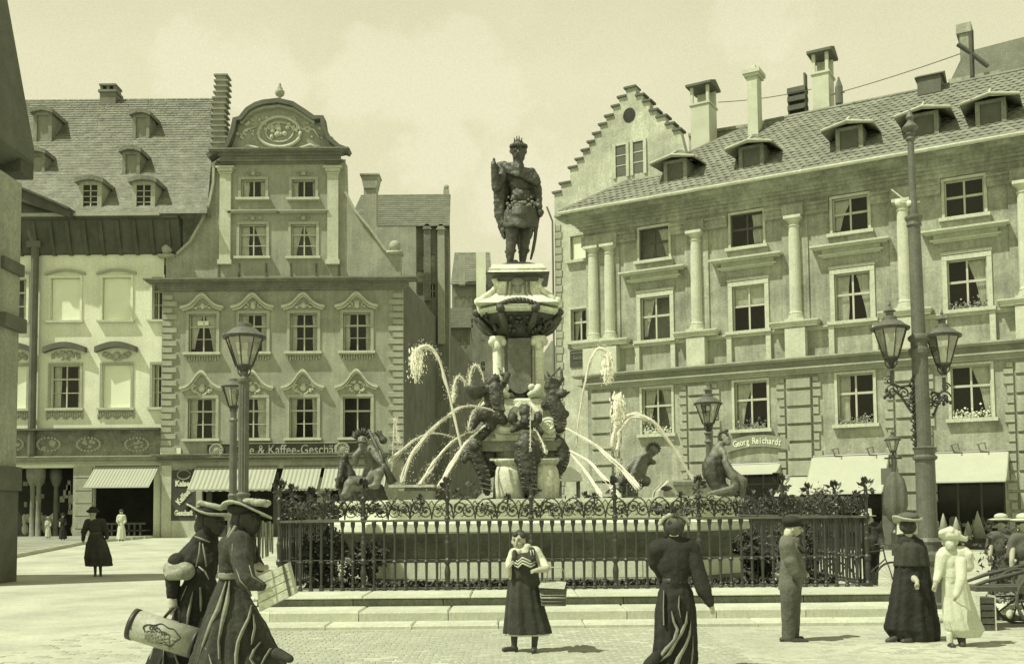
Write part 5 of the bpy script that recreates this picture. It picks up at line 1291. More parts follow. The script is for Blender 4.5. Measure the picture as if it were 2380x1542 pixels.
for k_ in range(11):
    t_=k_/10;x_=440+280*t_;dd=-.16-.2*math.sin(math.pi*t_);m.caps(A.p(*q(x_,800),dd),.03,A.p(*q(x_,880),dd-.02),.04,8)
A.part(m,'kilt_strips','bronze',.02,.01)
m=MB()
for (x_,y_) in ((470,1270),(612,1270)):
    for k_ in range(8): A.ell(m,*q(x_+46*math.cos(k_*.8),y_-8+16*math.sin(k_*2)),20*k,20*k,(-.1 if x_<500 else .05)-.06*math.sin(k_*.8),20*k)
A.part(m,'boot_top','bronze',.02)
m=MB()   # cloak
A.skirt(m,[(q(0,335)[1],q(330,0)[0],q(440,0)[0]),(q(0,420)[1],q(268,0)[0],q(450,0)[0]),(q(0,640)[1],q(286,0)[0],q(452,0)[0]),(q(0,800)[1],q(300,0)[0],q(430,0)[0]),(q(0,930)[1],q(318,0)[0],q(440,0)[0]),(q(0,1060)[1],q(352,0)[0],q(440,0)[0]),(q(0,1140)[1],q(395,0)[0],q(440,0)[0])],9,.13,4,dr=.9,dy=.03)
A.skirt(m,[(q(0,960)[1],q(520,0)[0],q(735,0)[0]),(q(0,1080)[1],q(530,0)[0],q(705,0)[0]),(q(0,1200)[1],q(540,0)[0],q(660,0)[0]),(q(0,1260)[1],q(560,0)[0],q(640,0)[0])],9,.1,5,dr=.5,dy=.16)
A.skirt(m,[(q(0,400)[1],q(420,0)[0],q(700,0)[0]),(q(0,520)[1],q(400,0)[0],q(745,0)[0]),(q(0,800)[1],q(400,0)[0],q(735,0)[0]),(q(0,1000)[1],q(400,0)[0],q(722,0)[0]),(q(0,1150)[1],q(430,0)[0],q(690,0)[0])],11,.06,4,dr=.35,dy=.3)
for i in range(5): C(m,A,(380,350+18*i),24,(560,360+40*i*.7),20,q,k,-.1,-.28);C(m,A,(560,362+26*i),20,(745,500+16*i),26,q,k,-.26,-.15)
C(m,A,(745,490),34,(782,548),14,q,k,-.1);C(m,A,(700,430),40,(760,520),26,q,k,-.05);C(m,A,(300,340),26,(282,300),6,q,k,-.3);C(m,A,(300,380),40,(330,600),60,q,k,-.1)
for i in range(9): C(m,A,(300+13*i,420+8*i),11,(305+12*i,900+28*i),13,q,k,-.12-.03*(i%2),-.1)
for (x_,y_) in ((290,600),(296,760),(318,900),(345,1010),(385,1110),(410,1140)): C(m,A,(x_+30,y_-40),26,(x_-12,y_+10),9,q,k,-.02)
A.part(m,'cloak','bronze',.024,.05)
m=MB()
for k_ in range(22):
    a=k_*2*math.pi/22;m.ball(A.p(*q(555+86*math.cos(a)*.98,165-10*math.sin(a)),-.03)+Vector((0,.19*math.sin(a),0)),.03,.03,.045,6,4)
for dx in (-40,-14,12,40): m.tube([A.p(*q(550+dx*.8,120),-.1),A.p(*q(550+dx,72-(20 if abs(dx)<20 else 0)),-.06)],[.03,.008],5)
A.part(m,'wreath','bronze')
m=MB()
for k_ in range(12): E_(m,(440+26*k_,770+22*math.sin(k_*1.7)),20,18,-.27-.05*math.sin(k_/11*3.14),14)
for k_ in range(9): E_(m,(450+30*k_,700-60*math.sin(k_/8*3.14)*-1),12,12,-.27,10)
E_(m,(580,645),26,24,-.3,20);E_(m,(500,700),22,26,-.27,14);A.part(m,'breastplate_relief','pale_bronze')
m=MB();m.tube([A.p(*q(772,715),-.1),A.p(*q(782,870),-.1)],[.025,.03],6);m.tube([A.p(*q(762,900),-.1),A.p(*q(745,1000),-.1),A.p(*q(728,1150),-.1),A.p(*q(708,1260),-.1),A.p(*q(683,1360),-.1)],[.045,.04,.035,.035,.02],6);m.ball(A.p(*q(790,860),-.1),.07);A.part(m,'sword','bronze')
m=MB();m.lathe([(.5,0),(.52,.06),(.44,.1)],18);m.v=[(x,y,z-.03) for x,y,z in m.v];C(m,A,(520,1400),40,(540,1440),50,q,k,.1);A.part(m,'plinth','bronze',None,smooth=False)
# ---- river gods and smaller bronzes
def pebble(F_,m,q,k,items):
    for it in items:
        if it[0]=='c': _,a,ra,b,rb,d0,d1=it;F_.caps(m,*q(*a),ra*k,*q(*b),rb*k,d0,d1)
        else:
            _,a,rx,ry,d,rd=it;F_.ell(m,*q(*a),rx*k,ry*k,d,rd*k)
G1=Fig('bronze_river_god','bronze bearded river god with wreath and oar seated left on the basin rim','statue',19.4,850,1168)
q=zc(778,947.6,.1405);k=.1405;m=MB()
pebble(G1,m,q,k,[('e',(455,540),75,95,-.05,85),('e',(450,610),60,95,-.12,60),('c',(470,640),60,(520,720),90,0,0),('c',(560,700),115,(620,950),120,0,.05),('c',(620,950),120,(560,1200),150,.05,0),
 ('c',(620,690),80,(760,880),60,-.1,-.25),('c',(760,880),58,(830,960),45,-.25,-.3),('e',(845,965),35,40,-.3,35),
 ('c',(640,1180),120,(740,1060),85,-.1,-.4),('c',(740,1060),80,(690,1280),60,-.4,-.45),('c',(690,1280),60,(600,1300),45,-.45,-.5),
 ('c',(480,1260),130,(250,1260),100,-.1,-.3),('c',(250,1260),95,(180,1420),70,-.3,-.35),('c',(180,1420),60,(120,1440),40,-.35,-.4),
 ('c',(440,700),70,(330,800),55,-.1,-.2),('c',(330,800),55,(350,900),45,-.2,-.2)])
G1.part(m,'body','pale_bronze',.028,.03)
m=MB();pebble(G1,m,q,k,[('c',(150,900),85,(240,1120),120,.15,.1),('c',(120,940),60,(80,1150),50,.0,-.1),('c',(80,1150),50,(40,1300),40,-.1,-.1),('e',(170,820),70,80,.1,70),('c',(30,1180),40,(140,1400),60,0,0)])
G1.part(m,'companion_body','bronze',.028,.03)
m=MB();G1.skirt(m,[(q(0,1120)[1],q(120,0)[0],q(620,0)[0]),(q(0,1300)[1],q(60,0)[0],q(800,0)[0]),(q(0,1440)[1],q(80,0)[0],q(840,0)[0]),(q(0,1580)[1],q(130,0)[0],q(900,0)[0])],15,.08,2,dr=.5,dy=.1);G1.part(m,'drapery','bronze',.03,.04)
m=MB();m.tube([G1.p(*q(560,360),-.1),G1.p(*q(720,700),-.15),G1.p(*q(830,960),-.3),G1.p(*q(960,1240),-.3)],[.03,.04,.05,.09],7);m.tube([G1.p(*q(740,700),-.3),G1.p(*q(890,1240),-.3)],[.03,.03],6);G1.part(m,'oar','bronze')
m=MB();pebble(G1,m,q,k,[('e',(800,530),75,72,0,70),('c',(760,470),50,(690,400),40,0,0)])
for dx in (-60,-25,0,30,60): G1.caps(m,*q(720+dx*.6,430),22*k,*q(720+dx,370-abs(dx)*.1),8*k,0)
G1.part(m,'jar','bronze',.025)
m=MB()
for k_ in range(16):
    a=math.pi*k_/15;m.tube([G1.p(*q(450+85*math.cos(a),500-70*math.sin(a)),-.05),G1.p(*q(450+190*math.cos(a)+10*(k_%3),470-150*math.sin(a)),-.05+.1*(k_%2))],[.035,.006],5)
for k_ in range(8): m.ball(G1.p(*q(380+20*k_,560+8*k_%3),-.22),.025)
G1.part(m,'reed_wreath','bronze')
G4=Fig('bronze_river_goddess','pale bronze seated woman figure leaning forward on the right basin rim','statue',19.4,1672,1168)
q=zc(1610.8,974.6,.1361);k=.1361;m=MB()
pebble(G4,m,q,k,[('e',(575,350),70,85,0,80),('e',(600,400),50,50,-.05,50),('c',(480,400),60,(430,520),85,0,0),('c',(430,470),90,(370,620),105,0,0),('c',(370,620),110,(360,850),150,0,.05),
 ('c',(500,520),55,(560,660),45,-.1,-.2),('c',(540,700),60,(690,980),75,-.25,-.35),('c',(690,980),60,(720,1140),62,-.35,-.35),('c',(720,1160),58,(300,1250),40,-.35,-.35),('c',(300,1250),36,(240,1275),25,-.35,-.4),
 ('c',(560,880),110,(850,1040),75,.05,-.1),('c',(850,1040),70,(830,1300),52,-.1,-.1),('c',(830,1300),50,(760,1380),40,-.1,-.2)])
G4.part(m,'body','pale_bronze',.028,.02)
m=MB();G4.skirt(m,[(q(0,630)[1],q(210,0)[0],q(520,0)[0]),(q(0,760)[1],q(150,0)[0],q(540,0)[0]),(q(0,950)[1],q(165,0)[0],q(545,0)[0]),(q(0,1100)[1],q(250,0)[0],q(560,0)[0]),(q(0,1300)[1],q(420,0)[0],q(900,0)[0])],13,.09,8,dr=.7,dy=.0);G4.part(m,'drapery','bronze',.03,.04)
m=MB()
for k_ in range(18): G4.ell(m,*q(510+75*math.cos(k_*.45),280+70*math.sin(k_*.45)),26*k,26*k,-.02)
G4.ell(m,*q(570,185),32*k,30*k);G4.part(m,'hair','bronze')
G3=Fig('bronze_river_god','dark bronze bent male figure seen from behind on the rear right basin rim','statue',23.5,1490,1150)
q=zc(1286,643,.395);k=.395;m=MB()
pebble(G3,m,q,k,[('e',(585,1020),32,34,0,32),('c',(570,1045),20,(530,1070),30,0,0),('c',(525,1085),42,(490,1150),55,0,0),('c',(490,1150),55,(480,1200),60,0,0),('c',(480,1080),24,(430,1130),20,0,-.1),('c',(430,1130),19,(400,1210),14,-.1,-.1),('c',(560,1085),22,(590,1090),16,0,-.2),('c',(470,1195),40,(540,1200),34,0,-.2)])
G3.part(m,'body','pale_bronze',.035,.03)
m=MB()
for k_ in range(14): a=k_*.45;m.tube([G3.p(*q(585+22*math.cos(a),1010+22*math.sin(a))),G3.p(*q(585+48*math.cos(a),1008+38*math.sin(a)))],[.06,.015],5)
G3.part(m,'hair','bronze')
# stone plinths on the rim
pl_=Fig('rim_plinth','pale stone plinth with flat top slab between left river god and pillar','plinth',20.6,965,1168)
m=MB();a=pl_.p(928,1165);b=pl_.p(1008,1133);m.box(a.x,b.x,-.3,.4,-.2,b.z-.06);pl_.part(m,'block','step_stone',smooth=False)
m=MB();a=pl_.p(908,1133);b=pl_.p(1012,1126);m.box(a.x,b.x,-.38,.45,a.z,b.z);pl_.part(m,'top_slab','fountain_marble',smooth=False)
pl_=Fig('rim_plinth','broad white stone plinth with a dark shell beside the seated bronze woman','plinth',20.0,1600,1168)
m=MB();pts=[pl_.p(u,v) for u,v in ((1522,1168),(1528,1140),(1552,1116),(1648,1114),(1700,1130),(1702,1168))];m.prism([(p.x,p.z) for p in pts],-.2,.7);pl_.part(m,'block','trim_light',smooth=False)
m=MB();a=pl_.p(1560,1127);b=pl_.p(1650,1119);m.box(a.x,b.x,-.26,.5,a.z,b.z);pl_.part(m,'ledge','basin_stone',smooth=False)
m=MB();
for k_ in range(7): a=-1.1+k_*.36;c=pl_.p(1548,1136,-.22);m.caps(c,.03,c+Vector((.11*math.sin(a),-.02,.09*math.cos(a)-.03)),.018)
pl_.part(m,'shell','bronze',smooth=True)
# bronze figures on the pillar (top level: they could be lifted off)
q=zc(1028.7,846,.2196);k=.2196
def bronze(label,D,u,v,items,mt='bronze',vox=.024,extra=None,name='bronze_figure',grp='bronze figures on the fountain pillar'):
    f=Fig(name,label,'statue',D,u,v,grp);m=MB();pebble(f,m,q,k,items);f.part(m,'body',mt,vox,.045)
    m=MB();rs=random.Random(len(label))
    for it in items:
        if it[0]=='e' and it[2]>44:      # curls round the heads
            for j in range(9): a=j*.7;f.ell(m,*q(it[1][0]+it[2]*.85*math.cos(a),it[1][1]-it[3]*.35-it[3]*.6*abs(math.sin(a))),11*k,11*k,it[4]-.02,11*k)
        if it[0]=='c' and it[2]>60:      # sash and drapery folds across the trunk
            (x0,y0),(x1,y1)=it[1],it[3]
            for j in range(4): yy=y0+(y1-y0)*(j+.5)/4;xx=x0+(x1-x0)*(j+.5)/4;f.caps(m,*q(xx-it[2]*.8,yy-14),8*k,*q(xx+it[2]*.8,yy+16),8*k,it[5]-it[2]*k*f.k*.7)
    if m.v: f.part(m,'drapery_fold','pale_bronze')  # raised curls and folds in paler bronze, as painted highlights
    return f
def uv(x,y): return q(x,y)
bronze('front bronze herm figure with arms at its bosom in the middle of the pillar foot',20.45,*uv(890,1420),[('e',(880,760),55,50,0,50),('c',(880,830),100,(880,950),105,0,0),('e',(830,860),50,45,-.1,45),('e',(920,860),50,45,-.1,45),('c',(880,950),105,(900,1150),105,0,0),('c',(900,1150),100,(930,1330),70,0,0),('c',(800,850),45,(800,1000),50,0,0),('c',(970,850),45,(990,1010),50,0,0)])
bronze('left bronze herm figure bent outward at the pillar foot',20.7,*uv(420,1420),[('e',(345,770),50,60,0,50),('c',(340,860),85,(330,960),75,0,0),('e',(340,860),62,60,-.12,50),('c',(400,760),55,(470,700),50,0,0),('c',(350,960),80,(430,1130),75,0,0),('c',(430,1130),75,(470,1350),40,0,0),('c',(260,880),45,(230,1010),40,0,-.1),('c',(480,960),80,(500,1130),70,.2,.2)],'bronze')
bronze('right bronze herm figure in dark shade at the pillar foot',20.8,*uv(1230,1350),[('c',(1230,830),70,(1270,940),85,0,0),('c',(1270,940),85,(1240,1080),75,0,0),('c',(1240,1080),70,(1190,1200),35,0,0),('e',(1200,790),50,50,0,50)])
bronze('three bronze cherub heads in front of the scroll stage',20.55,*uv(880,700),[('e',(740,570),52,66,0,50),('e',(1010,570),46,70,0,50),('e',(875,500),70,80,-.05,60),('e',(870,590),50,60,-.1,50),('c',(790,640),50,(960,640),50,0,0),('c',(990,660),40,(1040,720),30,0,0),('c',(800,660),40,(740,700),30,0,0)])
b1=bronze('bronze putto with a bird and a shallow bowl at the upper left of the pillar',20.6,*uv(520,700),[('e',(545,160),60,60,0,55),('e',(500,190),50,50,0,50),('c',(560,260),80,(570,400),85,0,0),('c',(570,400),80,(600,480),60,0,0),('c',(500,260),50,(400,290),35,0,-.1),('e',(410,300),55,40,-.05,50),('c',(660,180),36,(690,110),32,-.1,-.1),('c',(690,110),28,(620,100),22,-.1,-.1),('c',(620,100),16,(590,30),8,-.1,-.1),('e',(640,210),42,45,0,40),('c',(430,520),90,(560,560),80,0,0),('e',(500,640),70,70,0,60),('c',(360,560),50,(300,680),40,0,0),('c',(600,560),60,(640,600),50,0,0)])
m=MB();c=b1.p(*uv(345,300));m.lathe([(.03,-.16),(.12,-.12),(.2,0),(.24,.1),(.22,.12),(.1,.02)],14,c.x,c.y,c.z);b1.part(m,'bowl','bronze')
b2=bronze('bronze putto with raised arms and a fish at the upper right of the pillar',20.7,*uv(1180,700),[('e',(1175,190),50,46,0,45),('c',(1165,250),66,(1165,360),75,0,0),('c',(1110,240),38,(1140,150),24,-.05,-.1),('c',(1140,150),20,(1098,70),10,-.1,-.1),('c',(1210,230),34,(1265,150),22,0,0),('c',(1265,150),18,(1248,50),9,0,0),('e',(1260,310),60,50,-.1,45),('c',(1280,320),30,(1340,290),14,-.1,-.1),('c',(1165,390),80,(1230,520),85,0,0),('c',(1230,520),80,(1240,660),70,0,0),('c',(1260,560),50,(1310,520),30,0,0),('e',(1090,440),55,55,.1,50)])
m=MB();m.tube([b2.p(*uv(1130,150),-.1),b2.p(*uv(1245,30),-.1)],.018,6);b2.part(m,'trident_staff','bronze')
bronze('bronze half figure with wing between the left putto and the volute',20.9,*uv(420,700),[('c',(470,330),70,(560,480),60,0,0),('c',(430,270),40,(500,330),45,0,0),('c',(500,600),60,(380,700),40,0,0),('e',(560,540),50,60,0,45)],'pale_bronze')
# fill the basin centre with a darker rock-like shaft
m=MB();m.lathe([(1.1,1.2),(1.0,1.5),(.8,1.7),(.78,zf(1078))],10,AX,AY+.3,0);m.build('pillar_base','basin_stone',fo)
# far side of the basin: dark garden railing and plants seen behind the pillar's foot
bush('dark clipped bush behind the fountain foot, left of the pillar',-.9,24.6,.34,.8,1.9,11);bush('dark clipped bush behind the fountain foot, right of the pillar',1.6,24.6,.34,.8,1.6,12)
# ================================================================ water jets
def jet(label,pts,Y,r,spray=None,Yend=None,seed=0):
    t=thing('water_jet',label,'water jet',W(*pts[0],Y));b=W(*pts[0],Y);P=[]
    n=len(pts);pp=[]
    for i,(u,v) in enumerate(pts): pp.append(W(u,v,Y+((Yend or Y)-Y)*i/(n-1)))
    # smooth through the points
    out_=[]
    for i in range(n-1):
        p0=pp[max(i-1,0)];p1=pp[i];p2=pp[i+1];p3=pp[min(i+2,n-1)]
        for j in range(6):
            q=j/6;out_.append(.5*((2*p1)+(p2-p0)*q+(2*p0-5*p1+4*p2-p3)*q*q+(3*p1-p0-3*p2+p3)*q**3))
    out_.append(pp[-1]);rs=random.Random(seed+1);m=MB()
    for strand in range(5):
        off=Vector((rs.uniform(-1,1),rs.uniform(-1,1),rs.uniform(-1,1)))*r*.5
        rr=[];PP_=[]
        for i,p in enumerate(out_):
            q=i/(len(out_)-1);rr.append(r*(.36+.4*q)*(.8+.25*math.sin(i*.9+strand*2)));PP_.append(p-b+off*(.5+1.7*q)+Vector((math.sin(i*.7+strand*2.1),0,math.cos(i*.55+strand)))*r*(.1+.25*q))
        m.tube(PP_,rr,6)
    m.build('stream','water_jet',t,smooth=True)
    m=MB();
    for p in out_:
        q=out_.index(p)/len(out_)
        for k_ in range(int(5+30*q*q)):
            c=p-b+Vector((rs.gauss(0,1),rs.gauss(0,1),rs.gauss(0,1)))*r*(.9+1.0*q);s=rs.uniform(.002,.006)
            m.ball(c,s,s,s*rs.uniform(1,2.4),4,3)
    if spray:
        (u,v,ru,rv,nn)=spray;nn=int(nn*2.6);c0=W(u,v,Yend or Y)-b;kk=(Yend or Y)/F
        for k_ in range(nn):
            g=rs.random();c=c0+Vector((rs.gauss(0,.45)*ru*kk,rs.gauss(0,.3)*ru*kk,(.5-g)*2*rv*kk*rs.uniform(.5,1)));s=rs.uniform(.004,.015)*(1.15-.6*g)
            m.ball(c,s,s,s*rs.uniform(1.2,4),5,3)
    m.build('droplets','spray',t,kind='stuff')
    if spray:
        m=MB()
        for k_ in range(int(spray[4]*.3)):
            x0=rs.gauss(0,.42)*ru*kk;z0=rv*kk*rs.uniform(-.1,1.0)*(1-.5*abs(x0)/(ru*kk+.001));L0=rs.uniform(.15,.75)*rv*kk;y0=rs.gauss(0,.4)*ru*kk;c=c0+Vector((x0,y0,z0))
            m.tube([c,c+Vector((x0*.15,0,-L0*.4)),c+Vector((x0*.2,0,-L0))],[rs.uniform(.006,.016),rs.uniform(.005,.013),.002],4)
        m.build('falling_strand','spray',t,kind='stuff')
    return t
Z2=lambda L:[(744.5+x*.3951,710.6+y*.3951) for x,y in L]
Z3=lambda L:[(1286+x*.3951,643+y*.3951) for x,y in L]
jet('tall leftmost water jet arching high in front of the dark alley wall',Z2([(830,850),(780,620),(740,460),(705,340),(665,262),(620,238),(580,255),(562,300),(565,345)]),19.6,.042,(968,850,16,42,260),19.6,1)
jet('straight water jet falling steeply left from the pillar onto the basin',Z2([(968,700),(900,760),(850,810),(780,920),(700,1060)]),20.2,.036,None,19.0,2)
jet('water jet falling left from the pillar, above the steepest one',Z2([(905,738),(850,750),(780,795),(700,880),(645,960),(588,1045)]),20.3,.034,None,19.0,3)
jet('high thin arc of water from the pillar to the left plinth',Z2([(1090,660),(1000,612),(900,588),(820,600),(740,655),(660,725),(590,805),(520,915),(478,1045)]),20.6,.028,None,19.4,4)
jet('low thin arc of water ending near the river god oar',Z2([(790,775),(720,755),(650,750),(580,775),(500,830),(440,880),(395,930)]),20.5,.026,None,19.4,5)
jet('thin upright water jet beside the left quoins of the coffee house corner',Z2([(420,985),(426,860),(432,740),(440,660),(452,740),(460,800)]),19.8,.014,None,19.8,6)
jet('smallest arc of water left of the bowl holding putto',Z2([(850,470),(840,432),(815,410),(793,440),(783,490),(778,535)]),20.8,.024,(1053,925,5,14,40),20.8,7)
jet('small arc of water over the head of the left putto',Z2([(962,450),(945,385),(920,350),(895,360),(878,410),(874,470)]),20.6,.022,None,20.6,8)
jet('thin dripping jet from the left putto bowl',Z2([(960,540),(925,590),(890,640),(870,720)]),20.5,.014,None,20.4,18)
jet('thin vertical thread of water in front of the pillar entablature',[(1232,936),(1232,990),(1232,1046)],20.2,.009,None,20.2,9)
jet('short thin water jet curving right over the entablature',[(1240,995),(1252,1010),(1262,1032),(1268,1052)],20.3,.012,None,20.0,10)
jet('tall narrow water jet right of the pillar with a broad falling plume',Z3([(135,1000),(148,850),(172,700),(195,590),(225,480),(262,425),(300,430),(325,500),(330,570)]),20.2,.034,(1412,858,12,40,420),20.2,11)
jet('wide arc of water from the white plinth toward the pillar',Z3([(825,1195),(750,1075),(680,965),(600,865),(530,825),(460,820),(400,860),(370,920),(362,1010)]),20.0,.06,(1437,960,14,50,420),20.0,12)
jet('thin water stream falling below the wide right arc',Z3([(362,1000),(372,1090),(378,1180)]),20.0,.012,None,20.0,13)
jet('longest straight water jet falling right from the pillar',Z3([(70,890),(200,960),(300,1035),(400,1125),(500,1245)]),20.3,.03,None,19.0,14)
jet('water jet falling right from the pillar, second from the top',Z3([(95,1020),(200,1080),(290,1170),(390,1300)]),20.3,.032,None,19.0,15)
jet('lowest water jet falling right from the pillar',Z3([(100,1040),(165,1115),(225,1200),(285,1290)]),20.3,.034,None,19.0,16)
# ================================================================ lamps
def lantern(parent,x,z,s,y=0,name='lantern',ribs=8,top=True,hf=1.55):
    """z = bottom of glass body; s = top radius"""
    h=s*hf;m=MB()
    lt=bpy.data.objects.new(name,None);COL.objects.link(lt);lt.parent=parent;lt.location=(x,y,z)
    bpy.data.objects.remove(lt)
    m.lathe([(s*.42,0),(s*.46,0),(s*.46,.03),(s*.4,.03)],ribs);
    for k_ in range(ribs):
        a=2*math.pi*k_/ribs;m.tube([(s*.44*math.cos(a),s*.44*math.sin(a),0),(s*.98*math.cos(a),s*.98*math.sin(a),h)],s*.035,4)
    m.lathe([(s*.94,h),(s*1.12,h-.01),(s*1.14,h+.03),(s*.98,h+.05)],ribs*2)
    lt=m.build(name,'cast_iron',parent,loc=(x,y,z))
    rf=MB();rf.lathe([(s*1.1,h+.03),(s*.95,h+s*.22),(s*.6,h+s*.5),(s*.42,h+s*.56),(s*.4,h+s*.75),(s*.3,h+s*.8)],20)
    if top: rf.lathe([(s*.22,h+s*.8),(s*.22,h+s*1.05),(s*.38,h+s*1.1),(s*.2,h+s*1.25),(s*.06,h+s*1.4),(s*.1,h+s*1.5),(s*.03,h+s*1.75)],12)
    rf.build('lantern_roof','lamp_iron',lt,smooth=False)
    for k_ in range(ribs):
        a=2*math.pi*(k_+.0)/ribs;b=2*math.pi*(k_+1)/ribs
        def f():
            g=MB();r0,r1=s*.43,s*.96;g.quad((r0*math.cos(0),r0*math.sin(0),.02),(r0*math.cos(b-a),r0*math.sin(b-a),.02),(r1*math.cos(b-a),r1*math.sin(b-a),h-.01),(r1,0,h-.01));return g.mesh('pane','lantern_glass')
        inst('pane',cached(('lp',round(s,3),ribs,hf),f),lt,(0,0,0),a)
    g=MB();g.lathe([(.03,.02),(.05,.1),(.06,h*.35),(.03,h*.6)],8);g.build('gas_mantle','blind',lt)
    c=MB();c.lathe([(s*.42,0),(s*.3,-s*.15),(s*.12,-s*.35),(s*.1,-s*.6)],8)
    for k_ in range(4):
        a=math.pi/4+k_*math.pi/2;c.tube([(s*.4*math.cos(a),s*.4*math.sin(a),0),(s*.34*math.cos(a),s*.34*math.sin(a),-s*.35),(s*.1*math.cos(a),s*.1*math.sin(a),-s*.6)],s*.04,4)
    c.build('cradle','cast_iron',lt)
    return lt
# tall candelabra, right
b=Vector((6.62,16.4,0))
tl=thing('street_lamp','tall thick lamp post with two glass lanterns on scrolled arms at right','street lamp',b)
def zr_(v): return W(2140,v,16.4).z
m=MB();m.lathe([(.34,0),(.34,.12),(.28,.16),(.26,.75),(.3,.8),(.3,.9),(.2,.95),(.2,1.05),(.22,1.1),(.165,1.16)],16)
m.lathe([(.16,1.1),(.15,zr_(1065))],20);m.build('pole_foot','lamp_iron',tl,smooth=False)
m=MB();m.lathe([(.15,zr_(1070)),(.185,zr_(1066)),(.19,zr_(1061)),(.15,zr_(1056)),(.17,zr_(1045)),(.19,zr_(1040)),(.13,zr_(1036))],16);m.build('pole_ring','lamp_iron',tl)
m=MB();m.lathe([(.13,zr_(1040)),(.125,zr_(830)),(.165,zr_(822)),(.17,zr_(812)),(.13,zr_(806)),(.13,zr_(795)),(.17,zr_(788)),(.17,zr_(782)),(.11,zr_(776))],16)
m.lathe([(.108,zr_(780)),(.095,zr_(528)),(.12,zr_(524)),(.11,zr_(516)),(.14,zr_(508)),(.14,zr_(503)),(.07,zr_(499))],16)
m.lathe([(.065,zr_(502)),(.05,zr_(330)),(.08,zr_(324)),(.05,zr_(318)),(.08,zr_(312)),(.06,zr_(306)),(.12,zr_(300)),(.13,zr_(297)),(.04,zr_(282)),(.05,zr_(276)),(.07,zr_(274)),(.015,zr_(256))],14)
o=m.build('pole','lamp_iron',tl);
o.rotation_euler=(0,-.008,0)
for sx,u,vb in ((-1,2070,833),(1,2192,848)):
    x=W(u,vb,16.4).x-b.x;z=W(u,vb,16.4).z;yy=0
    lantern(tl,x,z,.27 if sx<0 else .26,yy,hf=1.75)
    m=MB();za=z-.2;zp=zr_(960)
    m.tube([(x,0,za-.0),(x,0,za-.22)],.03,6);m.tube([(x,0,za-.2),(x*.75,0,za-.26),(x*.45,0,za-.24),(sx*.13,0,za-.28)],.022,6)
    m.tube([(x*.95,0,za-.3),(x*.7,0,za-.42),(x*.45,0,za-.62),(sx*.14,0,zp)],.02,6)
    for (cx_,cz_,r_) in ((x*.98,za-.32,.11),(x*.62,za-.36,.09),(x*.35,za-.42,.07),(x*1.08,za-.15,.07),(sx*.2,zp+.15,.06)):
        m.tube([(cx_+p[0],0,cz_+p[2]) for p in spiral(0,0,r_,1.5,sx,1)],.014,5)
    for k_ in range(7): m.ball((x+R_(-.12,.1),R_(-.05,.05),za-.3+R_(-.16,.1)),.03,.03,.035,6,4)
    m.build('lamp_arm','cast_iron',tl)
m=MB()
for k_ in range(15): zz=zr_(1040)+(zr_(890)-zr_(1040))*k_/14;m.tube([(-.13,-.02,zz),(-.2-.03*(k_%2),-.05,zz+.06),(-.14,-.04,zz+.12)],.02,5);
m.build('creeping_ornament','cast_iron',tl)
m=MB();m.box(-.32,.05,-.02,.02,zr_(470),zr_(468));m.ball((-.3,0,zr_(470)),.05);m.ball((-.12,0,zr_(472)),.05);m.tube([(-.4,0,zr_(440)),(-.2,0,zr_(463))],.012,5);m.build('wire_insulator','blind',tl)
# left front lamp (fluted)
b=Vector((W(565,1180,17).x,17,0));ll=thing('street_lamp','fluted lamp post with a large lantern behind the two women in hats','street lamp',b)
def zl(v): return W(565,v,17).z
m=MB();pr=[(.15,0),(.15,.3),(.12,.4),(.12,zl(1185)),(.1,zl(1180)),(.09,zl(1165)),(.095,zl(1150))];m.lathe(pr,14)
n=24;vs=[];
for z_ in (zl(1150),zl(885)):
    for i in range(n): r=.075 if i%2 else .088;vs.append((r*math.cos(2*math.pi*i/n),r*math.sin(2*math.pi*i/n),z_))
m.add(vs,[(i,(i+1)%n,n+(i+1)%n,n+i) for i in range(n)]);m.lathe([(.11,zl(1152)),(.12,zl(1147)),(.08,zl(1142))],14);m.lathe([(.08,zl(890)),(.11,zl(886)),(.11,zl(880)),(.07,zl(875)),(.06,zl(860))],14);m.build('pole','lamp_iron',ll)
lantern(ll,0,zl(852),.32,0,top=False,hf=1.5)
b=Vector((W(541,1180,26).x,26,0));l2=thing('street_lamp','plainer smaller lamp post partly behind the fluted left lamp post','street lamp',b)
def z2_(v): return W(541,v,26).z
m=MB();m.lathe([(.17,0),(.17,.6),(.13,.7),(.13,z2_(1165)),(.11,z2_(1160)),(.13,z2_(1150)),(.1,z2_(1146)),(.09,z2_(980)),(.12,z2_(976)),(.08,z2_(970)),(.08,z2_(955)),(.1,z2_(950)),(.05,z2_(945))],14);m.build('pole','lamp_iron',l2)
lantern(l2,0,z2_(945),.29,0,top=False,hf=1.7)
b=Vector((W(1648,1100,27).x,27,0));l3=thing('street_lamp','gas lamp behind the fountain above the seated bronze woman','street lamp',b)
def z3_(v): return W(1648,v,27).z
m=MB();m.lathe([(.15,0),(.15,.7),(.1,.8),(.08,z3_(1030)),(.12,z3_(1026)),(.08,z3_(1020)),(.09,z3_(1010)),(.13,z3_(1006)),(.05,z3_(1002))],12);m.build('pole','lamp_iron',l3)
lantern(l3,0,z3_(985),.34,0)
b=Vector((W(2076,1100,36).x,36,0));l4=thing('street_lamp','small distant gas lamp between the two wide white awnings','street lamp',b)
def z4(v): return W(2076,v,36).z
m=MB();m.lathe([(.15,0),(.15,.8),(.09,.9),(.07,z4(1060))],10);m.box(-.3,.3,-.03,.03,z4(1066),z4(1062));m.build('pole','cast_iron',l4)
lantern(l4,0,z4(1048),.25,0)
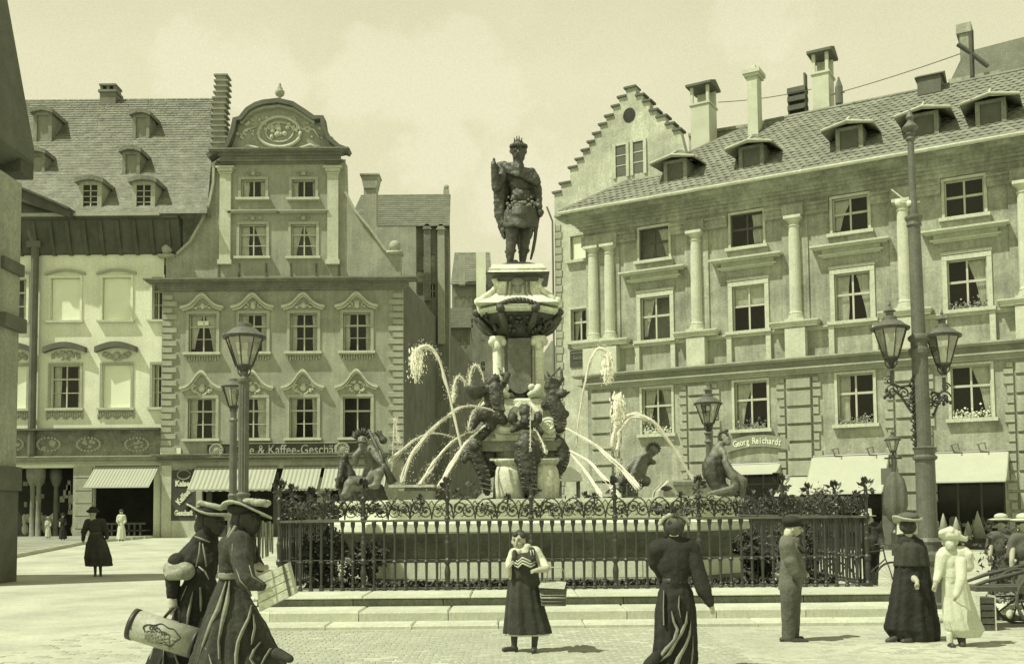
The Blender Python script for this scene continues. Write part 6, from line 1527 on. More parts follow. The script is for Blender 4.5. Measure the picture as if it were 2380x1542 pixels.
# ================================================================ people
def hand(F_,m,u,v,r,du=1,dv=0,d=0,n=4):
    """palm plus four fingers and a thumb, small and curled"""
    F_.ell(m,u,v,r,r*.8,d,r*.7)
    for i in range(n):
        o=(i-1.5)*r*.42;px,py=-dv*o,du*o
        F_.caps(m,u+px+du*r*.6,v+py+dv*r*.6,r*.28,u+px+du*r*(1.7-.12*abs(i-1.2)),v+py+dv*r*(1.7-.12*abs(i-1.2))+r*.2,r*.2,d,d-.01)
    F_.caps(m,u-dv*r*.7,v-du*r*.6,r*.3,u-dv*r*.9+du*r*.9,v-du*r*.9+dv*r*.9,r*.22,d-.015)
def head(F_,m,u,v,h,face=(0,0),d=0,neck=True,tilt=0):
    """h head height px; face: (1,0) right profile, (-1,0) left, (0,-1) to viewer, (0,1) away"""
    k=F_.k;c=F_.p(u,v,d);R=h*k/2;fx,fy=face;f=Vector((fx,fy,0)).normalized() if (fx or fy) else Vector((0,-1,0));rt=Vector((-f.y,f.x,0))
    m.ball(c+Vector((0,0,R*.18))-f*R*.08,R*.76,R*.76,R*.80,14,10);m.ball(c+f*R*.22-Vector((0,0,R*.35)),R*.52,R*.52,R*.60,12,8)
    m.ball(c+f*R*.52-Vector((0,0,R*.78)),R*.2,R*.2,R*.15,8,6)
    m.caps(c+f*R*.72+Vector((0,0,R*.12)),R*.09,c+f*R*.92-Vector((0,0,R*.2)),R*.13,8)
    for s in (-1,1):
        m.ball(c+rt*s*R*.74-Vector((0,0,R*.1)),R*.12,R*.16,R*.24,8,6);m.ball(c+rt*s*R*.28+f*R*.66+Vector((0,0,R*.2)),R*.2,R*.1,R*.07,8,6)
        m.ball(c+rt*s*R*.36+f*R*.5-Vector((0,0,R*.22)),R*.22,R*.18,R*.2,8,6)
    m.ball(c+f*R*.7-Vector((0,0,R*.46)),R*.2,R*.12,R*.08,8,6)
    if neck: m.caps(c-Vector((0,0,R*.5))-f*R*.1,R*.42,c-Vector((0,0,R*1.55))-f*R*.15,R*.5,10)
    return c,R,f,rt
def link(F_,m,*chain):
    for (a,b) in zip(chain[:-1],chain[1:]): F_.caps(m,a[0],a[1],a[2],b[0],b[1],b[2],a[3],b[3])
def face_bits(F_,c,R,f,rt):
    m=MB()
    for s in (-1,1): m.ball(c+rt*s*R*.28+f*R*.71+Vector((0,0,R*.08)),R*.09,R*.05,R*.055,7,5)
    F_.part(m,'eye','hair')
    m=MB()
    for s in (-1,1): m.tube([c+rt*s*R*.12+f*R*.76+Vector((0,0,R*.26)),c+rt*s*R*.3+f*R*.74+Vector((0,0,R*.31)),c+rt*s*R*.46+f*R*.62+Vector((0,0,R*.25))],R*.035,5)
    F_.part(m,'eyebrow','hair')
    m=MB();m.tube([c-rt*R*.17+f*R*.76-Vector((0,0,R*.45)),c+f*R*.83-Vector((0,0,R*.47)),c+rt*R*.17+f*R*.76-Vector((0,0,R*.45))],R*.04,5);F_.part(m,'mouth','coat_cloth')
def stripfold(F_,name,lines,mt='ribbon_and_highlight',r=4,d=-.3):
    for L in lines:
        m=MB();pts=[F_.p(u,v,dd) for (u,v,dd) in L];n=len(pts);rr=[.7*r*F_.k*(.35+.65*math.sin(math.pi*(i+.5)/n)) for i in range(n)]
        m.tube(pts,rr,6);F_.part(m,name,mt)
def brim(F_,m,pts,th,wd):
    """saucer brim from profile points (u,v) left to right, with depth ellipse"""
    n=len(pts);P=[F_.p(u,v) for u,v in pts];x0,x1=P[0].x,P[-1].x;cx=(x0+x1)/2;hw=(x1-x0)/2;rings=8;seg=36;vs=[]
    def zat(x):
        for i in range(n-1):
            if P[i].x<=x<=P[i+1].x: q=(x-P[i].x)/(P[i+1].x-P[i].x+1e-9);return P[i].z+(P[i+1].z-P[i].z)*q
        return P[0].z if x<P[0].x else P[-1].z
    for s in (0,-th):
        for j in range(rings+1):
            r=j/rings
            for i in range(seg):
                a=2*math.pi*i/seg;x=cx+hw*r*math.cos(a);y=P[0].y+wd*r*math.sin(a);vs.append((x,y,zat(x)+s+.03*math.sin(a)*-r))
    K=(rings+1)*seg;fs=[]
    for j in range(rings):
        for i in range(seg):
            a,b,c_,e=j*seg+i,j*seg+(i+1)%seg,(j+1)*seg+(i+1)%seg,(j+1)*seg+i
            fs.append((a,e,c_,b));fs.append((K+a,K+b,K+c_,K+e))
    for i in range(seg): a=rings*seg+i;b=rings*seg+(i+1)%seg;fs.append((a,K+a,K+b,b))
    return m.add(vs,fs)
# ---- woman nearest, with wooden box
k5=.29767;q5=lambda x,y:(270.8+x*k5,1083+y*k5)
Af=Fig('person','woman in dark high-waisted dress and wide feathered hat carrying a pale flat crate','person',8.9,560,1623)
m=MB();c,R,f,rt=head(Af,m,*q5(1015,420),60,(1,-.25))
Af.caps(m,*q5(1130,930),9,*q5(1165,950),7,-.3);hand(Af,m,*q5(1175,955),7,1,0,-.32);hand(Af,m,*q5(1150,790),7,1,-.2,.0)
Af.caps(m,*q5(1080,780),8,*q5(1140,790),7,-.0)
P=lambda x,y,r,d=0:(*q5(x,y),r,d)
link(Af,m,P(1005,470,9),P(950,600,14),P(910,700,20),P(885,860,16));link(Af,m,P(950,600,12,-.03),P(975,720,9,-.24),P(1010,885,8,-.3),P(1170,950,6,-.31));link(Af,m,P(960,600,12),P(1055,720,8,.13),P(1140,790,6,.0))
Af.part(m,'body','skin',.008);face_bits(Af,c,R,f,rt)
m=MB()
Af.caps(m,*q5(880,620),26,*q5(1010,600),24,0);Af.ell(m,*q5(930,660),40,44,0,34);Af.ell(m,*q5(975,690),34,36,0,34);Af.caps(m,*q5(880,720),26,*q5(880,840),24,0);Af.ell(m,*q5(885,800),26,38,0,26)
Af.caps(m,*q5(985,480),17,*q5(950,560),22,0)
Af.caps(m,*q5(960,590),28,*q5(975,720),24,-.16,-.26);Af.caps(m,*q5(975,720),25,*q5(1010,880),22,-.26,-.32);Af.caps(m,*q5(1010,890),22,*q5(1130,935),12,-.32)
Af.caps(m,*q5(1000,600),24,*q5(1060,720),20,.16,.14);Af.caps(m,*q5(1060,720),18,*q5(1120,790),12,.14,.05)
Af.skirt(m,[(*[q5(0,880)[1]],q5(798,0)[0],q5(968,0)[0]),(q5(0,960)[1],q5(765,0)[0],q5(1010,0)[0]),(q5(0,1080)[1],q5(720,0)[0],q5(1075,0)[0]),(q5(0,1250)[1],q5(672,0)[0],q5(1170,0)[0]),(q5(0,1420)[1],q5(625,0)[0],q5(1245,0)[0]),(q5(0,1540)[1],q5(590,0)[0],q5(1310,0)[0]),(q5(0,1700)[1],q5(560,0)[0],q5(1360,0)[0]),(q5(0,1800)[1],q5(550,0)[0],q5(1370,0)[0])],13,.05,3,dr=.62)
Af.part(m,'dress','dark_cloth',.011,.017)
m=MB();a,b=Af.p(*q5(885,856)),0;m.lathe([(.098,-.02),(.1,0),(.1,.02),(.098,.035)],20,a.x,a.y,a.z,1.0,.92);Af.part(m,'belt','ribbon_and_highlight')
m=MB();Af.caps(m,*q5(1255,1460),14,*q5(1350,1500),10,-.2,-.25);Af.part(m,'hem_train','dark_cloth',.012)
m=MB();brim(Af,m,[q5(815,318),q5(870,292),q5(930,285),q5(1010,305),q5(1090,345),q5(1210,392)],.018,.2);Af.part(m,'hat_brim','straw')
m=MB();Af.ell(m,*q5(985,330),38,17,0,32);Af.part(m,'hat_crown','black_cloth',.01)
m=MB();
for i in range(14): Af.ell(m,*q5(1010+13*i,272+R_(-6,8)+i*1.2),9,8,R_(-.05,.05),9)
Af.part(m,'feather','feather',.012,.012)
m=MB();Af.ell(m,*q5(985,400),27,24,.02,26);Af.ell(m,*q5(940,450),17,18,.02,18);Af.part(m,'hair','hair',.009,.01)
m=MB();m.ball(Af.p(*q5(1035,425),-.02),.1,.11,.135,16,10);Af.part(m,'face_shade','hat_shade')  # added shell that darkens the face like shade from the brim
m=MB();
for i in range(9): x=1070+18*i;Af.caps(m,*q5(x,440+R_(-12,16)),3,*q5(x+R_(-8,8),720+R_(-30,25)-8*i),2.2,.05+R_(-.06,.06))
Af.caps(m,*q5(930,470),5,*q5(830,640),6,-.05);Af.caps(m,*q5(900,470),5,*q5(815,700),4,.02)
Af.part(m,'fringed_scarf','ribbon_and_highlight')
D_=-.31
stripfold(Af,'dress_highlight',[[(*q5(905,600),-.27),(*q5(900,680),-.3),(*q5(935,800),-.36),(*q5(965,890),-.41),(*q5(1020,950),-.42)],[(*q5(1035,770),-.40),(*q5(1060,860),-.42),(*q5(1140,905),-.4)]],r=2.0)  # pale strips painted as highlights on sleeve and bodice
# pale strips that paint highlights onto the skirt folds
def fold_highlight(F_,pts,wd,name='skirt_highlight',mt='ribbon_and_highlight'):
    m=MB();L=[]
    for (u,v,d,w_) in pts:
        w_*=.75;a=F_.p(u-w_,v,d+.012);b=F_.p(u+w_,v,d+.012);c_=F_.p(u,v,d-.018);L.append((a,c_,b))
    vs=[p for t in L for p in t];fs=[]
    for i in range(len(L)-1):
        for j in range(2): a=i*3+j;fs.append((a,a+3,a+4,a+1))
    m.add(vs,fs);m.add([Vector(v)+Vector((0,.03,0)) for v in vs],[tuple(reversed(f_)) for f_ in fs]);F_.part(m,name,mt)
def onskirt(F_,rings,dr,pts):
    """project (u,v,halfwidth) on the front of a skirt's ellipse"""
    o=[]
    for (u,v,w_) in pts:
        for i in range(len(rings)-1):
            if rings[i][0]<=v<=rings[i+1][0] or i==len(rings)-2:
                f_=min(1,max(0,(v-rings[i][0])/(rings[i+1][0]-rings[i][0])));uL=rings[i][1]+(rings[i+1][1]-rings[i][1])*f_;uR=rings[i][2]+(rings[i+1][2]-rings[i][2])*f_;break
        c_=(uL+uR)/2;h=(uR-uL)/2;q_=max(-.96,min(.96,(u-c_)/h));o.append((u,v,-h*F_.k*dr*math.sqrt(1-q_*q_)*1.07-.015,w_))
    return o
ringsA=[(q5(0,880)[1],q5(798,0)[0],q5(968,0)[0]),(q5(0,960)[1],q5(765,0)[0],q5(1010,0)[0]),(q5(0,1080)[1],q5(720,0)[0],q5(1075,0)[0]),(q5(0,1250)[1],q5(672,0)[0],q5(1170,0)[0]),(q5(0,1540)[1],q5(590,0)[0],q5(1310,0)[0]),(q5(0,1700)[1],q5(560,0)[0],q5(1360,0)[0])]
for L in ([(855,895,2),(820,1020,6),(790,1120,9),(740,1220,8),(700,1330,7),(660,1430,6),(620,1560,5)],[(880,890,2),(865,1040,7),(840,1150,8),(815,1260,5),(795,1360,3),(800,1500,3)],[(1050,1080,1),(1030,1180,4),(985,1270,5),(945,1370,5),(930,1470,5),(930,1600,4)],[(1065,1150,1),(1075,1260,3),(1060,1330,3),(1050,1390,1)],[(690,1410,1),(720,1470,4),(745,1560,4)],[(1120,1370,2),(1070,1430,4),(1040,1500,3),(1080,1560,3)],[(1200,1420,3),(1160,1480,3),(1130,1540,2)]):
    fold_highlight(Af,onskirt(Af,ringsA,.62,[(*q5(x,y),w_) for x,y,w_ in L]),0)
# the crate
cr_=Fig('wooden_crate','pale flat slatted crate held under the arm of the nearest woman','crate',8.62,*q5(1240,940))
P4=[cr_.p(*q5(*p)) for p in ((1095,862),(1338,752),(1398,990),(1120,1132))]
m=MB()
def slab(m,a,b,c_,d_,y0,y1): m.add([(p.x,y0,p.z) for p in(a,b,c_,d_)]+[(p.x,y1,p.z) for p in(a,b,c_,d_)],[(0,1,2,3),(7,6,5,4),(0,4,5,1),(1,5,6,2),(2,6,7,3),(3,7,4,0)])
slab(m,*P4,-.02,.1);cr_.part(m,'box','wood_pale',smooth=False)
for i in range(4):
    m=MB();a=P4[0].lerp(P4[3],i/4+.015);b=P4[1].lerp(P4[2],i/4+.015);c_=P4[1].lerp(P4[2],(i+1)/4-.015);d_=P4[0].lerp(P4[3],(i+1)/4-.015);slab(m,a,b,c_,d_,-.034,-.021);cr_.part(m,'slat','wood_pale',smooth=False)
for t0,t1 in ((.84,.9),(.5,.505)):
    m=MB();slab(m,P4[0].lerp(P4[1],t0),P4[0].lerp(P4[1],t1),P4[3].lerp(P4[2],t1),P4[3].lerp(P4[2],t0),-.045,-.034);cr_.part(m,'batten','mid_cloth' if t0>.8 else 'wood_pale',smooth=False)
# ---- woman behind, with cape and painted hat box
Bf=Fig('person','woman in dark short cape and upturned hat holding the handle of a large painted case','person',9.45,450,1597)
m=MB();c,R,f,rt=head(Bf,m,*q5(735,440),58,(1,-.2));Bf.caps(m,*q5(435,1000),9,*q5(430,1090),7,-.1);hand(Bf,m,*q5(432,1115),7,0,1,-.1)
link(Bf,m,P(720,490,9),P(690,600,14),P(680,760,20),P(660,860,16));link(Bf,m,P(660,620,10),P(470,760,9,-.08),P(440,860,8,-.1),P(435,1090,6,-.1))
Bf.part(m,'body','skin',.008);face_bits(Bf,c,R,f,rt)
m=MB();Bf.skirt(m,[(q5(0,540)[1],q5(600,0)[0],q5(790,0)[0]),(q5(0,620)[1],q5(540,0)[0],q5(800,0)[0]),(q5(0,700)[1],q5(455,0)[0],q5(800,0)[0]),(q5(0,755)[1],q5(405,0)[0],q5(800,0)[0])],11,.04,2,dr=.6)
Bf.caps(m,*q5(720,490),18,*q5(690,570),28);Bf.caps(m,*q5(470,750),22,*q5(440,850),19,-.1);Bf.caps(m,*q5(440,850),19,*q5(435,1000),13,-.1)
Bf.ell(m,*q5(680,760),34,50,0,32)
Bf.skirt(m,[(q5(0,840)[1],q5(560,0)[0],q5(760,0)[0]),(q5(0,940)[1],q5(500,0)[0],q5(790,0)[0]),(q5(0,1200)[1],q5(430,0)[0],q5(800,0)[0]),(q5(0,1400)[1],q5(300,0)[0],q5(800,0)[0]),(q5(0,1560)[1],q5(230,0)[0],q5(800,0)[0]),(q5(0,1780)[1],q5(220,0)[0],q5(820,0)[0])],12,.05,6,dr=.6)
Bf.part(m,'dress','black_cloth',.011,.017)
m=MB();Bf.caps(m,*q5(430,800),20,*q5(540,815),22,-.12);Bf.caps(m,*q5(425,840),15,*q5(500,835),15,-.16);Bf.part(m,'cuff','pattern_cloth',.01,.015)
m=MB();Bf.caps(m,*q5(432,1040),11,*q5(440,1090),11,-.1);Bf.part(m,'glove','light_cloth',.01)
stripfold(Bf,'cape_highlight',[[(*q5(610,545),-.3),(*q5(650,560),-.31),(*q5(730,590),-.3)],[(*q5(650,590),-.32),(*q5(645,680),-.34),(*q5(620,780),-.35)],[(*q5(670,600),-.32),(*q5(690,700),-.34),(*q5(700,780),-.33)],[(*q5(640,780),-.3),(*q5(690,820),-.31),(*q5(720,880),-.33)]],'ribbon_and_highlight',3)  # highlights on the cape put in as pale strips
ringsB=[(q5(0,840)[1],q5(560,0)[0],q5(760,0)[0]),(q5(0,940)[1],q5(500,0)[0],q5(790,0)[0]),(q5(0,1200)[1],q5(430,0)[0],q5(800,0)[0]),(q5(0,1400)[1],q5(300,0)[0],q5(800,0)[0]),(q5(0,1560)[1],q5(230,0)[0],q5(800,0)[0]),(q5(0,1780)[1],q5(220,0)[0],q5(820,0)[0])]
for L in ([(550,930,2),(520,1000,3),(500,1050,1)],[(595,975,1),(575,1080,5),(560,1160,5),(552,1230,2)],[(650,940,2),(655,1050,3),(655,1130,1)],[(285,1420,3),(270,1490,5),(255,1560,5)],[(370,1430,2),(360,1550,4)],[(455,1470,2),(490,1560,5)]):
    fold_highlight(Bf,onskirt(Bf,ringsB,.6,[(*q5(x,y),w_) for x,y,w_ in L]),0)  # painted highlights along the skirt folds
m=MB();brim(Bf,m,[q5(545,292),q5(600,312),q5(680,362),q5(760,386),q5(840,384),q5(900,372)],.018,.19);Bf.part(m,'hat_brim','straw')
m=MB();Bf.ell(m,*q5(720,350),34,16,0,30);Bf.ell(m,*q5(560,315),8,12,-.08,8);Bf.part(m,'hat_crown','black_cloth',.01)
m=MB()
for i in range(13): Bf.ell(m,*q5(655+13*i,285+i*3.2),8,7,-.08)
Bf.part(m,'feather','feather',.012,.012)
m=MB();Bf.ell(m,*q5(700,430),25,26,.02,26);Bf.ell(m,*q5(660,470),17,20,.02,18);Bf.part(m,'hair','hair',.009,.01)
m=MB();m.ball(Bf.p(*q5(755,445),-.02),.105,.115,.14,16,10);Bf.part(m,'face_shade','hat_shade')  # added dark shell in place of the hat's shade on the face
# painted case: a cylinder
cs=Fig('painted_case','large pale cylindrical case with a scrolled flower pattern and loop handle','case',9.05,*q5(370,1310))
a=cs.p(*q5(128,1228));b=cs.p(*q5(622,1382));ax=(b-a).normalized();r=118*k5*cs.k
m=MB();m.tube([a,b],r,28);cs.part(m,'body','tin_paint')
m=MB();m.tube([a-ax*.012,a+ax*.03],r*1.04,28);m.tube([b-ax*.02,b+ax*.012],r*1.03,28);cs.part(m,'rim','leather')
up=Vector((-ax.z,0,ax.x));up=up if up.z>0 else -up;fr=Vector((0,-1,0))
def onc(s,t): # s along 0..1, t angle
    return a.lerp(b,s)+(fr*math.cos(t)+up*math.sin(t))*(r*1.012)
m=MB();pts=[]
for i in range(60):
    w_=i/59*2*math.pi;pts.append(onc(.52+.27*math.cos(w_)*(1+.1*math.sin(5*w_)),.1+.62*math.sin(w_)*(1+.12*math.cos(7*w_))))
m.tube(pts,.006,5)
rs=random.Random(12)
for i in range(9): s0,t0=rs.uniform(.33,.72),rs.uniform(-.35,.45);m.tube([onc(s0+.05*math.cos(w_)*(1-w_/9),t0+.16*math.sin(w_)*(1-w_/9)) for w_ in [x*.55 for x in range(12)]],.005,5)
cs.part(m,'scroll_pattern','leather')
m=MB()
for i in range(46): s0,t0=rs.uniform(.3,.75),rs.uniform(-.6,.05);p=onc(s0,t0);m.ball(p,rs.uniform(.012,.026),.008,rs.uniform(.01,.022),7,5)
cs.part(m,'flower_pattern','sign_mid')
m=MB();h0=a.lerp(b,.42)+up*r;h1=a.lerp(b,.68)+up*r*.9;md=(h0+h1)/2+up*.13
m.tube([h0,h0.lerp(md,.6)+up*.03,md,h1.lerp(md,.6)+up*.03,h1],[.014]*5,8);cs.part(m,'handle','leather')
# ---- girl with covered basket
kg=.2186;qg=lambda x,y:(1151+x*kg,1205+y*kg)
Gf=Fig('person','girl in dark pinafore with pale zigzag trim standing and smiling with a basket','person',12.05,1213,1512)
m=MB();c,R,f,rt=head(Gf,m,*qg(245,235),42,(-.35,-1))
Gf.caps(m,*qg(540,530),8,*qg(440,545),6,-.22,-.25);hand(Gf,m,*qg(415,548),5.5,-1,.35,-.25);Gf.caps(m,*qg(140,520),8,*qg(150,590),6,-.1);hand(Gf,m,*qg(155,600),5,0,1,-.1)
P=lambda x,y,r,d=0:(*qg(x,y),r,d)
link(Gf,m,P(255,300,7),P(290,400,11),P(300,560,16));link(Gf,m,P(400,370,7),P(490,450,6,-.05),P(545,525,5,-.2),P(430,548,4,-.25));link(Gf,m,P(290,390,8),P(200,380,7),P(150,470,5,-.05),P(140,530,5,-.1),P(155,600,4,-.1));link(Gf,m,P(290,390,8),P(400,370,7))
Gf.part(m,'body','skin',.008);face_bits(Gf,c,R,f,rt)
m=MB();Gf.ell(m,*qg(255,178),17,12,.05,18);Gf.ell(m,*qg(268,215),17,18,.08,14);Gf.ell(m,*qg(215,172),8,6,-.03,8);Gf.ell(m,*qg(285,178),9,8,-.03,8);Gf.ell(m,*qg(262,150),11,9,.04,11);Gf.ell(m,*qg(310,240),6,16,.05,10);Gf.part(m,'hair','hair',.008,.01)
m=MB();Gf.caps(m,*qg(210,370),15,*qg(420,360),16,0);Gf.ell(m,*qg(300,430),31,30,0,24)
Gf.caps(m,*qg(430,365),14,*qg(490,450),12,-.02,-.05);Gf.caps(m,*qg(490,450),12,*qg(545,520),8,-.05,-.2);Gf.caps(m,*qg(190,380),12,*qg(150,470),10,0,-.05);Gf.caps(m,*qg(150,470),9,*qg(138,520),7,-.05,-.1)
Gf.caps(m,*qg(335,300),10,*qg(300,350),14,-.02);Gf.caps(m,*qg(200,350),8,*qg(240,350),9,-.07);Gf.part(m,'blouse','light_cloth',.01,.01)
m=MB();Gf.ell(m,*qg(300,450),34,26,-.02,27);rg=[(qg(0,400)[1],qg(200,0)[0],qg(410,0)[0]),(qg(0,500)[1],qg(150,0)[0],qg(450,0)[0]),(qg(0,600)[1],qg(145,0)[0],qg(455,0)[0]),(qg(0,800)[1],qg(125,0)[0],qg(480,0)[0]),(qg(0,1000)[1],qg(112,0)[0],qg(530,0)[0]),(qg(0,1215)[1],qg(100,0)[0],qg(590,0)[0])]
Gf.skirt(m,rg,11,.045,4,dr=.62);Gf.caps(m,*qg(385,330),8,*qg(400,420),7,-.1,-.16);Gf.caps(m,*qg(205,350),6,*qg(205,420),6,-.1,-.12);Gf.part(m,'pinafore','dark_cloth',.01,.01)
m=MB()
for r_ in range(3):
    y=412+30*r_;zig=[(205,y+20),(240,y+42),(285,y-2),(375,y+38),(420,y+8)];zz=onskirt(Gf,rg,.62,[(*qg(x,yy),0) for x,yy in zig]);m.tube([Gf.p(u,v,d-.05) for u,v,d,_ in zz],.011,5)
for r_ in range(2): m.tube([Gf.p(*qg(135+10*r_,505+20*r_),-.14),Gf.p(*qg(185,445+22*r_),-.17),Gf.p(*qg(205,470+22*r_),-.17)],.006,5)
m.tube([Gf.p(*qg(372,330),-.17),Gf.p(*qg(380,385),-.19)],.006,5);m.tube([Gf.p(*qg(398,325),-.16),Gf.p(*qg(410,380),-.18)],.006,5)
Gf.part(m,'zigzag_braid','light_cloth')
m=MB();Gf.skirt(m,[(qg(0,1150)[1],qg(112,0)[0],qg(560,0)[0]),(qg(0,1235)[1],qg(112,0)[0],qg(570,0)[0])],11,.03,4,dr=.56,steps=6);Gf.part(m,'petticoat','light_cloth',.01)
m=MB();Gf.caps(m,*qg(200,1200),9,*qg(200,1370),6.5,.0);Gf.caps(m,*qg(210,1380),7.5,*qg(90,1385),5.5,.0,-.06);Gf.caps(m,*qg(425,1200),9,*qg(412,1370),6.5,-.05);Gf.caps(m,*qg(410,1385),7.5,*qg(405,1400),7,-.05,-.22);Gf.part(m,'stockings_and_shoes','leather',.01)
bk=Fig('basket','dark wicker basket with a pale lid hanging from the girl arm','basket',11.85,*qg(620,920))
m=MB();P_=[bk.p(*qg(*p)) for p in ((470,730),(755,730),(740,915),(495,915))];m.add([(P_[0].x,-.1,P_[0].z),(P_[1].x,-.1,P_[1].z),(P_[2].x,-.08,P_[2].z),(P_[3].x,-.08,P_[3].z),(P_[0].x,.13,P_[0].z),(P_[1].x,.13,P_[1].z),(P_[2].x,.1,P_[2].z),(P_[3].x,.1,P_[3].z)],[(0,3,2,1),(4,5,6,7),(0,4,7,3),(1,2,6,5),(3,7,6,2)]);bk.part(m,'wicker_body','wicker',smooth=False)
for yv,mt_ in ((745,'wicker'),(800,'straw'),(830,'straw'),(870,'wicker'),(908,'wicker')):
    m=MB();a=bk.p(*qg(474+(yv-730)*.12,yv));b=bk.p(*qg(754-(yv-730)*.08,yv));m.tube([(a.x,-.1,a.z),(b.x,-.1,b.z),(b.x+.005,.13,b.z),(a.x-.005,.13,a.z),(a.x,-.1,a.z)],.009,5);bk.part(m,'wicker_band',mt_)
m=MB();L=[bk.p(*qg(*p)) for p in ((460,722),(725,735),(755,685),(500,670))];m.add([(L[0].x,-.13,L[0].z),(L[1].x,-.13,L[1].z),(L[2].x,.0,L[2].z+.02),(L[3].x,.0,L[3].z+.02),(L[1].x,.15,L[1].z),(L[0].x,.15,L[0].z)],[(0,1,2,3),(3,2,4,5),(0,3,5),(1,4,2),(0,5,4,1)]);bk.part(m,'lid','straw',smooth=False)
m=MB();m.tube([bk.p(*qg(535,700)),bk.p(*qg(560,540)),bk.p(*qg(600,512)),bk.p(*qg(700,522)),bk.p(*qg(735,560)),bk.p(*qg(738,700))],.008,6);bk.part(m,'handle','straw')
# ---- woman seen from behind
kb_=.29865;qb=lambda x,y:(1015.5+x*kb_,1117+y*kb_)
K=Fig('person','woman in long black dress and pale brimmed hat seen from behind, right of the girl','person',10.4,1570,1560)
m=MB();c,R,f,rt=head(K,m,*qb(1840,370),56,(.1,1));K.caps(m,*qb(2125,950),7,*qb(2140,990),6,-.1);hand(K,m,*qb(2143,1005),6,.2,1,-.1);P=lambda x,y,r,d=0:(*qb(x,y),r,d)
link(K,m,P(1845,420,9),P(1850,540,14),P(1850,780,18));link(K,m,P(1850,530,12),P(1965,535,9),P(2020,680,8,-.05),P(2075,850,7,-.08),P(2140,990,5,-.1))
K.part(m,'body','skin',.008)
m=MB();K.caps(m,*qb(1765,520),24,*qb(1940,520),24);K.ell(m,*qb(1850,610),44,58,0,31);K.caps(m,*qb(1850,700),29,*qb(1850,790),28);K.caps(m,*qb(1840,420),16,*qb(1845,500),24)
K.caps(m,*qb(1975,530),21,*qb(2020,680),19,0,-.05);K.caps(m,*qb(2020,680),19,*qb(2075,850),18,-.05,-.08);K.caps(m,*qb(2075,850),17,*qb(2128,955),9,-.08,-.1);K.caps(m,*qb(1720,530),24,*qb(1710,640),20,.0,.1);K.caps(m,*qb(1710,640),18,*qb(1760,730),16,.1,.25)
rk_=[(qb(0,790)[1],qb(1745,0)[0],qb(1955,0)[0]),(qb(0,860)[1],qb(1722,0)[0],qb(1985,0)[0]),(qb(0,1000)[1],qb(1700,0)[0],qb(2005,0)[0]),(qb(0,1250)[1],qb(1695,0)[0],qb(2015,0)[0]),(qb(0,1400)[1],qb(1680,0)[0],qb(2015,0)[0]),(qb(0,1480)[1],qb(1640,0)[0],qb(2015,0)[0])]
K.skirt(m,rk_,11,.05,7,dr=.7);K.caps(m,*qb(1700,1370),14,*qb(1640,1430),12,-.15,-.25);K.part(m,'dress','black_cloth',.011,.017)
m=MB();a=K.p(*qb(1850,775));m.lathe([(.125,-.02),(.128,0),(.125,.03)],20,a.x,a.y,a.z,1,.95);K.part(m,'belt','leather')
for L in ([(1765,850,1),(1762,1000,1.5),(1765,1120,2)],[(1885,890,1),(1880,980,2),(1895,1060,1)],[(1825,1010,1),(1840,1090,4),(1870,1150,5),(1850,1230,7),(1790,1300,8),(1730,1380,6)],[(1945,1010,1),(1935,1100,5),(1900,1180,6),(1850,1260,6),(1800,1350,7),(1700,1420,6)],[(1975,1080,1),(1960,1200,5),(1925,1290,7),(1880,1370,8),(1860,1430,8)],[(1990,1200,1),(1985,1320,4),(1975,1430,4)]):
    fold_highlight(K,onskirt(K,rk_,.7,[(*qb(x,y),w_) for x,y,w_ in L]),0)  # fold highlights put in as pale strips on the black skirt
m=MB();c0=K.p(*qb(1840,330));pts=[]
for i in range(25):
    a=math.pi*i/24;pts.append(K.p(1015.5+(1845-112*math.cos(a))*kb_,1117+(345-85*math.sin(a))*kb_,-.05))
m.tube(pts,[.022]*25,8);K.part(m,'hat_brim','straw')
m=MB();K.ell(m,*qb(1842,325),28,20,.02,32);m.lathe([(.02,0),(.12,.01),(.14,-.02)],20,c0.x,c0.y+.05,c0.z+.02);K.part(m,'hat_crown','mid_cloth',.012)
m=MB();K.ell(m,*qb(1842,362),25,20,-.02,26);K.ell(m,*qb(1842,395),15,10,-.06,14);K.part(m,'hair','hair',.009)
m=MB();K.caps(m,*qb(1818,418),4,*qb(1868,418),4,-.07);K.part(m,'collar','light_cloth',.008)
leaves('hat_flowers',[(tuple(K.p(*qb(1840,225),.0)),.24,.16,.07)],160,'leaf',K.t,(.02,.04),77)
# ---- man in cap
kc=.3196;qc=lambda x,y:(1760+x*kc,1049+y*kc)
Mf=Fig('person','grey haired man in dark cap and worn jacket standing in profile before the railing','person',12.83,1838,1489)
m=MB();c,R,f,rt=head(Mf,m,*qc(262,560),44,(.9,-.35));Mf.caps(m,*qc(335,870),6,*qc(350,880),5,-.1);hand(Mf,m,*qc(352,882),5.5,.6,.8,-.1);P=lambda x,y,r,d=0:(*qc(x,y),r,d)
link(Mf,m,P(255,610,7),P(245,700,14),P(240,900,15));link(Mf,m,P(240,670,9),P(240,790,8,-.2),P(275,870,6,-.21),P(350,880,4,-.1))
Mf.part(m,'body','skin',.008);face_bits(Mf,c,R,f,rt)
m=MB();Mf.caps(m,*qc(215,655),18,*qc(270,650),16);Mf.ell(m,*qc(245,730),27,34,0,24);Mf.ell(m,*qc(255,830),29,36,0,25);Mf.skirt(m,[(qc(0,820)[1],qc(168,0)[0],qc(328,0)[0]),(qc(0,900)[1],qc(155,0)[0],qc(332,0)[0]),(qc(0,1000)[1],qc(150,0)[0],qc(322,0)[0])],9,.02,1,dr=.7,steps=10)
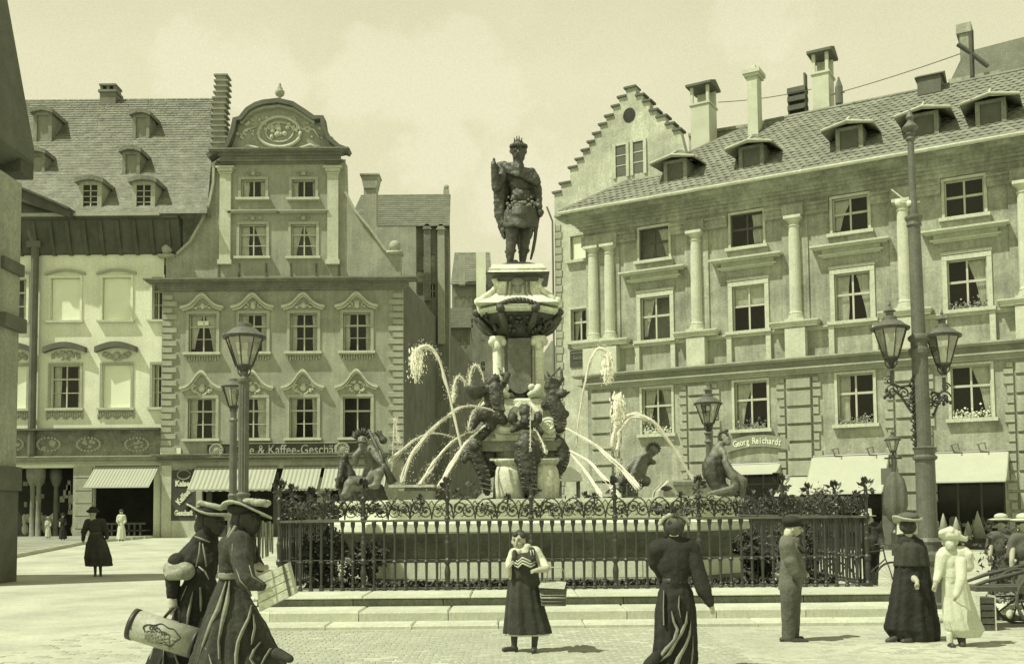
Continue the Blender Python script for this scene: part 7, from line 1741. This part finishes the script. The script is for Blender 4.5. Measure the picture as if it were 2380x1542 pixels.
Mf.caps(m,*qc(215,680),19,*qc(240,790),16,-.2);Mf.caps(m,*qc(240,790),16,*qc(275,870),14,-.22);Mf.caps(m,*qc(275,870),14,*qc(335,882),9,-.22,-.12);Mf.part(m,'jacket','coat_cloth',.011,.017)
m=MB();Mf.caps(m,*qc(235,990),23,*qc(228,1160),18,-.06);Mf.caps(m,*qc(228,1160),18,*qc(225,1345),15,-.06);Mf.caps(m,*qc(255,990),21,*qc(262,1160),16,.08);Mf.caps(m,*qc(262,1160),16,*qc(262,1335),13,.08);Mf.part(m,'trousers','mid_cloth',.011,.017)
m=MB();Mf.caps(m,*qc(235,1370),8,*qc(352,1380),6.5,-.1);Mf.caps(m,*qc(190,1364),8,*qc(320,1356),6,.1);Mf.caps(m,*qc(180,1364),7,*qc(230,1366),7,-.05);Mf.part(m,'shoe','leather',.01)
m=MB();Mf.caps(m,*qc(212,600),7,*qc(250,640),7,-.03);Mf.ell(m,*qc(225,590),10,13,0,16);Mf.part(m,'grey_hair','hair_grey',.009,.01)
m=MB();Mf.ell(m,*qc(250,505),24,13,.0,24);Mf.caps(m,*qc(290,528),6,*qc(330,536),3.5,-.0);Mf.ell(m,*qc(250,530),19,10,0,19);Mf.part(m,'cap','black_cloth',.01)
m=MB();Mf.ell(m,*qc(300,640),8,20,-.02,10);Mf.caps(m,*qc(305,690),6,*qc(335,720),7,-.1);Mf.part(m,'beard','hair',.009,.012)
# ---- black cloaked woman
N_=Fig('person','woman in black cape and wide two-tone hat walking away beside the tall lamp','person',12.73,2112,1489)
m=MB();c,R,f,rt=head(N_,m,*qc(1090,560),44,(-.2,1));hand(N_,m,*qc(1160,965),6,0,1,-.28);link(N_,m,P(1090,600,7),P(1100,700,14),P(1110,900,14),P(1160,940,5,-.2),P(1160,965,4,-.28))
N_.part(m,'body','skin',.008)
m=MB();N_.skirt(m,[(qc(0,600)[1],qc(1060,0)[0],qc(1130,0)[0]),(qc(0,640)[1],qc(1015,0)[0],qc(1195,0)[0]),(qc(0,720)[1],qc(1003,0)[0],qc(1230,0)[0]),(qc(0,850)[1],qc(998,0)[0],qc(1240,0)[0]),(qc(0,960)[1],qc(985,0)[0],qc(1255,0)[0]),(qc(0,1100)[1],qc(965,0)[0],qc(1280,0)[0]),(qc(0,1280)[1],qc(935,0)[0],qc(1305,0)[0]),(qc(0,1375)[1],qc(1000,0)[0],qc(1305,0)[0])],11,.055,9,dr=.6);N_.part(m,'dress','black_cloth',.011,.017)
m=MB();N_.skirt(m,[(qc(0,622)[1],qc(1040,0)[0],qc(1160,0)[0]),(qc(0,690)[1],qc(1000,0)[0],qc(1225,0)[0]),(qc(0,830)[1],qc(992,0)[0],qc(1245,0)[0])],9,.03,3,dr=.68,steps=14);N_.part(m,'cape','dark_cloth',.012,.012)
m=MB();N_.caps(m,*qc(950,1375),7,*qc(1000,1355),7,-.1);N_.caps(m,*qc(1060,1378),7,*qc(1110,1372),7,-.15);N_.part(m,'shoe','leather',.01)
m=MB();brim(N_,m,[qc(985,462),qc(1020,490),qc(1085,506),qc(1150,500),qc(1190,478)],.02,.2);N_.part(m,'hat_brim','straw')
m=MB();N_.ell(m,*qc(1090,475),26,12,.0,26);N_.part(m,'hat_crown','mid_cloth',.01,.01)
m=MB();N_.ell(m,*qc(1092,545),20,18,-.02,20);N_.part(m,'hair','hair',.009)
for s in (-1,1):
    m=MB();a=N_.p(*qc(1090+s*38,525),-.03);b=N_.p(*qc(1090+s*72,520),.0);c_=N_.p(*qc(1090+s*75,600),.0);d_=N_.p(*qc(1090+s*30,590),-.05);m.quad(a,b,c_,d_);m.quad(*[p+Vector((0,.02,0)) for p in (d_,c_,b,a)]);N_.part(m,'veil','light_cloth')
# ---- woman in white
Wf=Fig('person','woman in long white summer dress and white flowered hat at the right','person',12.2,2228,1500)
m=MB();c,R,f,rt=head(Wf,m,*qc(1395,655),44,(-.15,1));Wf.caps(m,*qc(1298,940),6,*qc(1290,970),5,-.05);hand(Wf,m,*qc(1288,980),6,-.2,1,-.05);hand(Wf,m,*qc(1540,735),6,.5,-.6,-.1);hand(Wf,m,*qc(1440,1055),5.5,-.3,1,-.3);link(Wf,m,P(1400,700,7),P(1430,760,11),P(1425,900,15));link(Wf,m,P(1420,750,9),P(1350,760,7),P(1325,860,6),P(1290,970,4,-.05));link(Wf,m,P(1440,750,9),P(1500,760,7),P(1530,830,6,-.05),P(1540,740,4,-.1));link(Wf,m,P(1440,790,8),P(1480,820,6,-.15),P(1480,930,5,-.24),P(1440,1055,4,-.29))
Wf.part(m,'body','skin',.008)
m=MB();Wf.caps(m,*qc(1370,745),19,*qc(1490,745),20);Wf.ell(m,*qc(1430,800),31,33,0,24);Wf.caps(m,*qc(1420,860),23,*qc(1420,920),23);Wf.caps(m,*qc(1350,760),17,*qc(1325,860),13);Wf.caps(m,*qc(1325,860),12,*qc(1300,930),8,0,-.05)
Wf.caps(m,*qc(1500,760),17,*qc(1530,830),14,0,-.05);Wf.caps(m,*qc(1530,830),12,*qc(1540,745),9,-.05,-.1);Wf.caps(m,*qc(1480,800),13,*qc(1480,930),12,-.2,-.26);Wf.caps(m,*qc(1480,930),12,*qc(1445,1040),8,-.26,-.28)
Wf.skirt(m,[(qc(0,900)[1],qc(1350,0)[0],qc(1500,0)[0]),(qc(0,960)[1],qc(1345,0)[0],qc(1530,0)[0]),(qc(0,1080)[1],qc(1348,0)[0],qc(1560,0)[0]),(qc(0,1220)[1],qc(1355,0)[0],qc(1610,0)[0]),(qc(0,1290)[1],qc(1375,0)[0],qc(1640,0)[0]),(qc(0,1345)[1],qc(1430,0)[0],qc(1610,0)[0])],12,.05,5,dr=.7);Wf.part(m,'dress','light_cloth',.011,.008)
m=MB();Wf.caps(m,*qc(1395,1320),8,*qc(1400,1400),7,.0);Wf.part(m,'stocking','light_cloth',.01)
m=MB();Wf.caps(m,*qc(1400,1405),7,*qc(1420,1412),7,0,-.1);Wf.caps(m,*qc(1480,1350),10,*qc(1490,1405),8,.0,-.05);Wf.part(m,'shoe','leather',.01)
m=MB();Wf.ell(m,*qc(1395,605),24,15,0,24);Wf.caps(m,*qc(1440,610),10,*qc(1510,635),6,-.03);Wf.caps(m,*qc(1340,590),8,*qc(1400,575),11,-.05);
for i in range(12): Wf.ell(m,*qc(1345+11*i,590+R_(-14,10)),5,5,R_(-.1,.05))
Wf.part(m,'hat','light_cloth',.01,.015)
m=MB();Wf.ell(m,*qc(1398,648),19,17,.0,19);Wf.ell(m,*qc(1400,690),11,12,-.08,10);Wf.part(m,'hair','hair_grey',.009,.01)
stripfold(Wf,'sash',[[(*qc(1352,905),-.2),(*qc(1420,915),-.24),(*qc(1490,905),-.22)]],'straw',2)
# ---- cyclist standing with his bicycle
Cy=Fig('person','man in dark suit and pale hat holding a bicycle at the railing corner','person',20.0,2018,1382)
m=MB();c,R,f,rt=head(Cy,m,*qc(800,500),30,(-.5,-1));hand(Cy,m,*qc(785,680),4,1,.2,-.28);hand(Cy,m,*qc(905,688),4,1,.1,-.28);link(Cy,m,P(800,530,5),P(820,600,9),P(825,700,9));link(Cy,m,P(810,580,6),P(775,570,5),P(765,630,4,-.1),P(785,680,3,-.27));link(Cy,m,P(820,580,6),P(875,570,5),P(895,640,4,-.05),P(905,686,3,-.27))
Cy.part(m,'body','skin',.01);face_bits(Cy,c,R,f,rt)
m=MB();Cy.caps(m,*qc(780,555),14,*qc(860,555),15);Cy.ell(m,*qc(825,610),22,28,0,16);Cy.caps(m,*qc(825,640),19,*qc(825,700),18);Cy.caps(m,*qc(775,560),11,*qc(765,630),9,0,-.1);Cy.caps(m,*qc(765,630),8,*qc(780,675),6,-.1,-.25);Cy.caps(m,*qc(875,560),11,*qc(895,640),9,0,-.05);Cy.caps(m,*qc(895,640),8,*qc(905,682),6,-.05,-.25);Cy.part(m,'jacket','dark_cloth',.014,.014)
m=MB();Cy.caps(m,*qc(805,700),13,*qc(800,830),10);Cy.caps(m,*qc(800,830),10,*qc(800,1010),7);Cy.caps(m,*qc(850,700),13,*qc(850,830),10);Cy.caps(m,*qc(850,830),10,*qc(850,1010),7,0,-.1);Cy.part(m,'trousers','black_cloth',.014,.014)
m=MB();Cy.caps(m,*qc(800,1035),5,*qc(790,1042),4.5,0,-.2);Cy.caps(m,*qc(850,1035),5,*qc(860,1042),4.5,-.1,-.3);Cy.part(m,'shoe','leather',.012)
m=MB();a=Cy.p(*qc(792,468));m.lathe([(.0,0),(.17,.0),(.18,.015),(.1,.02),(.1,.13),(.085,.15),(.02,.14)],20,a.x,a.y,a.z);Cy.part(m,'hat','light_cloth')
m=MB();a=Cy.p(*qc(770,520),-.14);b=Cy.p(*qc(800,560),-.16);c_=Cy.p(*qc(808,515),-.14);m.add([a,b,c_],[(0,1,2)]);m.add([a+Vector((0,.01,0)),c_+Vector((0,.01,0)),b+Vector((0,.01,0))],[(0,1,2)]);Cy.part(m,'collar','light_cloth')
bi=Fig('bicycle','dark roadster bicycle held upright by the man in the pale hat','bicycle',19.6,2040,1386)
wr=.33
fx=bi.p(2074,1339).x;rxw=fx-1.05
for x in (fx,rxw):
    m=MB();m.tube([(x+wr*math.cos(a),.0,wr+wr*math.sin(a)) for a in [k_*2*math.pi/40 for k_ in range(41)]],.016,6);wl=m.build('wheel','leather',bi.t)
    m=MB();m.tube([(x+(wr-.02)*math.cos(a),.0,wr+(wr-.02)*math.sin(a)) for a in [k_*2*math.pi/40 for k_ in range(41)]],.007,5)
    for k_ in range(18): a=k_*2*math.pi/18;m.tube([(x,.015*(-1)**k_,wr),(x+wr*.97*math.cos(a),0,wr+wr*.97*math.sin(a))],.002,3)
    m.build('rim_and_spokes','steel',wl)
m=MB();bb=(rxw+.42,0,.28);sd_=(rxw+.3,0,.82);hd=(fx-.16,0,.88);hd2=(fx-.13,0,.72)
for p_,q_ in ((bb,sd_),(bb,hd2),(sd_,hd),(hd,hd2),((rxw,0,wr),bb),((rxw,0,wr),sd_)): m.tube([p_,q_],.014,6)
m.tube([hd2,(fx-.08,0,.6),(fx,0,wr)],.012,6);m.build('frame','cast_iron',bi.t)
m=MB();m.tube([hd,(fx-.17,0,1.0),(fx-.12,-.22,1.0),(fx-.3,-.27,.97)],.012,6);m.tube([(fx-.17,0,1.0),(fx-.12,.22,1.0),(fx-.3,.27,.97)],.012,6);m.build('handlebar','steel',bi.t,smooth=True)
m=MB();m.ball((sd_[0]-.02,0,.92),.13,.07,.035,10,6);m.tube([sd_,(sd_[0]-.01,0,.9)],.01,5);m.build('saddle','leather',bi.t,smooth=True)
m=MB();m.tube([(bb[0],-.05,bb[2]),(bb[0]+.05,-.05,.12)],.009,5);m.box(bb[0]+.0,bb[0]+.1,-.12,-.05,.1,.12);m.tube([(bb[0],.05,bb[2]),(bb[0]-.05,.05,.44)],.009,5);m.box(bb[0]-.1,bb[0],.05,.12,.43,.45);m.build('pedal_crank','steel',bi.t)
m=MB();m.box(fx-.05,fx+.06,-.05,.05,.9,1.0);m.build('bicycle_lamp','lamp_iron',bi.t)
# ---- distant woman, dark dress
kf=.2635;qf=lambda x,y:(x*kf,914+y*kf)
Ff=Fig('person','lone woman in dark full skirt walking away across the left of the square','person',27.9,225,1338)
m=MB();c,R,f,rt=head(Ff,m,*qf(815,1055),22,(.1,1));hand(Ff,m,*qf(735,1300),3,0,1);P=lambda x,y,r,d=0:(*qf(x,y),r,d)
link(Ff,m,P(815,1080,4),P(845,1150,7),P(845,1230,8));link(Ff,m,P(830,1140,5),P(780,1135,4),P(742,1220,3),P(735,1300,2.6))
Ff.part(m,'body','skin',.014)
m=MB();Ff.caps(m,*qf(785,1130),8,*qf(900,1130),8);Ff.ell(m,*qf(845,1180),17,20,0,12);Ff.caps(m,*qf(775,1130),8,*qf(740,1220),7);Ff.caps(m,*qf(740,1220),6,*qf(733,1290),4);Ff.caps(m,*qf(905,1130),8,*qf(940,1210),7);Ff.caps(m,*qf(940,1210),6,*qf(945,1270),4)
Ff.skirt(m,[(914+1220*kf,795*kf,895*kf),(914+1330*kf,765*kf,945*kf),(914+1440*kf,755*kf,975*kf),(914+1520*kf,770*kf,985*kf)],11,.06,2,dr=.75);Ff.part(m,'dress','dark_cloth',.018,.02)
m=MB();Ff.caps(m,*qf(840,1510),4,*qf(840,1590),3);Ff.caps(m,*qf(885,1510),4,*qf(887,1590),3);Ff.caps(m,*qf(840,1600),3.5,*qf(835,1608),3,0,-.1);Ff.caps(m,*qf(887,1600),3.5,*qf(890,1608),3,0,-.1);Ff.part(m,'shoes','leather',.014)
m=MB();Ff.ell(m,*qf(818,1035),15,5,0,15);Ff.ell(m,*qf(818,1022),9,8,0,9);Ff.part(m,'hat','black_cloth',.016)
stripfold(Ff,'apron_band',[[(*qf(790,1225),-.2),(*qf(845,1232),-.24),(*qf(895,1225),-.2)]],'mid_cloth',2)
def small_person(label,D,u,vb,vt,mt,pose=0,hat='black_cloth'):
    h=vb-vt;f_=Fig('person',label,'person',D,u,vb);s=h/100.;m=MB();head(f_,m,u,vt+9*s,14*s,(-.4,-1));link(f_,m,(u,vt+18*s,3*s,0),(u,vt+30*s,5*s,0),(u,vt+46*s,5*s,0));link(f_,m,(u,vt+26*s,4*s,0),(u-10*s,vt+28*s,3*s,0),(u-11*s,vt+42*s,2.4*s,-.1),(u-11*s+pose*6*s,vt+50*s,2*s,-.1));f_.part(m,'body','skin',.02)
    m=MB();f_.caps(m,u-7*s,vt+22*s,6*s,u+7*s,vt+22*s,6*s);f_.ell(m,u,vt+32*s,10*s,13*s,0,8*s);f_.caps(m,u-10*s,vt+24*s,4.5*s,u-13*s,vt+38*s,3.6*s);f_.caps(m,u+10*s,vt+24*s,4.5*s,u+13*s,vt+38*s,3.6*s);f_.caps(m,u+13*s,vt+38*s,3.4*s,u+7*s,vt+44*s,2.6*s,0,-.15)
    f_.skirt(m,[(vt+44*s,u-7*s,u+7*s),(vt+60*s,u-11*s,u+11*s),(vt+94*s,u-14*s,u+15*s)],9,.05,3,dr=.8,steps=14);f_.part(m,'dress',mt,.025,.015)
    m=MB();f_.caps(m,u-5*s,vt+93*s,2.5*s,u-5*s,vt+98.5*s,2.2*s);f_.caps(m,u+5*s,vt+93*s,2.5*s,u+5*s,vt+98.5*s,2.2*s);f_.part(m,'shoes','leather',.02)
    m=MB();f_.ell(m,u,vt+6*s,7.2*s,6*s,.02,7.2*s);f_.part(m,'hair','hair',.02)
    if hat!='hair':
        m=MB();f_.ell(m,u,vt+4.5*s,12*s,1.6*s,0,11*s);f_.ell(m,u,vt+1.5*s,6.5*s,3.6*s,0,6.5*s);f_.part(m,'hat',hat,None)
    return f_
small_person('woman in white apron standing under the far left striped awning',47,282,1257,1182,'light_cloth',1,'hair')
small_person('dark clad woman leaning at the goods in the far left arcade',50,146,1255,1192,'black_cloth')
small_person('woman in pale dress standing among the goods in the far left arcade',51,112,1250,1200,'trim_light',0,'straw')
# ================================================================ flower market at the right
tb=thing('flower_stall','trestle table loaded with potted plants at the right edge','market stall',(8.4,15.6,0))
m=MB();m.box(-1.0,1.6,-.45,.45,.62,.66);
m.build('table_top','wood_dark',tb)
for x in (-.9,1.5):
    for y in (-.38,.38): MB().tube([(x,y,0),(x*.93,y*.8,.62)],.025,6).build('leg','wood_dark',tb)
def potted(label,x,y,z,r,h,seed,mt='leaf',fl=None,grp=None,pot='wicker'):
    t=thing('potted_plant',label,'plant',(x,y,z),0,grp);MB().lathe([(r*.35,0),(r*.5,r*.5),(r*.54,r*.5),(r*.54,r*.6),(r*.4,r*.6)],12).build('pot',pot,t)
    leaves('foliage',[((0,0,r*.6+h*.5),r,r,h*.5)],int(130),mt,t,(.03,.07),seed)
    if fl: leaves('blossom',[((0,0,r*.6+h*.55),r*1.02,r*1.02,h*.52)],22,fl,t,(.025,.045),seed+50)
rs=random.Random(31)
for i,(x,y,z,r,h,mt_,fl,lab) in enumerate((( 7.65,15.5,.66,.22,.45,'leaf','petal','leafy plant with white blossoms at the left end of the stall table'),(8.15,15.4,.66,.26,.5,'leaf_light',None,'pale leafed plant on the stall table'),(8.7,15.5,.66,.26,.4,'leaf','petal','low flowering plant in the middle of the stall table'),(9.3,15.5,.66,.3,.5,'leaf','petal','bushy flowering plant at the right end of the stall table'),
  (8.05,14.9,.0,.28,.5,'leaf_light','petal','broad plant on the ground before the stall table'),(9.35,14.6,0,.3,.4,'leaf','petal','flowering plant on the ground at the right picture edge'),(7.75,16.4,0,.35,1.0,'leaf',None,'tall leafy plant between the white dressed woman and the stall'))):
    potted(lab,x,y,z,r*1.15,h*1.15,60+i,mt_,fl)
# paper cones of flowers standing behind the table
for i,(u,vt,vb,w_) in enumerate(((2193,1192,1250,30),(2223,1200,1255,34),(2273,1186,1250,36),(2250,1210,1252,24))):
    b=W(u,vb,17.4);t=thing('paper_cone',['slim paper cone of flowers, leftmost of the row','broad paper cone of flowers behind the white hat','tallest paper cone of flowers, right of the white hat','smallest paper cone, between the two broad ones'][i],'flower cone',b,0,'paper cones on the flower stall')
    h=(vb-vt)*17.4/F;MB().lathe([(w_/2*17.4/F,0),(.03,h*.8),(.004,h)],12).build('paper','tin_paint',t,smooth=True)
    if True: leaves('blossom',[((0,0,.02),w_/2*17.4/F*1.1,.12,.06)],40,'petal',t,(.02,.04),90+i)
sh=thing('market_bench','long dark bench carrying the paper flower cones','bench',(W(2240,1250,17.4).x,17.4,0));zb=W(2240,1253,17.4).z;MB().box(-.6,.75,-.2,.2,zb-.05,zb).build('seat','wood_dark',sh)
for x in (-.5,.65): MB().box(x-.03,x+.03,-.15,.15,0,zb-.05).build('leg','wood_dark',sh)
# baskets
bs=thing('basket','round basket lined with white cloth and filled with flowers at the lower right','basket',G(2343,1438));m=MB();m.lathe([(.2,0),(.25,.16),(.27,.18)],16);m.build('wicker_body','wicker',bs)
m=MB();b0=Vector((0,0,.2));
for i in range(16): a=i*2*math.pi/16;m.caps((.2*math.cos(a),.2*math.sin(a),.2),.05,(.27*math.cos(a)+R_(-.02,.02),.27*math.sin(a),.08+R_(0,.05)),.045,8)
m.build('cloth','light_cloth',bs,remesh=.015,disp=.02);leaves('blossom',[((0,0,.3),.22,.2,.1)],120,'leaf_light',bs,(.025,.05),4)
wc=thing('wooden_crate','upright dark wooden crate on the ground right of the white dress','crate',G(2286,1462));m=MB()
for k_ in range(5): MB().box(-.1,.1,-.12,.12,.0+.09*k_,.075+.09*k_).build('slat','wood_dark',wc)
for x in (-.11,.1): m.box(x,x+.012,-.13,.13,0,.46)
m.build('frame','wood_pale',wc)
# crossing poles of a folded cart
ct=thing('handcart','two-wheeled handcart with long dark shafts tilted up beside the flower stall','handcart',(8.25,14.2,0))
def ctp(u,v,d=0): return W(u,v,14.2+d)-Vector((8.25,14.2,0))
m=MB();m.tube([ctp(2232,1372),ctp(2290,1350),ctp(2400,1322)],[.02,.028,.03],7);m.tube([ctp(2240,1352,.5),ctp(2290,1334,.5),ctp(2400,1308,.5)],[.02,.028,.03],7);m.build('shaft','wood_dark',ct,smooth=True)
m=MB();xw_=ctp(2395,1330).x
for y in (-.35,.35):
    w2=MB();w2.tube([(xw_+.38*math.cos(a),y,.38+.38*math.sin(a)) for a in [k_*2*math.pi/28 for k_ in range(29)]],.022,6)
    for k_ in range(10): a=k_*2*math.pi/10;w2.tube([(xw_,y,.38),(xw_+.38*math.cos(a),y,.38+.38*math.sin(a))],.013,5)
    w2.build('wheel','wood_dark',ct)
m.box(xw_-.9,xw_+.6,-.3,.3,.5,.56);m.build('bed','wood_dark',ct)
# market women
mw=small_person('market woman in pale bonnet bending over the plants at right',16.8,2325,1424,1196,'mid_cloth',0,'trim_light')
mw=small_person('market woman in light hat at the far right picture edge',15.2,2378,1445,1196,'mid_cloth',0,'light_cloth')
# closed parasol and post between lamp and railing
pz=thing('market_parasol','dark closed market parasol standing left of the tall lamp post','parasol',(W(2082,1200,24).x,24,0));zt_=W(2085,1095,24).z;z0_=W(2085,1215,24).z
MB().tube([(0,0,0),(0,0,zt_+.3)],.03,8).build('pole','wood_dark',pz)
m=MB();n=24;vs=[];prf=[(.08,0),(.18,.1),(.25,.35),(.24,.65),(.19,.85),(.07,1)]
for r_,q_ in prf:
    for i in range(n): a=2*math.pi*i/n;rr=r_*(1+.16*math.cos(6*a));vs.append((rr*math.cos(a),rr*math.sin(a),z0_+(zt_-z0_)*q_))
m.add(vs,[(j*n+i,j*n+(i+1)%n,(j+1)*n+(i+1)%n,(j+1)*n+i) for j in range(5) for i in range(n)]);m.build('folded_canopy','parasol_cloth',pz,smooth=True)
pb=thing('door_shutter','tall dark folded shutter leaning beside the wide white awning','shutter',RP.w(10.2,-1.2,.13),RP.ang);MB().box(-.3,.3,-.05,.05,0,3.0).build('panel','trim_dark',pb)
# small garden chair-like frame on the basin at the pillar foot
bush('dense foliage plant behind the flower stall at the right picture edge',8.9,17.2,0,.75,1.35,21);bush('tall leafy plant beside the stall table, nearest to the lamp post',7.35,17.6,0,.45,1.25,22,'leaf_light')
bush('low foliage heap in front of the handcart at the right picture edge',8.1,13.9,0,.4,.45,23)
kb2=thing('market_booth','low pale roofed booth far behind the railing, right of the fountain foot','booth',(W(1322,1120,30).x,30,0));a=W(1293,1120,30).x-W(1322,1120,30).x;b=-a;zt=W(1322,1092,30).z;z0=W(1322,1118,30).z
m=MB();m.prism([(a,z0),(b,z0),(b-.05,zt-.12),((a+b)/2,zt+.1),(a+.05,zt-.12)],-.5,.5);m.build('canopy','tin_paint',kb2)
for x in (a+.1,b-.1):
    for y in (-.4,.4): MB().box(x-.03,x+.03,y-.03,y+.03,0,z0).build('post','wood_dark',kb2)
MB().box(a+.1,b-.1,-.35,.4,0,.95).build('counter','wood_dark',kb2)
# fill: simplify text curves to meshes
for o in [o for o in bpy.data.objects if o.type=='FONT']:
    me=bpy.data.meshes.new_from_object(o);n=bpy.data.objects.new(o.name,me);nm=o.name.split('.')[0]
    n.parent=o.parent;n.location=o.location;n.rotation_euler=o.rotation_euler;n.scale=o.scale;COL.objects.link(n);bpy.data.objects.remove(o);n.name=nm

# pieces that are not joined to each other become objects of their own
SPLIT={}
def islands(me):
    n=len(me.vertices);par=list(range(n))
    def find(a):
        while par[a]!=a: par[a]=par[par[a]];a=par[a]
        return a
    for e in me.edges:
        a,b=find(e.vertices[0]),find(e.vertices[1])
        if a!=b: par[a]=b
    g={}
    for i in range(n): g.setdefault(find(i),[]).append(i)
    return list(g.values())
def split_object(o):
    me=o.data
    if me.name not in SPLIT:
        out=[]
        for isl in islands(me):
            ix={v:i for i,v in enumerate(isl)};s_=set(isl);nm=bpy.data.meshes.new(o.name.split('.')[0])
            nm.from_pydata([me.vertices[v].co[:] for v in isl],[],[tuple(ix[v] for v in f.vertices) for f in me.polygons if f.vertices[0] in s_])
            for mt_ in me.materials: nm.materials.append(mt_)
            if len(me.polygons) and me.polygons[0].use_smooth: nm.polygons.foreach_set('use_smooth',[True]*len(nm.polygons))
            out.append(nm)
        SPLIT[me.name]=out
    L=SPLIT[me.name]
    if len(L)<2: return
    base=o.name.split('.')[0];kids=list(o.children)
    if kids: return
    for nm in L:
        c=bpy.data.objects.new(base,nm);COL.objects.link(c);c.parent=o.parent;c.location=o.location;c.rotation_euler=o.rotation_euler;c.scale=o.scale
    bpy.data.objects.remove(o)
NAMES={'rim','drapery_fold','side_wall','architrave','gable_wing','shop_frame','apron','step_coping','roller','panel_moulding','eye','eyebrow','awning_crank','scroll_end','window_apron','volute_edge'}
for o in [o for o in bpy.data.objects if o.type=='MESH' and o.name.split('.')[0] in NAMES and o.parent and not o.modifiers]: split_object(o)
